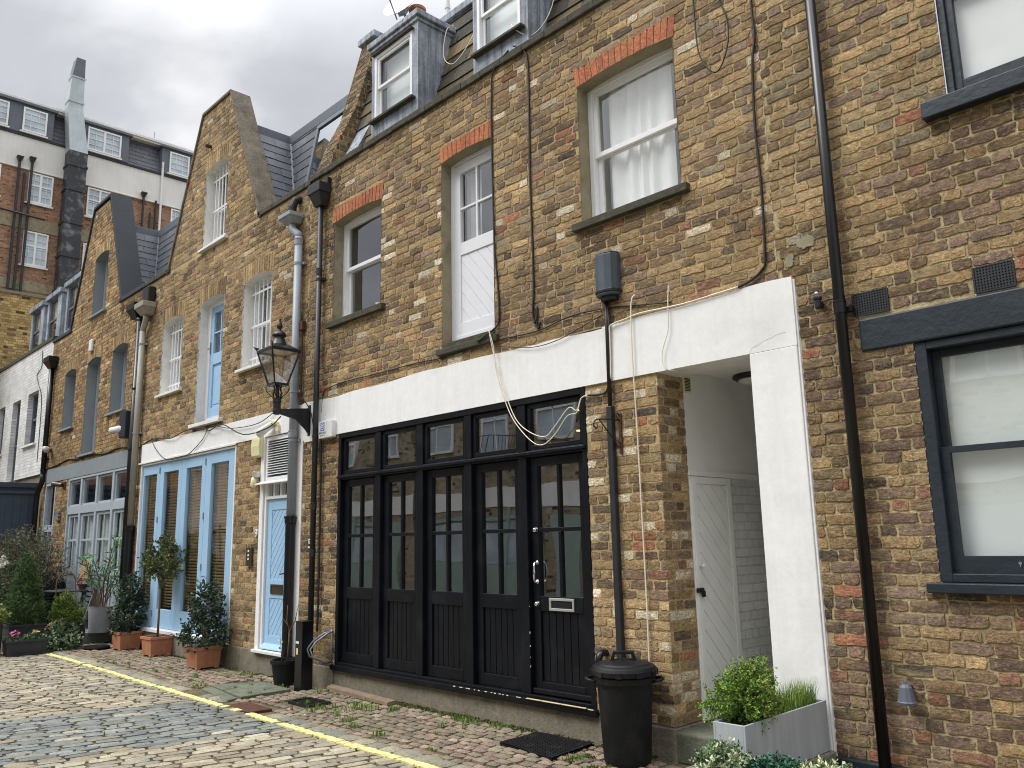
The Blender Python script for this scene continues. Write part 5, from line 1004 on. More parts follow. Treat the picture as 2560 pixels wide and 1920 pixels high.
while y < W - .02:
    rowh = rnd.uniform(.082, .105); x = -16.0 + rnd.uniform(0, .1)
    while x < -.8:
        l = rnd.uniform(.10, .17); yy = y + (4.035 - .0 + (x + 9) * -.012 - 4.035); yy = y + .035 * math.sin(x * .9) * (1 if y > 4.25 else 0) + (x + 9) * -.012
        if yy + rowh > W - .03: x += l; continue
        if free(x, x + l, yy, yy + rowh) and not (x > -3.85 and yy > 5.1):
            c = rnd.choice([s2l(136, 120, 104), s2l(126, 112, 98), s2l(146, 130, 112), s2l(114, 104, 90), s2l(134, 122, 102), s2l(122, 118, 94), s2l(136, 116, 102)]); f = rnd.uniform(.8, 1.12)
            sett(mb, O, ex, ey, x + .006, x + l - .006, yy + .006, yy + rowh - .006, wav(x, yy) * 1.2 + rnd.uniform(-.004, .006), tuple(q * f for q in c), rnd, 3, 2, dome=.007, rag=.006)
        x += l
    y += rowh
tag(mb.build('pavement_setts', M['paver']), kind='structure')
# the yellow line, worn, draped over the stones
mb = MB(); x = -14.65; rnd = random.Random(12)
while x < -1.5:
    l = rnd.uniform(.04, .08)
    if rnd.random() < .12: x += l * .5; continue
    if not (-8.5 < x < -7.86 and rnd.random() < .75):
        y0 = YE(x) - .115; n = 5; z = wav(x, y0) + .0115
        P = [(x + rnd.uniform(-.01, .0), y0 + rnd.uniform(-.014, .012)), (x + l + rnd.uniform(0, .012), y0 + rnd.uniform(-.014, .012)), (x + l + rnd.uniform(.0, .012), y0 + .078 + rnd.uniform(-.012, .014)), (x + rnd.uniform(-.01, 0), y0 + .078 + rnd.uniform(-.012, .014))]
        mb.prism([(p[0], p[1], z - .012) for p in P], (0, 0, .012 + rnd.uniform(0, .002)))
    x += l
tag(mb.build('yellow_line', M['yellow']), kind='structure')
def plate(name, label, cat, pts, z, th, m, group=None):
    mb = MB(); mb.prism([(p[0], p[1], z - th) for p in pts], (0, 0, th)); return tag(mb.build(name, M[m], None, bevel=.008), label, cat, group)
plate('paving_slab', 'mossy green paving slab set in the setts, left of the rusty cover', 'slab', [(-9.72, 4.42), (-9.5, 4.93), (-8.72, 4.90), (-8.70, 4.30)], .014, .05, 'stone')
plate('kerb_stone', 'narrow tilted mossy edging stone beside the yellow line', 'slab', [(-9.6, 4.26), (-9.62, 4.40), (-8.72, 4.27), (-8.68, 4.14)], .006, .04, 'stone')
plate('utility_cover', 'rusty brown iron cover interrupting the yellow line', 'cover', [(-8.42, 4.0), (-8.40, 4.24), (-7.86, 4.22), (-7.90, 3.98)], .010, .04, 'rust')
mb = MB(); x0, x1, y0, y1 = -8.12, -7.72, 4.53, 4.80; frame_rect(mb, x0, x1, 0, 1, .03, 0, 1); mb = MB()
mb.box(x0, x1, y0, y0 + .03, -.03, .01); mb.box(x0, x1, y1 - .03, y1, -.03, .01); mb.box(x0, x0 + .03, y0 + .03, y1 - .03, -.03, .01); mb.box(x1 - .03, x1, y0 + .03, y1 - .03, -.03, .01)
for k in range(8): xx = x0 + .06 + k * .04; mb.box(xx, xx + .018, y0 + .03, y1 - .03, -.03, .006)
mb.box(x0 + .03, x1 - .03, y0 + .03, y1 - .03, -.035, -.031); tag(mb.build('drain_grating', M['blackmetal']), 'small black drain grating in the mossy setts near the grass tufts', 'drain')
mb = MB(); mb.lathe((-14.88, 4.80, -.02), [(.19, 0), (.2, .03), (.18, .055), (.17, .045), (.02, .045)], 24); tag(mb.build('round_cover', M['rubber'], None, smooth=False), 'round black cover lying in front of the grey deck', 'cover')
mb = MB(); mb.hexa([(-8.36, 5.13, .0), (-7.12, 5.07, -.0), (-7.10, 5.17, .0), (-8.40, 5.235, .0), (-8.36, 5.135, .05), (-7.12, 5.075, .035), (-7.10, 5.165, .045), (-8.40, 5.23, .06)]); tag(mb.build('old_plank', M['oldwood'], None, bevel=.006), 'old grey timber plank lying at the foot of the garage plinth', 'plank')
mt_ = MB(); rnd = random.Random(2); P = [Vector((-5.12, 4.74, 0)), Vector((-4.47, 4.66, 0)), Vector((-4.52, 5.20, 0)), Vector((-5.13, 5.17, 0))]
n, m_ = 44, 34
for i in range(n):
    for k in range(m_):
        f = lambda a, b: (P[0] * (1 - a) * (1 - b) + P[1] * a * (1 - b) + P[2] * a * b + P[3] * (1 - a) * b) + Vector((0, 0, .020 + .012 * max(0, b - .6) + .004 * math.sin(a * 7)))
        if i % 2 == 0 or k % 2 == 0 or i in (0, n - 1) or k in (0, m_ - 1):
            q = [f(i / n, k / m_), f((i + 1) / n, k / m_), f((i + 1) / n, (k + 1) / m_), f(i / n, (k + 1) / m_)]; mt_.poly(q)
mt_.prism([P[0] + Vector((0, 0, .0)), P[1], P[2] + Vector((0, 0, .0)), P[3]], (0, 0, .012)); mto = mt_.build('door_mat', M['rubber'])
so_ = mto.modifiers.new("thick", 'SOLIDIFY'); so_.thickness = .004; tag(mto, 'black ribbed rubber mat on the setts in front of the black front door', 'mat')
# mossy soil and litter along the wall foot, grass tufts
def grass(name, label, cat, spots, n, h, spread, kind=None, cols=None, base=0.0, wdt=.004, lean=.5, group=None, seed=5):
    mb = MB(); r = random.Random(seed); cols = cols or [s2l(96, 132, 44), s2l(120, 150, 60), s2l(76, 110, 40), s2l(140, 150, 76)]
    for (sx, sy, sr) in spots:
        for _ in range(int(n * sr)):
            a = r.uniform(0, 6.28); q = math.sqrt(r.random()) * spread * sr; x, y = sx + math.cos(a) * q, sy + math.sin(a) * q; hh = h * r.uniform(.4, 1.1); an = r.uniform(0, 6.28); le = r.uniform(0, lean) * hh; c = r.choice(cols); f = r.uniform(.7, 1.2); c = tuple(v * f for v in c)
            dx, dy = math.cos(an), math.sin(an); wx, wy = -dy * wdt, dx * wdt; z = base
            p1 = (x + dx * le * .3, y + dy * le * .3, z + hh * .55); p2 = (x + dx * le, y + dy * le, z + hh)
            mb.poly([(x - wx, y - wy, z), (x + wx, y + wy, z), (p1[0] + wx * .8, p1[1] + wy * .8, p1[2]), (p1[0] - wx * .8, p1[1] - wy * .8, p1[2])], 0, c); mb.poly([(p1[0] - wx * .8, p1[1] - wy * .8, p1[2]), (p1[0] + wx * .8, p1[1] + wy * .8, p1[2]), p2], 0, c)
    return tag(mb.build(name, M['leaf']), label, cat, group, kind)
r = random.Random(31)
grass('moss_grass', 'short grass and moss growing between the pavement setts', 'grass', [(-7.38, 4.72, 1.4), (-7.15, 4.86, .8), (-6.9, 5.0, .5), (-6.1, 5.17, .6), (-5.9, 5.12, .5), (-6.85, 4.42, .5), (-7.5, 4.5, .7), (-6.55, 4.30, .4), (-6.1, 4.25, .4), (-7.9, 4.6, .4), (-9.8, 4.3, .4), (-4.38, 4.80, .5), (-5.6, 5.15, .4), (-8.3, 5.05, .5), (-10.2, 5.1, .5)] + [(r.uniform(-13, -5.3), r.uniform(4.22, 5.2), r.uniform(.05, .2)) for _ in range(60)] + [(r.uniform(-12, -5), r.uniform(2.4, 3.9), r.uniform(.05, .12)) for _ in range(14)], 110, .045, .17, 'stuff')
mb = MB(); r = random.Random(8)
for _ in range(120):
    x, y = r.uniform(-13.5, -4), (r.uniform(4.2, 5.22) if r.random() < .8 else r.uniform(2.5, 4)); s = r.uniform(.008, .02); a = r.uniform(0, 6.28); c = r.choice([s2l(190, 150, 60), s2l(120, 84, 50), s2l(90, 70, 50), s2l(200, 180, 140), s2l(214, 214, 208)])
    mb.poly([(x + math.cos(a + k * 1.57) * s * (1 if k % 2 else .5), y + math.sin(a + k * 1.57) * s * (1 if k % 2 else .5), .016 + r.uniform(0, .006)) for k in range(4)], 0, c)
tag(mb.build('leaf_litter', M['leaf']), 'scattered dead leaves and specks of litter on the setts', 'litter', None, 'stuff')

# ================================================================== pipes, lantern, boxes and cables on the facades
def hopper(mb, x, y, z0, z1, w, dpt):
    mb.hexa([(x - w * .3, y - dpt * .2, z0), (x + w * .3, y - dpt * .2, z0), (x + w * .3, W - .005, z0), (x - w * .3, W - .005, z0), (x - w / 2, y - dpt / 2, z0 + (z1 - z0) * .55), (x + w / 2, y - dpt / 2, z0 + (z1 - z0) * .55), (x + w / 2, W - .005, z0 + (z1 - z0) * .55), (x - w / 2, W - .005, z0 + (z1 - z0) * .55)])
    mb.box(x - w / 2 - .01, x + w / 2 + .01, y - dpt / 2 - .01, W - .004, z0 + (z1 - z0) * .55, z1)
def downpipe(label, x, y, z0, z1, r, m, joints=(), clips=(), hop=None, low=None, square=False, hopm=None, hopx=None):
    t = thing('downpipe', label, 'drainpipe', (x, y, z0), 'drainpipes on the facades'); mb = MB()
    if square: mb.box(x - r, x + r, y - r, y + r, z0, z1)
    else: mb.tube([(x, y, z0), (x, y, z1)], r, 20)
    mb.build('pipe', M[m], t, smooth=not square)
    for z in joints: mb = MB(); mb.lathe((x, y, z), [(r * 1.01, -.045), (r * 1.14, -.04), (r * 1.14, .03), (r * 1.2, .035), (r * 1.2, .045), (r * 1.01, .048)], 20); mb.build('collar', M[m], t, smooth=False)
    for z in clips: mb = MB(); mb.lathe((x, y, z), [(r * 1.12, -.016), (r * 1.12, .016)], 16); mb.box(x - r * 1.2, x + r * 1.9, y + r * .6, W - .001, z - .015, z + .015); mb.build('pipe_clip', M[m], t)
    if hop:
        mb = MB(); hopper(mb, hopx if hopx is not None else x, y, hop[0], hop[1], hop[2], hop[3]); mb.build('hopper', M[hopm or m], t, bevel=.008)
    if low: mb = MB(); mb.tube([(x, y, low[0]), (x, y, low[1] - .06)], low[2], 18); mb.lathe((x, y, low[1]), [(low[2], -.07), (low[2] * 1.2, -.05), (low[2] * 1.2, .0), (low[2] * 1.32, .005), (low[2] * 1.32, .03), (low[2], .03)], 18); mb.build('lower_pipe', M[low[3]], t, smooth=False)
    return t
yp = W - .065
downpipe('glossy black drainpipe running full height beside the white pillar', -2.245, yp, -.02, 7.6, .036, 'pipeblack', joints=(3.065,), clips=(3.05,))
t = downpipe('dull black square section drainpipe between the alarm box and the street lantern', -8.85, yp, .6, 5.92, .034, 'pipegrey2', joints=(2.05, 1.50, 5.0), clips=(4.9, 2.9), hop=(5.88, 6.17, .27, .22), square=False)
mb = MB(); mb.box(-8.80, -8.72, yp + .01, W, 6.12, 6.26); mb.build('outlet', M['blackmetal'], t)
t = downpipe('light grey drainpipe with cast iron foot beside the narrow blue door', -9.385, W - .07, 1.90, 5.62, .052, 'pipegrey', joints=(2.98, 5.55), clips=(3.53, 5.25, 2.9), low=(-.02, 1.92, .060, 'pipeblack'))
mb = MB(); mb.tube([(-9.385, W - .07, 5.58), (-9.39, W - .07, 5.66), (-9.52, W - .09, 5.76), (-9.54, W - .09, 5.88)], .05, 16); mb.build('swan_neck', M['pipegrey'], t, smooth=True)
mb = MB(); hopper(mb, -9.54, W - .09, 5.84, 5.97, .30, .24); mb.build('hopper', M['pipegrey'], t, bevel=.008)
mb = MB(); mb.tube([(-9.50, W + .02, 6.2), (-9.50, W - .07, 6.18), (-9.53, W - .1, 6.08), (-9.53, W - .1, 5.95)], .055, 12); mb.build('outlet', M['blackmetal'], t)
t = downpipe('black drainpipe with square hopper beside the taupe pipe', -15.07, W - .07, -.02, 5.65, .052, 'pipeblack', clips=(4.4, 3.3), hop=(5.72, 6.0, .36, .26), hopx=-15.22)
mb = MB(); mb.tube([(-15.07, W - .07, 5.62), (-15.08, W - .07, 5.68), (-15.2, W - .08, 5.76)], .05, 12); mb.build('swan_neck', M['pipeblack'], t, smooth=True)
t = downpipe('taupe drainpipe with pale hopper and black iron foot between grey and blue houses', -14.86, W - .075, 1.95, 5.42, .055, 'pipetan', clips=(5.18, 3.58), low=(-.02, 1.95, .066, 'pipeblack'))
mb = MB(); mb.tube([(-14.86, W - .075, 5.38), (-14.86, W - .075, 5.46), (-14.72, W - .09, 5.60), (-14.71, W - .09, 5.72)], .05, 16); mb.build('swan_neck', M['pipetan'], t, smooth=True)
mb = MB(); hopper(mb, -14.70, W - .09, 5.68, 5.90, .40, .28); mb.build('hopper', M['pipetan'], t, bevel=.008)
mb = MB(); mb.box(-14.85, -14.55, W - .14, W, 5.92, 6.2); mb.build('outlet', M['blackmetal'], t, bevel=.02)
t = downpipe('black drainpipe at the corner of the white painted house', -20.45, W - .07, 3.25, 5.7, .055, 'pipeblack', clips=(3.6, 3.35), hop=(5.66, 5.92, .42, .26))
mb = MB(); mb.tube([(-20.45, W - .07, 3.3), (-20.45, W - .07, 3.1), (-20.62, W - .1, 2.85), (-20.66, W - .1, 2.6), (-20.66, W - .1, 0)], .055, 14); mb.build('lower_bend', M['pipeblack'], t, smooth=True)

L_ = thing('wall_lantern', 'black Victorian style street lantern on an iron wall bracket above the narrow blue door', 'street lamp', (-9.09, W, 3.2))
cx, cy = -9.09, 4.81
mb = MB(); mb.box(cx - .035, cx + .035, W - .02, W + .0, 2.93, 3.32); mb.prism([(cx - .018, W - .018, 3.28), (cx - .018, cy + .02, 3.235), (cx - .018, cy + .02, 3.175), (cx - .018, W - .20, 3.12), (cx - .018, W - .08, 3.02), (cx - .018, W - .018, 2.95)], (.036, 0, 0)); mb.build('bracket', M['blackmetal'], L_, bevel=.006)
mb = MB(); mb.lathe((cx, cy, 3.16), [(.03, 0), (.048, .01), (.05, .06), (.045, .065), (.045, .14), (.05, .15), (.05, .2), (.02, .21), (.017, .33), (.03, .36)], 20); mb.build('stem', M['blackmetal'], L_, smooth=False)
for k in range(4):
    a = math.pi / 4 + k * math.pi / 2; c_, s_ = math.cos(a), math.sin(a); mb = MB(); pr = [(.048, 3.35), (.06, 3.38), (.10, 3.41), (.135, 3.45), (.145, 3.49), (.13, 3.525), (.105, 3.525), (.10, 3.505)]
    mb.tube([(cx + c_ * q, cy + s_ * q, z) for q, z in pr], .006, 6); mb.build('scroll', M['blackmetal'], L_, smooth=True)
    mb = MB(); mb.tube([(cx + c_ * .03, cy + s_ * .03, 3.34), (cx + c_ * .055, cy + s_ * .055, 3.42), (cx + c_ * .03, cy + s_ * .03, 3.47), (cx + c_ * .05, cy + s_ * .05, 3.52)], .010, 6); mb.build('support_rod', M['blackmetal'], L_, smooth=True)
h0, h1, z0, z1 = .085, .185, 3.535, 3.93
cor = [(-1, -1), (1, -1), (1, 1), (-1, 1)]
for i in range(4):
    a, b = cor[i], cor[(i + 1) % 4]; mb = MB(); mb.bar((cx + a[0] * h0, cy + a[1] * h0, z0), (cx + a[0] * h1, cy + a[1] * h1, z1), .016); mb.build('corner_bar', M['blackmetal'], L_)
    mb = MB(); k = .97; mb.poly([(cx + a[0] * h0 * k, cy + a[1] * h0 * k, z0 + .01), (cx + b[0] * h0 * k, cy + b[1] * h0 * k, z0 + .01), (cx + b[0] * h1 * k, cy + b[1] * h1 * k, z1), (cx + a[0] * h1 * k, cy + a[1] * h1 * k, z1)]); mb.build('glass_pane', M['lglass'], L_)
    mb = MB(); p = Vector((cx + a[0] * (h1 + .012), cy + a[1] * (h1 + .012), z1 + .03)); mb.prism([p, p + Vector((a[0] * .03, a[1] * .03, .055)), p + Vector((-a[0] * .03, -a[1] * .03, .03))], (.006, -.006 * a[0] * a[1], 0)); mb.build('corner_finial', M['blackmetal'], L_)
mb = MB()
def ringsq(hh, z): return [(cx + a[0] * hh, cy + a[1] * hh, z) for a in cor]
def loft(mb, secs):
    for s, t_ in zip(secs, secs[1:]):
        for i in range(4): j = (i + 1) % 4; mb.poly([s[i], s[j], t_[j], t_[i]])
    mb.poly(secs[0][::-1]); mb.poly(secs[-1])
loft(mb, [ringsq(h0 + .012, z0 - .02), ringsq(h0 + .012, z0 + .008)]); mb.build('glazing_base', M['blackmetal'], L_, bevel=.003)
mb = MB()
for i in range(4):
    a, b = cor[i], cor[(i + 1) % 4]; mb.bar((cx + a[0] * (h1 + .005), cy + a[1] * (h1 + .005), z1 + .012), (cx + b[0] * (h1 + .005), cy + b[1] * (h1 + .005), z1 + .012), .014, .035)
mb.build('top_rim', M['blackmetal'], L_)
mb = MB(); loft(mb, [ringsq(h1 + .01, z1 + .028), ringsq(h1 - .01, z1 + .04), ringsq(.085, z1 + .10)]); mb.build('roof', M['blackmetal'], L_)
mb = MB(); loft(mb, [ringsq(h1 - .012, z1 + .020), ringsq(.10, z1 + .075)]); mb.build('white_reflector', M['whiteplastic'], L_)
mb = MB(); mb.lathe((cx, cy, z1 + .085), [(.10, 0), (.102, .015), (.09, .03), (.078, .07), (.062, .10), (.06, .12), (.085, .125), (.088, .138), (.075, .165), (.05, .19), (.024, .20), (.02, .22), (.034, .235), (.036, .26), (.024, .295), (.010, .33), (.012, .345), (.004, .36)], 24); mb.build('crown', M['blackmetal'], L_, smooth=True)
mb = MB(); mb.lathe((cx, cy, 3.545), [(.02, 0), (.02, .06), (.03, .07), (.03, .18), (.012, .21)], 14); mb.build('bulb', M['lglass'], L_, smooth=True)

def cable(name, label, pts, r, m, group=None, parts=None, sm=4):
    P = [Vector(p) for p in pts]; out = []
    for i in range(len(P) - 1):      # Catmull-Rom
        p0, p1, p2, p3 = P[max(i - 1, 0)], P[i], P[i + 1], P[min(i + 2, len(P) - 1)]
        for k in range(sm):
            t_ = k / sm; out.append(.5 * ((2 * p1) + (-p0 + p2) * t_ + (2 * p0 - 5 * p1 + 4 * p2 - p3) * t_ * t_ + (-p0 + 3 * p1 - 3 * p2 + p3) * t_ ** 3))
    out.append(P[-1]); mb = MB(); mb.tube(out, r, 6); return tag(mb.build(name, M[m], None, smooth=True), label, 'cable', group)
yc = W - .012; G_ = 'cables on the brick facades'
cable('wall_cable', 'pair of thin black cables dropping past the white loading door to its sill', [(-5.35, W - .04, 6.44), (-5.6, W - .02, 6.33), (-5.64, yc, 6.1), (-5.65, yc, 5.6), (-5.64, yc, 4.9), (-5.63, yc, 4.4), (-5.60, yc, 4.1), (-5.58, yc, 3.8), (-5.60, yc, 3.66), (-5.66, W - .06, 3.58), (-5.85, W - .06, 3.52)], .010, 'cable_b', G_)
cable('wall_cable', 'black cable hanging down the bricks right of the loading door, ending in a small loop', [(-5.28, W - .04, 6.46), (-5.16, W - .02, 6.36), (-5.11, yc, 6.2), (-5.11, yc, 5.6), (-5.12, yc, 5.0), (-5.11, yc, 4.4), (-5.11, yc, 3.9), (-5.13, yc, 3.66), (-5.10, yc - .01, 3.56), (-5.07, yc, 3.64), (-5.085, yc, 3.72), (-5.08, yc, 3.55), (-5.06, yc, 3.50), (-5.04, yc, 3.56)], .010, 'cable_b', G_)
cable('wall_cable', 'long black cable clipped down the joint between the two brick houses', [(-2.70, yc, 6.6), (-2.72, yc, 5.6), (-2.715, yc, 5.3), (-2.75, yc, 5.1), (-2.77, yc, 4.6), (-2.76, yc, 4.1), (-2.775, yc, 3.57), (-2.80, yc, 3.49), (-2.88, yc - .005, 3.43), (-3.0, yc - .01, 3.395)], .009, 'cable_b', G_)
cable('wall_cable', 'thin dark cable hanging in a U shaped loop high on the bricks', [(-3.22, yc, 6.3), (-3.22, yc, 5.9), (-3.21, yc - .01, 5.6), (-3.19, yc - .015, 5.38), (-3.12, yc - .02, 5.22), (-3.04, yc - .02, 5.15), (-2.97, yc - .015, 5.24), (-2.925, yc - .01, 5.40), (-2.94, yc, 5.6), (-3.00, yc, 5.8), (-3.03, yc, 6.1)], .006, 'cable_b', G_)
cable('wall_cable', 'white cable running along the top of the white band near its right end', [(-3.0, W - .03, 3.395), (-3.2, W - .03, 3.385), (-3.5, W - .03, 3.375), (-3.9, W - .03, 3.39), (-4.05, W - .035, 3.37), (-4.20, W - .035, 3.35), (-4.215, W - .035, 3.28), (-4.22, W - .03, 3.1), (-4.23, W - .03, 2.9)], .007, 'cable_w', G_)
cable('wall_cable', 'dark cable following the upper edge of the white band along the bricks', [(-8.80, yc, 3.2), (-8.78, yc, 3.4), (-8.70, yc, 3.47), (-8.3, yc, 3.50), (-7.6, yc, 3.49), (-6.9, yc, 3.49), (-6.4, yc, 3.47), (-5.7, yc, 3.50), (-5.1, yc, 3.48), (-4.7, yc, 3.53), (-4.3, yc, 3.52), (-3.6, yc, 3.42)], .006, 'cable_b', G_)
cable('wall_cable', 'thin black cable sagging across the middle of the white band', [(-5.62, yc, 3.44), (-5.4, W - .03, 3.385), (-5.1, W - .035, 3.33), (-4.8, W - .035, 3.34), (-4.5, W - .03, 3.41), (-4.30, yc, 3.47)], .004, 'cable_b', G_)
cable('wall_cable', 'white cable hanging from the bricks beside the pier straight down past the dustbin', [(-3.95, yc, 3.56), (-3.97, W - .03, 3.53), (-3.985, W - .035, 3.4), (-3.99, W - .035, 3.0), (-3.99, W - .02, 2.5), (-3.985, W - .02, 1.9), (-3.98, W - .02, 1.2), (-3.985, W - .02, .6), (-3.99, W - .02, .4)], .0065, 'cable_w', G_)
cable('wall_cable', 'thin grey cable dropping over the white band to the corner of the porch', [(-3.62, yc, 3.56), (-3.62, W - .03, 3.42), (-3.63, W - .035, 3.2), (-3.69, W - .035, 3.05), (-3.70, W - .035, 2.95), (-3.66, W - .03, 2.885), (-3.6, W + .05, 2.875), (-3.62, W + .3, 2.90)], .004, 'cable_w', G_)
for i, (sag, off) in enumerate(((2.42, 0), (2.49, .035))):
    cable('loose_cable', 'cream cable hanging in a deep curve from the loading door sill across the garage toplights', [(-5.67, W - .07, 3.60 - .01 * i), (-5.62 - off * .5, W - .06, 3.42), (-5.60 + off * .6, W - .05, 3.2), (-5.50 + off, W - .04, 2.9), (-5.36 + off, W - .06, 2.68), (-5.15, W - .07, sag + .06), (-5.0 + off, W - .07, sag), (-4.85, W - .07, sag + .07), (-4.70 + off * .5, W - .06, sag + .22), (-4.60, W - .05, 2.66 + .02 * i), (-4.56, W - .03, 2.78), (-4.50, yc, 2.80)], .0048, 'cable_w', 'cream cables looped over the garage front', sm=6)
cable('wall_cable', 'short black cable from the conduit to the corner of the garage frame', [(-4.26, yc - .01, 2.86), (-4.30, yc, 2.80), (-4.38, yc, 2.79), (-4.50, yc, 2.80)], .008, 'cable_b', G_)
cable('wall_cable', 'black cable crossing below the barred windows above the blue folding doors', [(-15.0, yc, 3.30), (-14.3, yc, 3.42), (-13.4, W - .05, 3.34), (-12.9, W - .04, 3.40), (-12.2, W - .05, 3.38), (-11.9, W - .06, 3.30), (-11.4, W - .1, 3.34), (-10.6, W - .15, 3.10), (-9.8, W - .2, 3.10), (-9.25, 4.95, 3.17)], .008, 'cable_b', G_)
cable('wall_cable', 'black cable drooping over the left part of the pale band to the blue doors', [(-14.3, yc, 3.40), (-14.0, W - .03, 3.2), (-13.6, W - .03, 3.02), (-13.2, W - .03, 2.99), (-12.7, W - .03, 3.02), (-12.2, W - .03, 3.2), (-11.9, W - .04, 3.37), (-11.2, W - .04, 3.26), (-10.4, W - .04, 3.24), (-9.9, W - .04, 3.36)], .006, 'cable_b', G_)
cable('wall_cable', 'wavy black cable along the top of the grey band', [(-20.3, yc, 3.38), (-19.6, yc, 3.40), (-18.9, yc, 3.46), (-18.2, yc, 3.41), (-17.3, yc, 3.42), (-16.6, yc, 3.38), (-15.9, yc, 3.42), (-15.2, yc, 3.36)], .014, 'cable_b', G_)
cable('wall_cable', 'black cable looping beside the lantern bracket', [(-9.2, W - .03, 3.36), (-9.15, W - .1, 3.40), (-9.09, W - .06, 3.34), (-9.02, W - .03, 3.2), (-8.95, W - .03, 3.0), (-8.92, W - .03, 2.9)], .006, 'cable_b', G_)
cable('wall_cable', 'thin wire hanging down the white painted brick wall', [(-21.6, yc, 6.3), (-21.55, yc, 5.9), (-21.9, yc, 5.75), (-21.7, yc, 5.5), (-21.3, yc, 5.0), (-21.25, yc, 3.6)], .008, 'cable_b', G_)
cable('roof_cable', 'white cable drooping from the left lead dormer over the mossy slates', [(-7.0, 5.9, 7.86), (-6.95, 5.75, 7.7), (-6.9, 5.66, 7.3), (-6.75, 5.66, 7.12), (-6.6, 5.7, 7.2), (-6.45, 5.8, 7.5)], .006, 'cable_w', 'loose cables on the roof')
cable('roof_cable', 'white cable hanging beside the right hand lead dormer', [(-5.14, 5.9, 7.9), (-5.1, 5.75, 7.4), (-5.12, 5.6, 6.9), (-5.2, 5.42, 6.62), (-5.35, 5.33, 6.72), (-5.4, 5.33, 6.8)], .006, 'cable_w', 'loose cables on the roof')

mbx = thing('meter_box', 'rounded slate grey junction box on the bricks above the white band', 'junction box', (-4.24, W, 3.6))
mb = MB(); P = [(-.11, 0), (.11, 0), (.11, .05), (.085, .10), (.03, .125), (-.03, .125), (-.085, .10), (-.11, .05)]
mb.prism([(-4.205 + p[0], W - p[1], 3.60) for p in P], (0, 0, .36)); mb.prism([(-4.205 + p[0] * .95, W - p[1] * .9, 3.96) for p in P], (0, 0, .02)); mb.build('cover', M['slatebox'], mbx, bevel=.012)
mb = MB(); mb.prism([(-4.205 + p[0] * 1.04, W - p[1] * 1.06, 3.62) for p in P], (0, 0, .03)); mb.prism([(-4.205 + p[0] * .7, W - p[1] * .7, 3.56) for p in P], (0, 0, .04)); mb.build('base', M['blackmetal'], mbx, bevel=.006)
cd_ = thing('cable_conduit', 'grey black conduit running down the brick pier below the junction box', 'conduit', (-4.25, W, .6))
mb = MB(); mb.tube([(-4.24, W - .03, 3.57), (-4.245, W - .03, 3.3), (-4.25, W - .03, 2.66)], .017, 10); mb.tube([(-4.225, W - .03, 3.52), (-4.22, W - .035, 3.3), (-4.235, W - .03, 3.0), (-4.23, W - .03, 2.7)], .008, 8); mb.build('bare_cables', M['cable_b'], cd_, smooth=True)
mb = MB(); mb.box(-4.277, -4.223, W - .05, W - .001, .55, 2.67); mb.build('casing', M['pipegrey2'], cd_, bevel=.006)
hk = thing('scroll_bracket', 'rusty black wrought iron scroll bracket without a basket on the pier', 'bracket', (-4.17, W, 2.4))
mb = MB(); mb.box(-4.185, -4.155, W - .014, W - .001, 2.27, 2.60); mb.build('wall_bar', M['rust'], hk)
mb = MB(); x = -4.17
mb.tube([(x, W - .012, 2.545), (x, W - .10, 2.545), (x, W - .25, 2.535), (x, W - .30, 2.53), (x, W - .335, 2.51), (x, W - .34, 2.475), (x, W - .315, 2.455), (x, W - .29, 2.47), (x, W - .295, 2.495)], .006, 6)
mb.build('top_scroll', M['blackmetal'], hk, smooth=True); mb = MB(); mb.tube([(x, W - .27, 2.53), (x, W - .14, 2.42), (x, W - .05, 2.33), (x, W - .02, 2.325), (x, W - .015, 2.355), (x, W - .035, 2.37)], .006, 6); mb.build('stay', M['blackmetal'], hk, smooth=True)
mb = MB(); mb.tube([(x, W - .012, 2.545), (x, W - .04, 2.56), (x, W - .055, 2.585), (x, W - .035, 2.605), (x, W - .018, 2.59)], .005, 6); mb.build('curl', M['blackmetal'], hk, smooth=True)
# alarm boxes, lights, cameras
al = thing('alarm_box', 'white alarm box with a blue eye emblem and lettering above the garage toplights', 'alarm box', (-8.62, W, 2.9))
mb = MB(); mb.box(-8.76, -8.46, W - .075, W - .0135, 2.855, 3.06); mb.build('case', M['whiteplastic'], al, bevel=.008)
mb = MB(); mb.box(-8.585, -8.582, W - .0765, W - .0755, 2.86, 3.055); mb.build('seam', M['pipegrey'], al)
mb = MB(); yy = W - .0765
mb.box(-8.715, -8.625, yy - .001, yy + .0, 2.945, 3.045); em = mb.build('emblem', M['signblue'], al)
mb = MB(); mb.lathe((-8.67, yy - .0012, 2.995), [(.040, 0), (.040, -.0006)], 28, axis='Y'); em2 = mb.build('emblem_ring', M['whiteplastic'], em)
mb = MB(); n = 14; eye = [(-8.67 + .032 * math.cos(k * 6.283 / 28), 2.995 + .030 * abs(math.sin(k * 6.283 / 28)) * (1 if k < 14 else -1)) for k in range(28)]; mb.prism([(p[0], yy - .0028, p[1]) for p in eye], (0, .0008, 0)); mb.build('eye_shape', M['signblue'], em)
mb = MB(); mb.lathe((-8.67, yy - .003, 2.995), [(.020, 0), (.020, -.0006)], 24, axis='Y'); mb.build('eye_white', M['whiteplastic'], em)
mb = MB(); mb.lathe((-8.67, yy - .0038, 2.995), [(.0095, 0), (.0095, -.0006)], 20, axis='Y'); mb.build('pupil', M['signblue'], em)
text_part('lettering', 'BARRY BROS', .034, .0004, M['signblack'], al, (-8.67, yy - .001, 2.918), sx=.78)
text_part('lettering', 'SECURITY', .022, .0004, M['signblack'], al, (-8.67, yy - .001, 2.885), sx=.9, spacing=1.3)
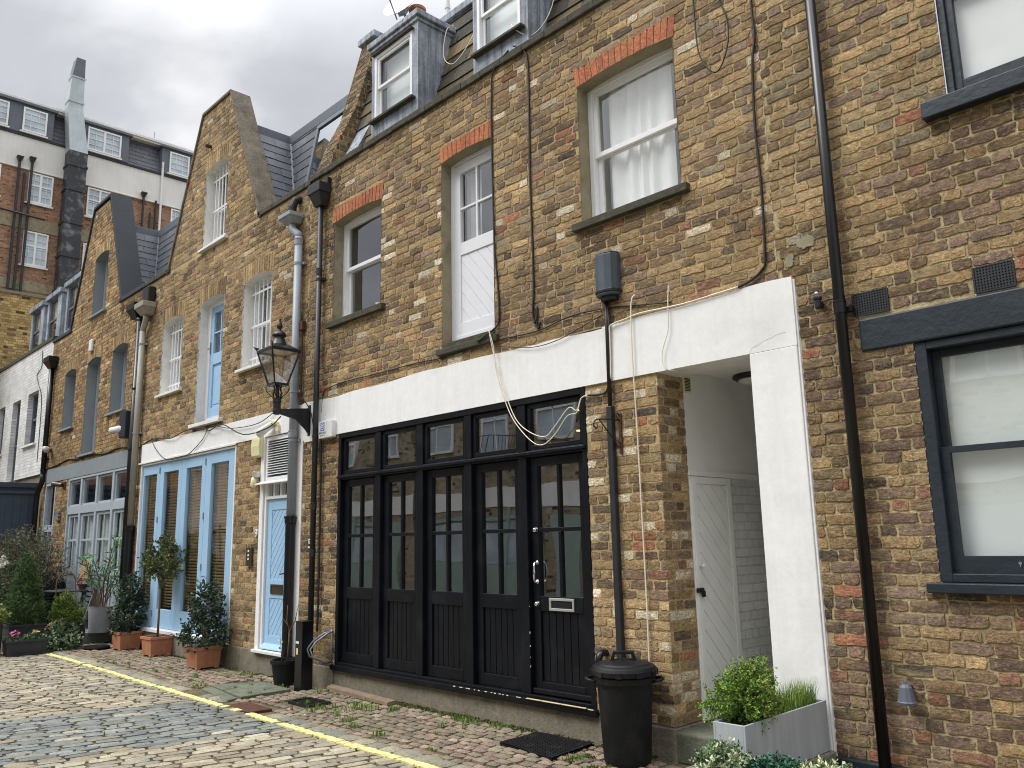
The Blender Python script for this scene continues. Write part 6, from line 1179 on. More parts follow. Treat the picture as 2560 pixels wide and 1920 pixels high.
al2 = thing('alarm_box', 'plain cream alarm box left of the white louvre', 'alarm box', (-10.38, W, 2.8))
mb = MB(); mb.prism([(-10.50, W - .001, 2.77), (-10.50, W - .07, 2.79), (-10.50, W - .085, 2.92), (-10.50, W - .07, 3.05), (-10.50, W - .001, 3.065)], (.23, 0, 0)); mb.build('case', M['cream'], al2, bevel=.006)
fl = thing('floodlight', 'white tubular floodlight on a cream bracket above the louvre', 'light', (-9.95, W, 3.15))
mb = MB(); mb.tube([(-9.96, W - .06, 3.17), (-10.06, W - .09, 3.13), (-10.20, W - .12, 3.07)], [.045, .05, .062], 16); mb.build('lamp_head', M['whiteplastic'], fl, smooth=True)
mb = MB(); mb.hexa([(-10.02, W - .08, 3.21), (-9.86, W - .08, 3.16), (-9.86, W - .02, 3.16), (-10.02, W - .02, 3.21), (-10.02, W - .08, 3.25), (-9.86, W - .08, 3.20), (-9.86, W - .02, 3.20), (-10.02, W - .02, 3.25)]); mb.box(-9.89, -9.83, W - .05, W - .012, 3.07, 3.16); mb.build('bracket', M['cream'], fl, bevel=.004)
sl2 = thing('door_light', 'small glass jar light with a frosted shade beside the blue door canopy', 'light', (-10.37, W, 2.5))
mb = MB(); mb.box(-10.42, -10.34, W - .09, W, 2.50, 2.58); mb.build('holder', M['alu'], sl2, bevel=.008); mb = MB(); mb.lathe((-10.40, W - .07, 2.36), [(.03, 0), (.045, .03), (.04, .1), (.028, .14)], 14); mb.build('shade', M['cream'], sl2, smooth=True)
def cctv(label, x, z, dx):
    t = thing('security_camera', label, 'camera', (x, W, z), 'security cameras'); mb = MB(); mb.tube([(x, W - .10, z), (x + dx, W - .22, z - .01)], [.07, .055], 16); mb.lathe((x, W - .1, z), [(.07, -.03), (.075, 0), (.05, .05)], 14, axis='X'); mb.build('camera_body', M['whiteplastic'], t, smooth=True); mb = MB(); mb.box(x - .03, x + .03, W - .1, W - .001, z - .04, z + .02); mb.build('mount', M['pipegrey2'], t)
cctv('white bullet camera on the corner pipe of the white house', -20.2, 3.78, .32); cctv('white bullet camera beside the dark box on the black pipe', -15.42, 3.72, -.30)
tag((lambda m_: (m_.box(-15.50, -15.20, W - .16, W - .001, 3.55, 4.02), m_.build('junction_box', M['navy'], None, bevel=.01))[1])(MB()), 'dark blue box on the bricks beside the black and taupe pipes', 'junction box')
mb = MB(); mb.box(-17.98, -17.80, W - .06, W - .001, 5.60, 5.86); tag(mb.build('alarm_box', M['whiteplastic'], None, bevel=.03), 'small white rounded alarm box between the arched grey windows', 'alarm box')
wl = thing('wall_spotlight', 'dark bronze spotlight at the left end of the grey garage toplights', 'light', (-19.1, W, 2.95)); mb = MB(); mb.box(-19.05, -18.93, W - .03, W - .001, 2.85, 3.0); mb.build('mount', M['brass'], wl); mb = MB(); mb.tube([(-19.0, W - .06, 2.93), (-19.25, W - .16, 2.96)], [.04, .055], 12); mb.build('lamp_head', M['brass'], wl, smooth=False)
ld_ = thing('wall_lamp', 'little slate grey downlight low on the reddish bricks right of the black pipe', 'lamp', (-2.09, W, .62)); mb = MB()
mb.lathe((-2.075, W - .075, .605), [(.052, 0), (.055, .012), (.050, .018), (.036, .095), (.022, .112), (.010, .114), (.009, .128)], 10); mb.build('shade', M['leaddark'], ld_); mb = MB(); mb.box(-2.09, -2.06, W - .05, W, .66, .70); mb.build('arm', M['navy'], ld_)
ps = thing('light_sensor', 'small black photocell on the bricks left of the glossy black pipe', 'sensor', (-2.41, W, 3.15)); mb = MB()
mb.lathe((-2.395, W - .06, 3.09), [(.018, 0), (.022, .01), (.022, .06), (.03, .065), (.03, .08)], 12); mb.box(-2.41, -2.38, W - .05, W, 3.11, 3.14); mb.build('sensor_body', M['blackmetal'], ps); mb = MB(); mb.lathe((-2.395, W - .06, 3.172), [(.024, 0), (.022, .03), (.01, .04)], 12); mb.build('lens', M['lglass'], ps, smooth=True)
ps = thing('rusty_vent_pipe', 'thin rusty iron pipe with a square cap beside the grey drainpipe', 'pipe', (-9.3, W, 3.4)); mb = MB(); mb.box(-9.33, -9.25, W - .06, W - .001, 4.33, 4.45); mb.build('cap', M['rust'], ps, bevel=.006); mb = MB(); mb.tube([(-9.29, W - .03, 4.33), (-9.29, W - .03, 3.38)], .012, 8); mb.build('pipe', M['rust'], ps)
mb = MB(); mb.tube([(-12.50, W, 8.12), (-12.50, W - .10, 8.12)], .03, 10); tag(mb.build('overflow_pipe', M['rust'], None, smooth=False), 'short overflow pipe poking out of the steep brown gable', 'pipe')
for s, x, z, lab in (('9', -10.39, 1.755, 'white house number 9 on the bricks left of the narrow blue door'), ('5', -9.0, 1.605, 'white house number 5 half hidden behind the dull black pipe')):
    o = text_part('house_number', s, .16, .008, M['whiteplastic'], None, (x, W - .012, z)); tag(o, lab, 'house number')
ic = thing('entry_phone', 'dark metal entry phone panel between the blue folding doors and narrow blue door', 'intercom', (-10.54, W, 1.45)); mb = MB(); mb.box(-10.62, -10.47, W - .035, W - .001, 1.335, 1.575); mb.build('panel', M['brass'], ic, bevel=.005)
for zz in (1.53, 1.475, 1.425): mb = MB(); mb.box(-10.56, -10.525, W - .039, W - .0355, zz - .014, zz + .014); mb.build('button', M['whiteplastic'], ic)
ic = thing('door_bells', 'three small square steel wall lights stacked on the brick pier by the grey garage', 'light', (-19.25, W, 2.3)); 
for k in range(3): mb = MB(); mb.box(-19.36, -19.12, W - .05, W - .001, 2.20 + k * .075, 2.25 + k * .075); mb.build('steel_face', M['steel'], ic, bevel=.004)
el = thing('waste_pipe_elbow', 'black plastic waste pipe elbow poking out of the pier behind the dustbin', 'pipe', (-4.44, W, .65)); mb = MB(); mb.tube([(-4.42, W + .02, .70), (-4.42, W - .05, .705), (-4.425, W - .075, .69), (-4.43, W - .085, .65), (-4.43, W - .085, .45)], .028, 14); mb.build('pipe', M['pipeblack'], el, smooth=True)

# ================================================================== pots, plants and street things
def leaf(mb, p, d, n, l, w, col, fold=.25):
    """one folded leaf from p along d"""
    s = d.cross(n); 
    if s.length < 1e-4: s = Vector((1, 0, 0))
    s.normalize(); up_ = s.cross(d).normalized(); q = p + d * l * .5
    a, b, c, e = p, q + s * w / 2 + up_ * w * fold, p + d * l, q - s * w / 2 + up_ * w * fold
    k = len(mb.v); mb.v += [tuple(a), tuple(b), tuple(c), tuple(e)]; mb.f += [(k, k + 1, k + 2), (k, k + 2, k + 3)]; mb.m += [0, 0]; mb.c += [col, col]
def rvec(r):
    while True:
        v = Vector((r.uniform(-1, 1), r.uniform(-1, 1), r.uniform(-1, 1)))
        if .05 < v.length < 1: return v.normalized()
def sprigs(mb, starts, r, n_leaf, length, ll, lw, cols, upb=.5, stem=None, spread=.7, jitter=.35):
    """leafy twigs: starts = [(point, direction)]"""
    for p, d in starts:
        d = (d + rvec(r) * jitter + Vector((0, 0, upb * .3))).normalized(); c0 = r.choice(cols); f = r.uniform(.75, 1.2); L_ = length * r.uniform(.6, 1.15)
        if stem is not None: mb.bar(p, p + d * L_, .002, .002, 1)
        for k in range(n_leaf):
            q = k / n_leaf; b = p + d * L_ * q; o = (d * (1 - spread) + rvec(r) * spread).normalized(); c = c0 if r.random() < .75 else r.choice(cols); g = f * r.uniform(.85, 1.15)
            leaf(mb, b, o, rvec(r), ll * r.uniform(.7, 1.2), lw * r.uniform(.8, 1.15), tuple(v * g for v in c))
def blob_starts(r, c, rad, n, shell=.55, bumps=5, amp=.25, zmin=-9):
    """points through the outer part of a lumpy ellipsoid, with outward directions"""
    bs = [(rvec(r), r.uniform(.3, 1)) for _ in range(bumps)]; out = []
    while len(out) < n:
        d = rvec(r); g = 1 + amp * sum(s * max(0, d.dot(b)) ** 4 for b, s in bs) - amp * .4; q = (shell + (1 - shell) * r.random()) * g
        p = Vector((c[0] + d.x * rad[0] * q, c[1] + d.y * rad[1] * q, c[2] + d.z * rad[2] * q))
        if p.z > zmin: out.append((p, Vector((d.x, d.y, d.z * .8)).normalized()))
    return out
def pot_square(mb, cx, cy, z, h, wb, wt, rim=.045, rimw=.018, ang=0):
    def sec(w, zz): return [(cx + (a * math.cos(ang) - b * math.sin(ang)) * w / 2, cy + (a * math.sin(ang) + b * math.cos(ang)) * w / 2, zz) for a, b in cor]
    secs = [sec(wb, z), sec(wt - .01, z + h - rim), sec(wt + rimw, z + h - rim + .008), sec(wt + rimw, z + h), sec(wt - .035, z + h), sec(wt - .045, z + h - .05)]
    loft(mb, secs)
def terracotta_pot(label, cx, cy, ang=.03):
    t = thing('flower_pot', label, 'flower pot', (cx, cy, 0), 'square terracotta pots'); mb = MB()
    for a, b in cor: mb.box(cx + a * .125 - .03, cx + a * .125 + .03, cy + b * .125 - .03, cy + b * .125 + .03, .0, .025)
    pot_square(mb, cx, cy, .02, .265, .30, .355, ang=ang); mb.build('pot', M['terracotta'], t, bevel=.008)
    mb = MB(); mb.box(cx - .15, cx + .15, cy - .15, cy + .15, .20, .262); mb.build('soil', M['soil'], t); return t
for lab, cx, cy in (('leftmost of the three square terracotta pots, holding a dark camellia', -14.27, 5.05), ('middle square terracotta pot, holding the slim standard tree', -13.08, 5.08), ('terracotta pot nearest the narrow blue door, with a dark leaved shrub', -11.22, 4.98)): terracotta_pot(lab, cx, cy)
dk = [s2l(52, 72, 50), s2l(40, 58, 44), s2l(66, 88, 60), s2l(34, 48, 38)]; glossy = [s2l(110, 128, 120)]
def shrub(label, cx, cy, z0, parts_, n, ll, lw, cols, seed, cat='shrub', name='potted_shrub', group=None, nleaf=9, tw=.12, stems=5, upb=.5, trunkh=None):
    t = thing(name, label, cat, (cx, cy, z0), group); r = random.Random(seed); mb = MB(); tot = sum(p[2] for p in parts_)
    for c, rad, w in parts_: sprigs(mb, blob_starts(r, c, rad, int(n * w / tot), zmin=z0), r, nleaf, tw, ll, lw, cols, upb)
    mb.build('foliage', M['leaf'], t); mb = MB()
    for k in range(stems):
        c, rad, w = r.choice(parts_); a = r.uniform(0, 6.28); e = (c[0] + math.cos(a) * rad[0] * .6, c[1] + math.sin(a) * rad[1] * .6, c[2] + rad[2] * .5); m_ = ((cx + e[0]) / 2 + r.uniform(-.03, .03), (cy + e[1]) / 2, (z0 + e[2]) / 2 + .05); mb.tube([(cx + r.uniform(-.03, .03), cy, z0 - .03), m_, e], [.012, .008, .003], 5)
    mb.build('stems', M['bark'], t); return t
shrub('dark camellia filling the leftmost terracotta pot', -14.27, 5.05, .26, [((-14.27, 5.05, .55), (.27, .25, .30), 5), ((-14.25, 5.06, .88), (.17, .16, .25), 3)], 430, .055, .03, dk + glossy, 3)
shrub('dark leaved conical shrub in the terracotta pot nearest the blue door', -11.22, 4.98, .26, [((-11.2, 4.98, .46), (.30, .28, .24), 5), ((-11.24, 5.0, .75), (.20, .18, .22), 3), ((-11.28, 5.0, .98), (.11, .11, .16), 1.2)], 430, .05, .027, dk + glossy, 4)
t = shrub('standard tree with a round crown on a slim bare stem in the middle terracotta pot', -13.08, 5.08, 1.0, [((-13.05, 5.08, 1.40), (.29, .28, .22), 5), ((-12.84, 5.02, 1.26), (.22, .2, .15), 2), ((-13.25, 5.1, 1.30), (.14, .14, .16), 1), ((-13.2, 5.1, 1.60), (.14, .16, .15), 1.1), ((-12.98, 5.1, 1.62), (.10, .10, .12), .6)], 250, .055, .032, [s2l(84, 102, 56), s2l(70, 90, 48), s2l(104, 112, 64), s2l(56, 76, 42), s2l(116, 104, 62)], 5, 'tree', 'standard_tree', stems=7)
mb = MB(); mb.tube([(-13.08, 5.08, .24), (-13.085, 5.08, .6), (-13.065, 5.08, .9), (-13.07, 5.08, 1.25)], [.020, .017, .015, .012], 8); mb.build('trunk', M['bark'], t, smooth=True)
# tall grey pot with a bamboo-like plant
tp = thing('tall_pot', 'tall pale grey round pot on the deck holding a bright green palm like plant', 'flower pot', (-15.55, 5.0, .18), None); px_, py_ = -15.62, 5.06
mb = MB(); mb.lathe((px_, py_, .18), [(.17, 0), (.20, .42), (.205, .43), (.185, .43), (.18, .38)], 28); mb.build('pot', M['fibre'], tp, smooth=False)
bp_ = thing('palm_plant', 'tall plant with whorls of bright green strap leaves in the tall grey pot', 'plant', (px_, py_, .55)); mb = MB(); st_ = MB(); r = random.Random(6)
for k in range(13):
    a = r.uniform(0, 6.28); ex_ = .62 * r.uniform(.2, 1); h = r.uniform(.35, 1.45); top = Vector((px_ + math.cos(a) * ex_, py_ + math.sin(a) * ex_ * .7, .55 + h)); b0 = Vector((px_ + r.uniform(-.08, .08), py_ + r.uniform(-.08, .08), .55))
    mid = (b0 + top) / 2 + Vector((0, 0, .1)); st_.tube([b0, mid, top], [.010, .008, .005], 5)
    for q in (1.0, .8, .62, .45):
        c = b0.lerp(top, q) + Vector((0, 0, .1 * (1 - abs(2 * q - 1)))); br = q > .9 and r.random() < .75
        for j in range(11 if br else 6): d = (rvec(r) + Vector((0, 0, .45))).normalized(); leaf(mb, c, d, rvec(r), .17 * r.uniform(.7, 1.2), .02, tuple(v * r.uniform(.8, 1.2) for v in (s2l(92, 164, 92) if br else r.choice([s2l(64, 112, 66), s2l(50, 92, 58), s2l(84, 140, 80)]))), .1)
mb.build('foliage', M['leaf'], bp_); st_.build('stems', M['bark'], bp_)
# deck with table, stacked chairs, hoop, pots in front
dkk = thing('timber_deck', 'low grey green timber deck in front of the grey garage doors', 'deck', (-18, 4.9, 0)); mb = MB()
for k in range(8): y0 = 4.40 + k * .108; mb.box(-20.5, -15.72, y0, y0 + .102, .15, .178)
mb.build('boards', M['deck'], dkk); mb = MB(); mb.box(-15.745, -15.70, 4.40, W - .02, .0, .149); mb.box(-20.5, -15.75, 4.38, 4.40, .0, .149); mb.build('fascia', M['deck'], dkk)
tb = thing('garden_table', 'oval dark glass topped garden table on the deck', 'table', (-17.0, 4.95, .18)); mb = MB(); n = 32
mb.prism([(-17.0 + math.cos(2 * math.pi * k / n) * .42, 4.97 + math.sin(2 * math.pi * k / n) * .47, .84) for k in range(n)], (0, 0, .022)); mb.build('table_top', M['darkplanter'], tb, bevel=.006)
for a in (.7, 2.3, 3.9, 5.5): mb = MB(); mb.tube([(-17 + math.cos(a) * .3, 4.97 + math.sin(a) * .33, .84), (-17 + math.cos(a) * .36, 4.97 + math.sin(a) * .4, .18)], .014, 8); mb.build('leg', M['blackmetal'], tb)
for k in range(4):   # stacked chairs
    x, y, z = -17.15, 4.62 - k * .012, .18 + k * .07; ch = thing('stacking_chair', ['lowest', 'second', 'third', 'topmost'][k] + ' black slatted garden chair in the stack beside the oval table', 'chair', (x, y, z), 'stacked garden chairs')
    mb = MB(); mb.box(x - .22, x + .22, y - .22, y + .20, z + .42, z + .445); mb.build('seat', M['blackmetal'], ch, bevel=.01)
    mb = MB(); mb.hexa([(x - .21, y - .22, z + .44), (x + .21, y - .22, z + .44), (x + .21, y - .19, z + .44), (x - .21, y - .19, z + .44), (x - .2, y - .34, z + .86), (x + .2, y - .34, z + .86), (x + .2, y - .315, z + .86), (x - .2, y - .315, z + .86)]); mb.build('backrest', M['blackmetal'], ch, bevel=.01)
    for a, b in cor: mb = MB(); mb.tube([(x + a * .2, y + b * .18, z + .43), (x + a * .23, y + b * .24, z)], .012, 6); mb.build('leg', M['steel'], ch)
x, y = -16.55, 5.05
rc = thing('reclining_chair', 'folded slatted lounge chair leaning by the palm plant', 'chair', (x, y, .18)); 
for k in range(9): mb = MB(); mb.bar((x - .25, y - .05 + k * .028, .45 + k * .085), (x + .25, y - .05 + k * .028, .45 + k * .085), .02, .055); mb.build('slat', M['leaddark'], rc)
for s in (-1, 1): mb = MB(); mb.tube([(x + s * .26, y - .1, .18), (x + s * .26, y + .2, 1.25)], .014, 6); mb.build('frame_tube', M['steel'], rc)
cb = thing('cardboard_sheet', 'brown cardboard sheet leaning against the grey doors', 'cardboard', (-17.2, W - .1, .2)); mb = MB(); mb.prism([(-17.5, W - .06, .8), (-17.0, W - .06, .8), (-16.95, W - .03, 1.32), (-17.2, W - .03, 1.42), (-17.45, W - .03, 1.30)], (0, .012, 0)); mb.build('sheet', material("cardboard", s2l(160, 128, 96), .9), cb)
mb = MB(); r = random.Random(2); pts = []
mb.lathe((-18.1, 4.85, .18), [(.38, 0), (.42, .3), (.36, .62), (.28, .85), (.10, .98), (.02, 1.0)], 14); bq = mb.build('covered_barbecue', M['rubber'], None, smooth=True); tag(bq, 'barbecue under a crumpled black cover behind the table', 'barbecue')
mb = MB(); mb.lathe((-16.0, 4.42, .18), [(.07, 0), (.12, .05), (.10, .12), (.04, .2), (.015, .22)], 14); tag(mb.build('orange_cone', M['orangep'], None, smooth=True), 'small orange plastic toy on the deck below the stacked chairs', 'toy')
hp = MB(); hp.tube([(-16.1, 4.50, .15), (-16.12, 4.46, .95)] + [(-16.12 - .0 * k, 4.46 + .155 - .155 * math.cos(math.pi * k / 10), 1.0 + .22 * math.sin(math.pi * k / 10)) for k in range(11)] + [(-16.12, 4.79, .7), (-16.1, 4.84, .3)], .009, 8); tag(hp.build('plant_hoop', M['bark'], None, smooth=True), 'tall bent cane hoop arching over the round green shrub', 'plant support')
cyp = [s2l(190, 84, 124), s2l(206, 120, 156), s2l(84, 110, 74), s2l(70, 100, 62), s2l(60, 84, 54)]
fp = thing('flower_bowl', 'small bowl of pink flowers on the garden table', 'flower pot', (-16.9, 4.95, .86)); mb = MB(); mb.lathe((-16.85, 5.12, .862), [(.06, 0), (.10, .1), (.09, .1)], 14); mb.build('bowl', M['brass'], fp); mb = MB(); sprigs(mb, blob_starts(r, (-16.85, 5.12, 1.03), (.12, .12, .09), 40), r, 5, .05, .035, .03, cyp); mb.build('foliage', M['leaf'], fp)
# round green shrub, its dark pot and the variegated ivy spilling over
pp = thing('round_pot', 'dark round pot hidden by trailing variegated ivy beside the deck', 'flower pot', (-15.45, 4.5, 0)); mb = MB(); mb.lathe((-15.45, 4.52, 0), [(.16, 0), (.24, .12), (.25, .25), (.21, .38), (.23, .40), (.20, .40)], 24); mb.build('pot', M['darkplanter'], pp, smooth=True)
cy1 = [s2l(104, 128, 46), s2l(86, 112, 40), s2l(122, 144, 58), s2l(66, 90, 36)]
shrub('bright green fluffy round conifer beside the deck', -15.45, 4.46, .38, [((-15.45, 4.45, .52), (.23, .23, .18), 5), ((-15.45, 4.42, .72), (.13, .13, .15), 2)], 750, .035, .012, cy1, 9, 'conifer', 'dwarf_conifer', tw=.09, nleaf=12, stems=3)
iv = MB(); r = random.Random(10); sprigs(iv, blob_starts(r, (-15.3, 4.35, .24), (.20, .25, .20), 300, zmin=.01) + blob_starts(r, (-15.1, 4.35, .12), (.16, .25, .12), 150, zmin=.01), r, 6, .08, .05, .042, [s2l(84, 108, 72), s2l(150, 168, 132), s2l(60, 84, 54), s2l(176, 188, 156), s2l(100, 122, 84)], -.4); tag(iv.build('trailing_ivy', M['leaf']), 'variegated ivy trailing over the dark round pot to the cobbles', 'ivy')
# long troughs at the road edge
def trough(name, label, x0, x1, y0, y1, z0, z1, m, group=None, soil=True, rimw=.02, taper=.02):
    t = thing(name, label, 'planter', ((x0 + x1) / 2, (y0 + y1) / 2, z0), group); mb = MB()
    R_ = lambda e, z: [(x0 + e, y0 + e, z), (x1 - e, y0 + e, z), (x1 - e, y1 - e, z), (x0 + e, y1 - e, z)]
    loft(mb, [R_(taper, z0), R_(taper * .3, z1 - .035), R_(-rimw * .5, z1 - .032), R_(-rimw * .5, z1), R_(rimw, z1), R_(rimw, z1 - .05)]); mb.build('trough', M[m], t, bevel=.006)
    if soil: mb = MB(); mb.box(x0 + .03, x1 - .03, y0 + .03, y1 - .03, z1 - .08, z1 - .035); mb.build('soil', M['soil'], t)
    return t
t = trough('long_planter', 'low dark grey rectangular planter with pink cyclamen at the road edge', -15.05, -14.80, 3.47, 4.05, 0, .235, 'darkplanter')
mb = MB(); frame_rect(mb, 3.55, 3.97, .055, .175, .012, 0, .006)
for i in range(len(mb.v)): v = mb.v[i]; mb.v[i] = (-14.812 + v[1], v[0], v[2])
mb.build('raised_panel', M['darkplanter'], t)
r = random.Random(14)
for k, yy in enumerate((3.58, 3.82, 3.95)):
    mb = MB(); sprigs(mb, blob_starts(r, (-14.92, yy, .25), (.09, .09, .05), 36, zmin=.2), r, 4, .04, .045, .04, [s2l(60, 88, 60), s2l(84, 108, 78), s2l(130, 140, 90)]); fl_ = [s2l(216, 120, 158), s2l(222, 150, 180)] if k == 0 else [s2l(206, 196, 110), s2l(220, 216, 190)]
    sprigs(mb, blob_starts(r, (-14.92, yy, .33), (.06, .06, .03), 9 if k == 0 else 3), r, 5, .03, .035, .03, fl_); tag(mb.build('cyclamen', M['leaf']), ['pink cyclamen at the left end of the low dark planter', 'leafy green plant in the middle of the low dark planter', 'yellowish flowering plant at the right end of the low dark planter'][k], 'flower')
trough('square_planter', 'dark grey ribbed square planter holding the tall dark conifer', -15.75, -15.3, 3.6, 4.12, 0, .43, 'darkplanter')
cf = [s2l(76, 104, 54), s2l(58, 86, 46), s2l(92, 118, 60), s2l(48, 72, 40)]
shrub('tall dark green conical conifer in the ribbed square planter', -15.52, 3.86, .42, [((-15.52, 3.86, .66), (.26, .26, .28), 5), ((-15.52, 3.84, 1.0), (.17, .17, .28), 3), ((-15.5, 3.82, 1.30), (.09, .09, .24), 1.2)], 1500, .045, .010, cf, 15, 'conifer', 'conifer_tree', tw=.12, nleaf=13, stems=3)
pl = thing('black_planter', 'black planter at the left edge of the picture with yellow green foliage', 'planter', (-15.3, 3.2, 0)); mb = MB(); mb.box(-15.5, -15.02, 2.9, 3.45, 0, .50); mb.build('box', M['blackmetal'], pl, bevel=.015)
shrub('yellow green leafy shrub above the black planter at the left edge', -15.2, 3.22, .5, [((-15.2, 3.25, .62), (.22, .24, .16), 1)], 160, .06, .03, [s2l(128, 138, 70), s2l(92, 110, 54), s2l(150, 156, 90)], 16)
bu = shrub('large straggly grey green bush in front of the dark board screen', -18.6, 4.3, .1, [((-18.7, 4.45, 1.1), (.55, .55, .7), 5), ((-18.5, 4.5, 1.55), (.4, .5, .45), 3), ((-18.4, 4.0, .9), (.5, .45, .7), 3), ((-18.0, 4.75, 1.2), (.4, .35, .5), 2)], 2600, .05, .016, [s2l(96, 98, 70), s2l(78, 84, 60), s2l(116, 112, 84), s2l(64, 68, 52), s2l(130, 124, 100)], 17, 'bush', 'grey_bush', tw=.22, nleaf=9, stems=14)
wf = MB(); r = random.Random(18); sprigs(wf, blob_starts(r, (-17.6, 3.85, 1.38), (.10, .14, .16), 16), r, 14, .05, .05, .04, [(.75, .75, .72), s2l(232, 230, 214)]); sprigs(wf, blob_starts(r, (-17.7, 3.8, 1.1), (.3, .3, .5), 160), r, 6, .1, .06, .03, [s2l(70, 92, 58), s2l(92, 112, 72)]); tag(wf.build('white_flowering_shrub', M['leaf']), 'shrub with clusters of white flowers at the left edge', 'shrub')
sk = shrub('bare brown twiggy plant beside the tall grey pot', -16.1, 4.75, .18, [((-16.1, 4.8, .55), (.2, .2, .3), 1)], 50, .03, .008, [s2l(120, 98, 70)], 19, nleaf=3, tw=.16, stems=14)
# black service post, black pot with sapling, bicycle rack
sp = thing('service_post', 'black square service pillar with two small stickers beside the garage plinth', 'pillar', (-8.68, 5.05, 0)); mb = MB(); mb.box(-8.725, -8.575, 4.94, 5.085, -.02, .735); mb.box(-8.731, -8.569, 4.934, 5.091, .735, .745); mb.build('post', M['pipeblack'], sp, bevel=.004)
mb = MB(); mb.box(-8.71, -8.645, 4.9385, 4.9395, .50, .525); mb.build('sticker', M['whiteplastic'], sp); mb = MB(); mb.box(-8.695, -8.66, 4.9385, 4.9395, .38, .45); mb.build('warning_sticker', M['yellow'], sp)
bp = thing('plant_pot', 'black plastic plant pot with a bare sapling against the blue door step', 'flower pot', (-9.1, 5.05, 0)); mb = MB(); mb.lathe((-9.10, 5.04, 0), [(.13, 0), (.165, .24), (.18, .245), (.18, .285), (.162, .285), (.155, .24)], 26); mb.build('pot', M['binplastic'], bp); mb = MB(); mb.lathe((-9.10, 5.04, .2), [(.15, 0), (.15, .03)], 16); mb.build('soil', M['soil'], bp)
sg = thing('sapling', 'bare forked sapling with three pale leaves in the black plastic pot', 'plant', (-9.1, 5.04, .23)); mb = MB(); mb.tube([(-9.08, 5.04, .2), (-9.07, 5.05, .45), (-9.06, 5.05, .62)], [.012, .010, .009], 6); mb.tube([(-9.06, 5.05, .6), (-8.99, 5.08, .72), (-8.95, 5.1, .92)], [.008, .006, .003], 5); mb.tube([(-9.06, 5.05, .6), (-9.11, 5.04, .72), (-9.10, 5.04, .9)], [.008, .005, .003], 5); mb.tube([(-9.06, 5.05, .64), (-9.16, 5.02, .74)], [.005, .002], 5); mb.tube([(-9.13, 5.0, .2), (-9.16, 5.0, .42), (-9.17, 4.99, .56)], [.004, .003, .002], 5); mb.build('stem', M['bark'], sg, smooth=True)
mb = MB(); r = random.Random(3)
for p in ((-9.165, 4.99, .50), (-9.16, 5.0, .45), (-9.17, 4.99, .55), (-9.15, 5.0, .40)): leaf(mb, Vector(p), (rvec(r) + Vector((0, 0, .4))).normalized(), rvec(r), .07, .025, s2l(196, 206, 120))
mb.build('leaves', M['leaf'], sg)
br_ = thing('bicycle_rack', 'small curved galvanised steel rack fixed to the wall beside the garage', 'rack', (-8.5, W, .3)); mb = MB()
for i, dx in enumerate((0, .07)): mb.tube([(-8.46 + dx * .3, W - .02, .62), (-8.50 + dx, W - .10, .60), (-8.56 + dx, W - .20, .52), (-8.58 + dx, W - .26, .44), (-8.56 + dx, W - .24, .36), (-8.5 + dx, W - .12, .30), (-8.46 + dx * .3, W - .02, .29)], .011, 8)
mb.tube([(-8.46, W - .02, .64), (-8.46, W - .02, .27)], .012, 8); mb.build('hoops', M['steel'], br_, smooth=True)
# the dustbin
bn = thing('dustbin', 'black ribbed plastic dustbin with clip on lid and side handle before the brick pier', 'bin', (-4.03, 5.02, 0)); cx, cy = -4.03, 5.0
mb = MB(); mb.lathe((cx, cy, 0), [(.165, 0), (.172, .02), (.200, .50), (.203, .555), (.225, .56), (.228, .60), (.222, .605)], 48); mb.build('bin_body', M['binplastic'], bn, smooth=False)
lm = MB(); prof = [(.228, .595), (.240, .60), (.243, .635), (.232, .66), (.215, .668), (.20, .672), (.19, .682), (.11, .697), (.02, .70)]; lm.lathe((cx, cy, .012), prof, 48)
for k in range(10): a = 2 * math.pi * k / 10 + .2; d = Vector((math.cos(a), math.sin(a), 0)); s = Vector((-d.y, d.x, 0)); lm.obox(Vector((cx, cy, .63)) + d * .243, d, s, Vector((0, 0, 1)), .008, .022, .022)
lo = lm.build('bin_lid', M['binplastic'], bn, bevel=.004)
mb = MB(); rr = random.Random(4)
for k in range(26): a = rr.uniform(0, 6.28); q = rr.uniform(.05, .17); mb.lathe((cx + math.cos(a) * q, cy + math.sin(a) * q, .712 - (q - .1) * .15 - .008), [(.014, 0), (.012, .005)], 6)
tag(mb.build('lid_tread', M['binplastic'], lo), kind='stuff')
ha = Vector((.78, .62, 0)).normalized(); hb = Vector((-ha.y, ha.x, 0)); c0 = Vector((cx, cy, .70))
mb = MB(); mb.prism([c0 - ha * .10 - hb * .02, c0 - ha * .075 - hb * .02 + Vector((0, 0, .075)), c0 + ha * .075 - hb * .02 + Vector((0, 0, .075)), c0 + ha * .10 - hb * .02, c0 + ha * .075 - hb * .02, c0 + ha * .058 - hb * .02 + Vector((0, 0, .052)), c0 - ha * .058 - hb * .02 + Vector((0, 0, .052)), c0 - ha * .075 - hb * .02], hb * .045); mb.build('lid_handle', M['binplastic'], lo, bevel=.004)
for sgn, nm in ((1, 'side_handle'), (-1, 'side_handle')):
    d = ha * sgn; s = hb; p = Vector((cx, cy, .57)) + d * .215; mb = MB(); mb.tube([p - s * .085, p + d * .055 - s * .06 + Vector((0, 0, .01)), p + d * .07 + Vector((0, 0, .012)), p + d * .055 + s * .06 + Vector((0, 0, .01)), p + s * .085], .011, 8); mb.build(nm, M['binplastic'], bn, smooth=True)
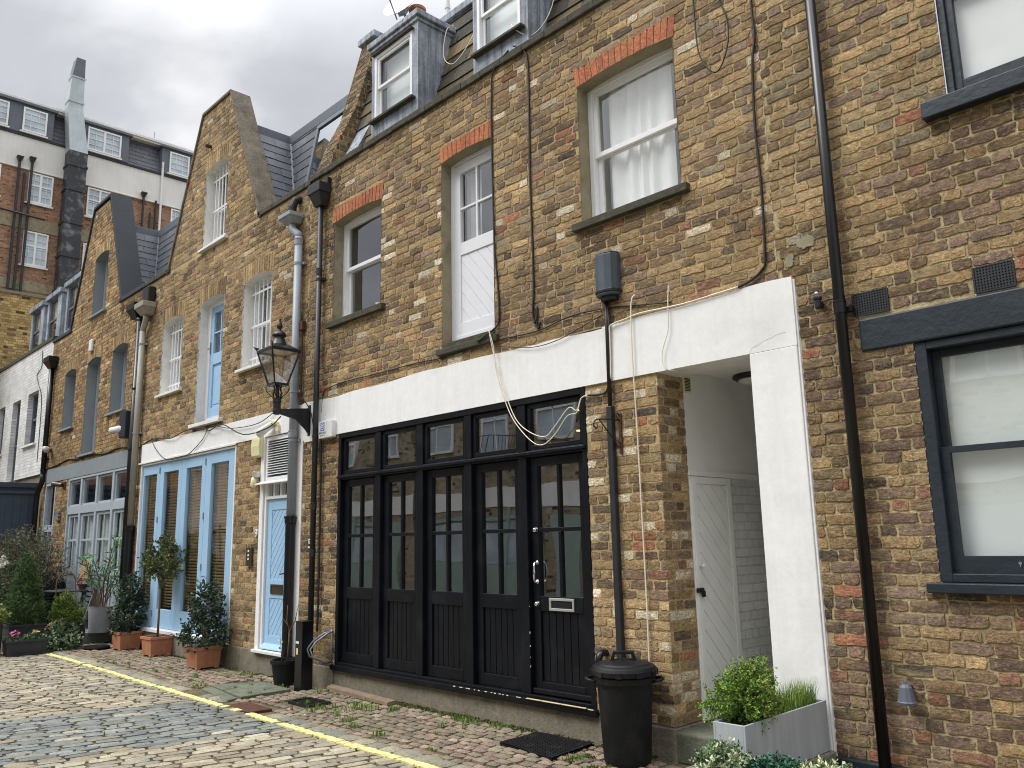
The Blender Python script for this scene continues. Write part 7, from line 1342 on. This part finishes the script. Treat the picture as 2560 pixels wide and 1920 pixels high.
# the zinc trough with box shrub and grass, and the low variegated plants in front
t = thing('zinc_planter', 'long pale zinc trough at the foot of the white pillar', 'planter', (-2.68, 4.7, .2)); x0, x1, y0, y1, z0, z1 = -2.79, -2.585, 4.24, 5.22, .265, .565
mb = MB(); w_ = .014; mb.box(x0, x1, y0, y1, z0, z0 + .01); mb.box(x0, x0 + w_, y0, y1, z0 + .01, z1); mb.box(x1 - w_, x1, y0, y1, z0 + .01, z1); mb.box(x0 + w_, x1 - w_, y0, y0 + w_, z0 + .01, z1); mb.box(x0 + w_, x1 - w_, y1 - w_, y1, z0 + .01, z1); mb.build('trough', M['zinc'], t, bevel=.003)
mb = MB(); mb.box(x0 + w_, x1 - w_, y0 + w_, y1 - w_, z1 - .08, z1 - .045); mb.build('soil', M['soil'], t)
mb = MB(); mb.box(-3.05, -2.56, 4.1, W - .02, .0, .262); tag(mb.build('low_wall', M['concrete'], None, bevel=.012), 'low dark plinth under the zinc trough', 'plinth')
bx = [s2l(112, 146, 56), s2l(88, 124, 46), s2l(134, 164, 70), s2l(66, 98, 38), s2l(140, 146, 72)]
r = random.Random(21); t = thing('box_shrub', 'small leaved green box shrub spilling out of the zinc trough', 'shrub', (-2.75, 4.5, .52)); mb = MB()
P_ = blob_starts(r, (-2.69, 4.46, .67), (.13, .17, .16), 700, .35, 7, .35, .5) + blob_starts(r, (-2.82, 4.38, .63), (.11, .10, .07), 130, .2, 4, .4, .5) + blob_starts(r, (-2.67, 4.50, .79), (.07, .08, .09), 110, .3, 4, .4)
mb2 = MB(); sprigs(mb, P_, r, 15, .075, .017, .010, bx, .6, spread=.62, jitter=.5); mb.build('foliage', M['leaf'], t)
mb = MB()
for p, d in P_[::14]: mb.tube([(-2.69, 4.52, .5), (Vector((-2.69, 4.52, .52)) + p) / 2 + Vector((0, 0, .03)), p], [.006, .004, .0015], 4)
mb.build('stems', M['bark'], t)
grass('grass_clump', 'tuft of long thin grass in the back half of the zinc trough', 'grass', [(-2.685, 4.80, 1), (-2.685, 4.92, 1), (-2.685, 5.05, 1), (-2.685, 5.14, .8)], 230, .19, .075, None, base=.52, wdt=.0018, lean=.6, seed=9)
def lowplant(label, cx, cy, z, rad, cols, n, seed, ll=.026, lw=.016):
    t = thing('low_plant', label, 'plant', (cx, cy, 0), 'low plants at the foot of the zinc trough'); r = random.Random(seed); mb = MB(); sprigs(mb, blob_starts(r, (cx, cy, z), rad, n, .3, 6, .3), r, 10, .06, ll, lw, cols, .6, spread=.7); mb.build('foliage', M['leaf'], t)
    mb = MB(); mb.lathe((cx, cy, .0), [(.09, 0), (.12, z - .03), (.125, z - .01), (.10, z - .01)], 18); mb.build('pot', M['darkplanter'], t)
var_ = [s2l(150, 164, 130), s2l(98, 122, 84), s2l(190, 196, 160), s2l(72, 98, 62)]; tl_ = [s2l(48, 96, 72), s2l(36, 78, 58), s2l(66, 118, 88), s2l(30, 62, 48)]
lowplant('grey green variegated plant at the left front corner of the zinc trough', -2.60, 4.05, .40, (.14, .13, .07), var_, 300, 31)
lowplant('dark blue green leafy plant in the middle before the zinc trough', -2.33, 4.08, .385, (.15, .12, .06), tl_, 300, 32)
lowplant('pale variegated plant at the bottom edge below the black drainpipe', -2.05, 4.10, .40, (.15, .13, .06), var_ + [s2l(206, 208, 160)], 260, 33)

# cups on the inner sill, cement patches and the crack in the render
for k, (x, h, m, lab) in enumerate(((-8.12, .09, 'curtain', 'leftmost stack of paper cups standing inside the smallest sash window'), (-8.02, .12, 'curtain', 'taller stack of paper cups inside the smallest sash window'), (-7.88, .17, 'steel', 'upturned ribbed silver cup inside the smallest sash window'))):
    yy = W + .27; z0 = 4.35; mb = MB()
    if m == 'steel': mb.lathe((x, yy, z0), [(.062, 0), (.060, .01), (.042, h), (.040, h + .004)], 20)
    else:
        for q in range(int(h / .03)): mb.lathe((x, yy, z0 + q * .03), [(.030, 0), (.036, .025), (.038, .029)], 16)
    tag(mb.build('cup', M['alu'] if m == 'steel' else M['cream'], None), lab, 'cup')
def patch(mb, cx, cz, rx, rz, seed, y=W):
    r = random.Random(seed); n = 54; P = []
    for k in range(n):
        a = 6.283 * k / n; q = 1 + .35 * mn.noise(Vector((math.cos(a) * 1.6, math.sin(a) * 1.6, seed * 3.3))) + .28 * mn.noise(Vector((math.cos(a) * 5, math.sin(a) * 5, seed * 5.3))) + r.uniform(-.07, .07); P.append((cx + math.cos(a) * rx * q, cz + math.sin(a) * rz * q))
    mb.poly([(p[0], y - .0045, p[1]) for p in P])
for k, (cx, cz, rx, rz) in enumerate(((-2.46, 3.60, .07, .04), (-2.60, 3.50, .035, .05))):
    mb = MB(); patch(mb, cx, cz, rx, rz, k); mb.build('cement_patch', M['cement'], RH if k < 5 else H)
mb = MB(); P = [(-2.955, 2.89), (-2.93, 2.925), (-2.88, 2.94), (-2.83, 2.96), (-2.78, 2.968), (-2.73, 2.985), (-2.66, 2.99)]
mb.tube([(p[0], W - .0142, p[1]) for p in P], .0008, 4); mb.build('render_crack', M['concrete'], H)

cable('wall_cable', 'black cable running down beside the dull black pipe to the service post', [(-8.79, W - .03, 3.0), (-8.76, W - .03, 2.6), (-8.755, W - .03, 1.8), (-8.75, W - .03, 1.1), (-8.76, W - .03, .6)], .013, 'cable_b', G_)
# chipped pale paint along the sill under the black front door and small chips on the door edge
r = random.Random(44); mb = MB()
for k in range(34):
    x = r.uniform(-6.3, -4.58); l = r.uniform(.01, .05) * (1.6 if x > -5.2 else .6); mb.box(x, x + l, yg - .0615 - r.uniform(0, .0005), yg - .06, .255 + r.uniform(0, .004), .2625 + r.uniform(0, .001))
for k in range(6): z = r.uniform(.4, 1.1); mb.box(-5.281, -5.2805 + r.uniform(.002, .006), yg - .0135, yg - .012, z, z + r.uniform(.004, .02))
tag(mb.build('paint_chips', M['cream'], H), kind='stuff')
grass('wall_foot_moss', 'band of moss and small weeds along the foot of the garage plinth', 'moss', [(r.uniform(-8.3, -3.9), 5.215 + r.uniform(-.02, .03), r.uniform(.3, .7)) for _ in range(46)] + [(r.uniform(-13, -9.5), 5.2 + r.uniform(-.03, .03), r.uniform(.3, .6)) for _ in range(26)] + [(r.uniform(-4.4, -3.3), r.uniform(4.7, 5.0), .4) for _ in range(10)], 150, .018, .11, 'stuff', [s2l(78, 84, 40), s2l(92, 100, 48), s2l(64, 66, 36), s2l(104, 108, 60)], wdt=.006, seed=13)

vp = MB(); vp.tube([(-7.95, 6.6, 8.1), (-7.95, 6.6, 9.6)], .032, 14); vp.lathe((-7.95, 6.6, 8.95), [(.034, -.03), (.041, -.025), (.041, .02), (.034, .025)], 14); tag(vp.build('roof_vent_pipe', M['render2'], None), 'thin white vent pipe standing up behind the left lead dormer', 'pipe')
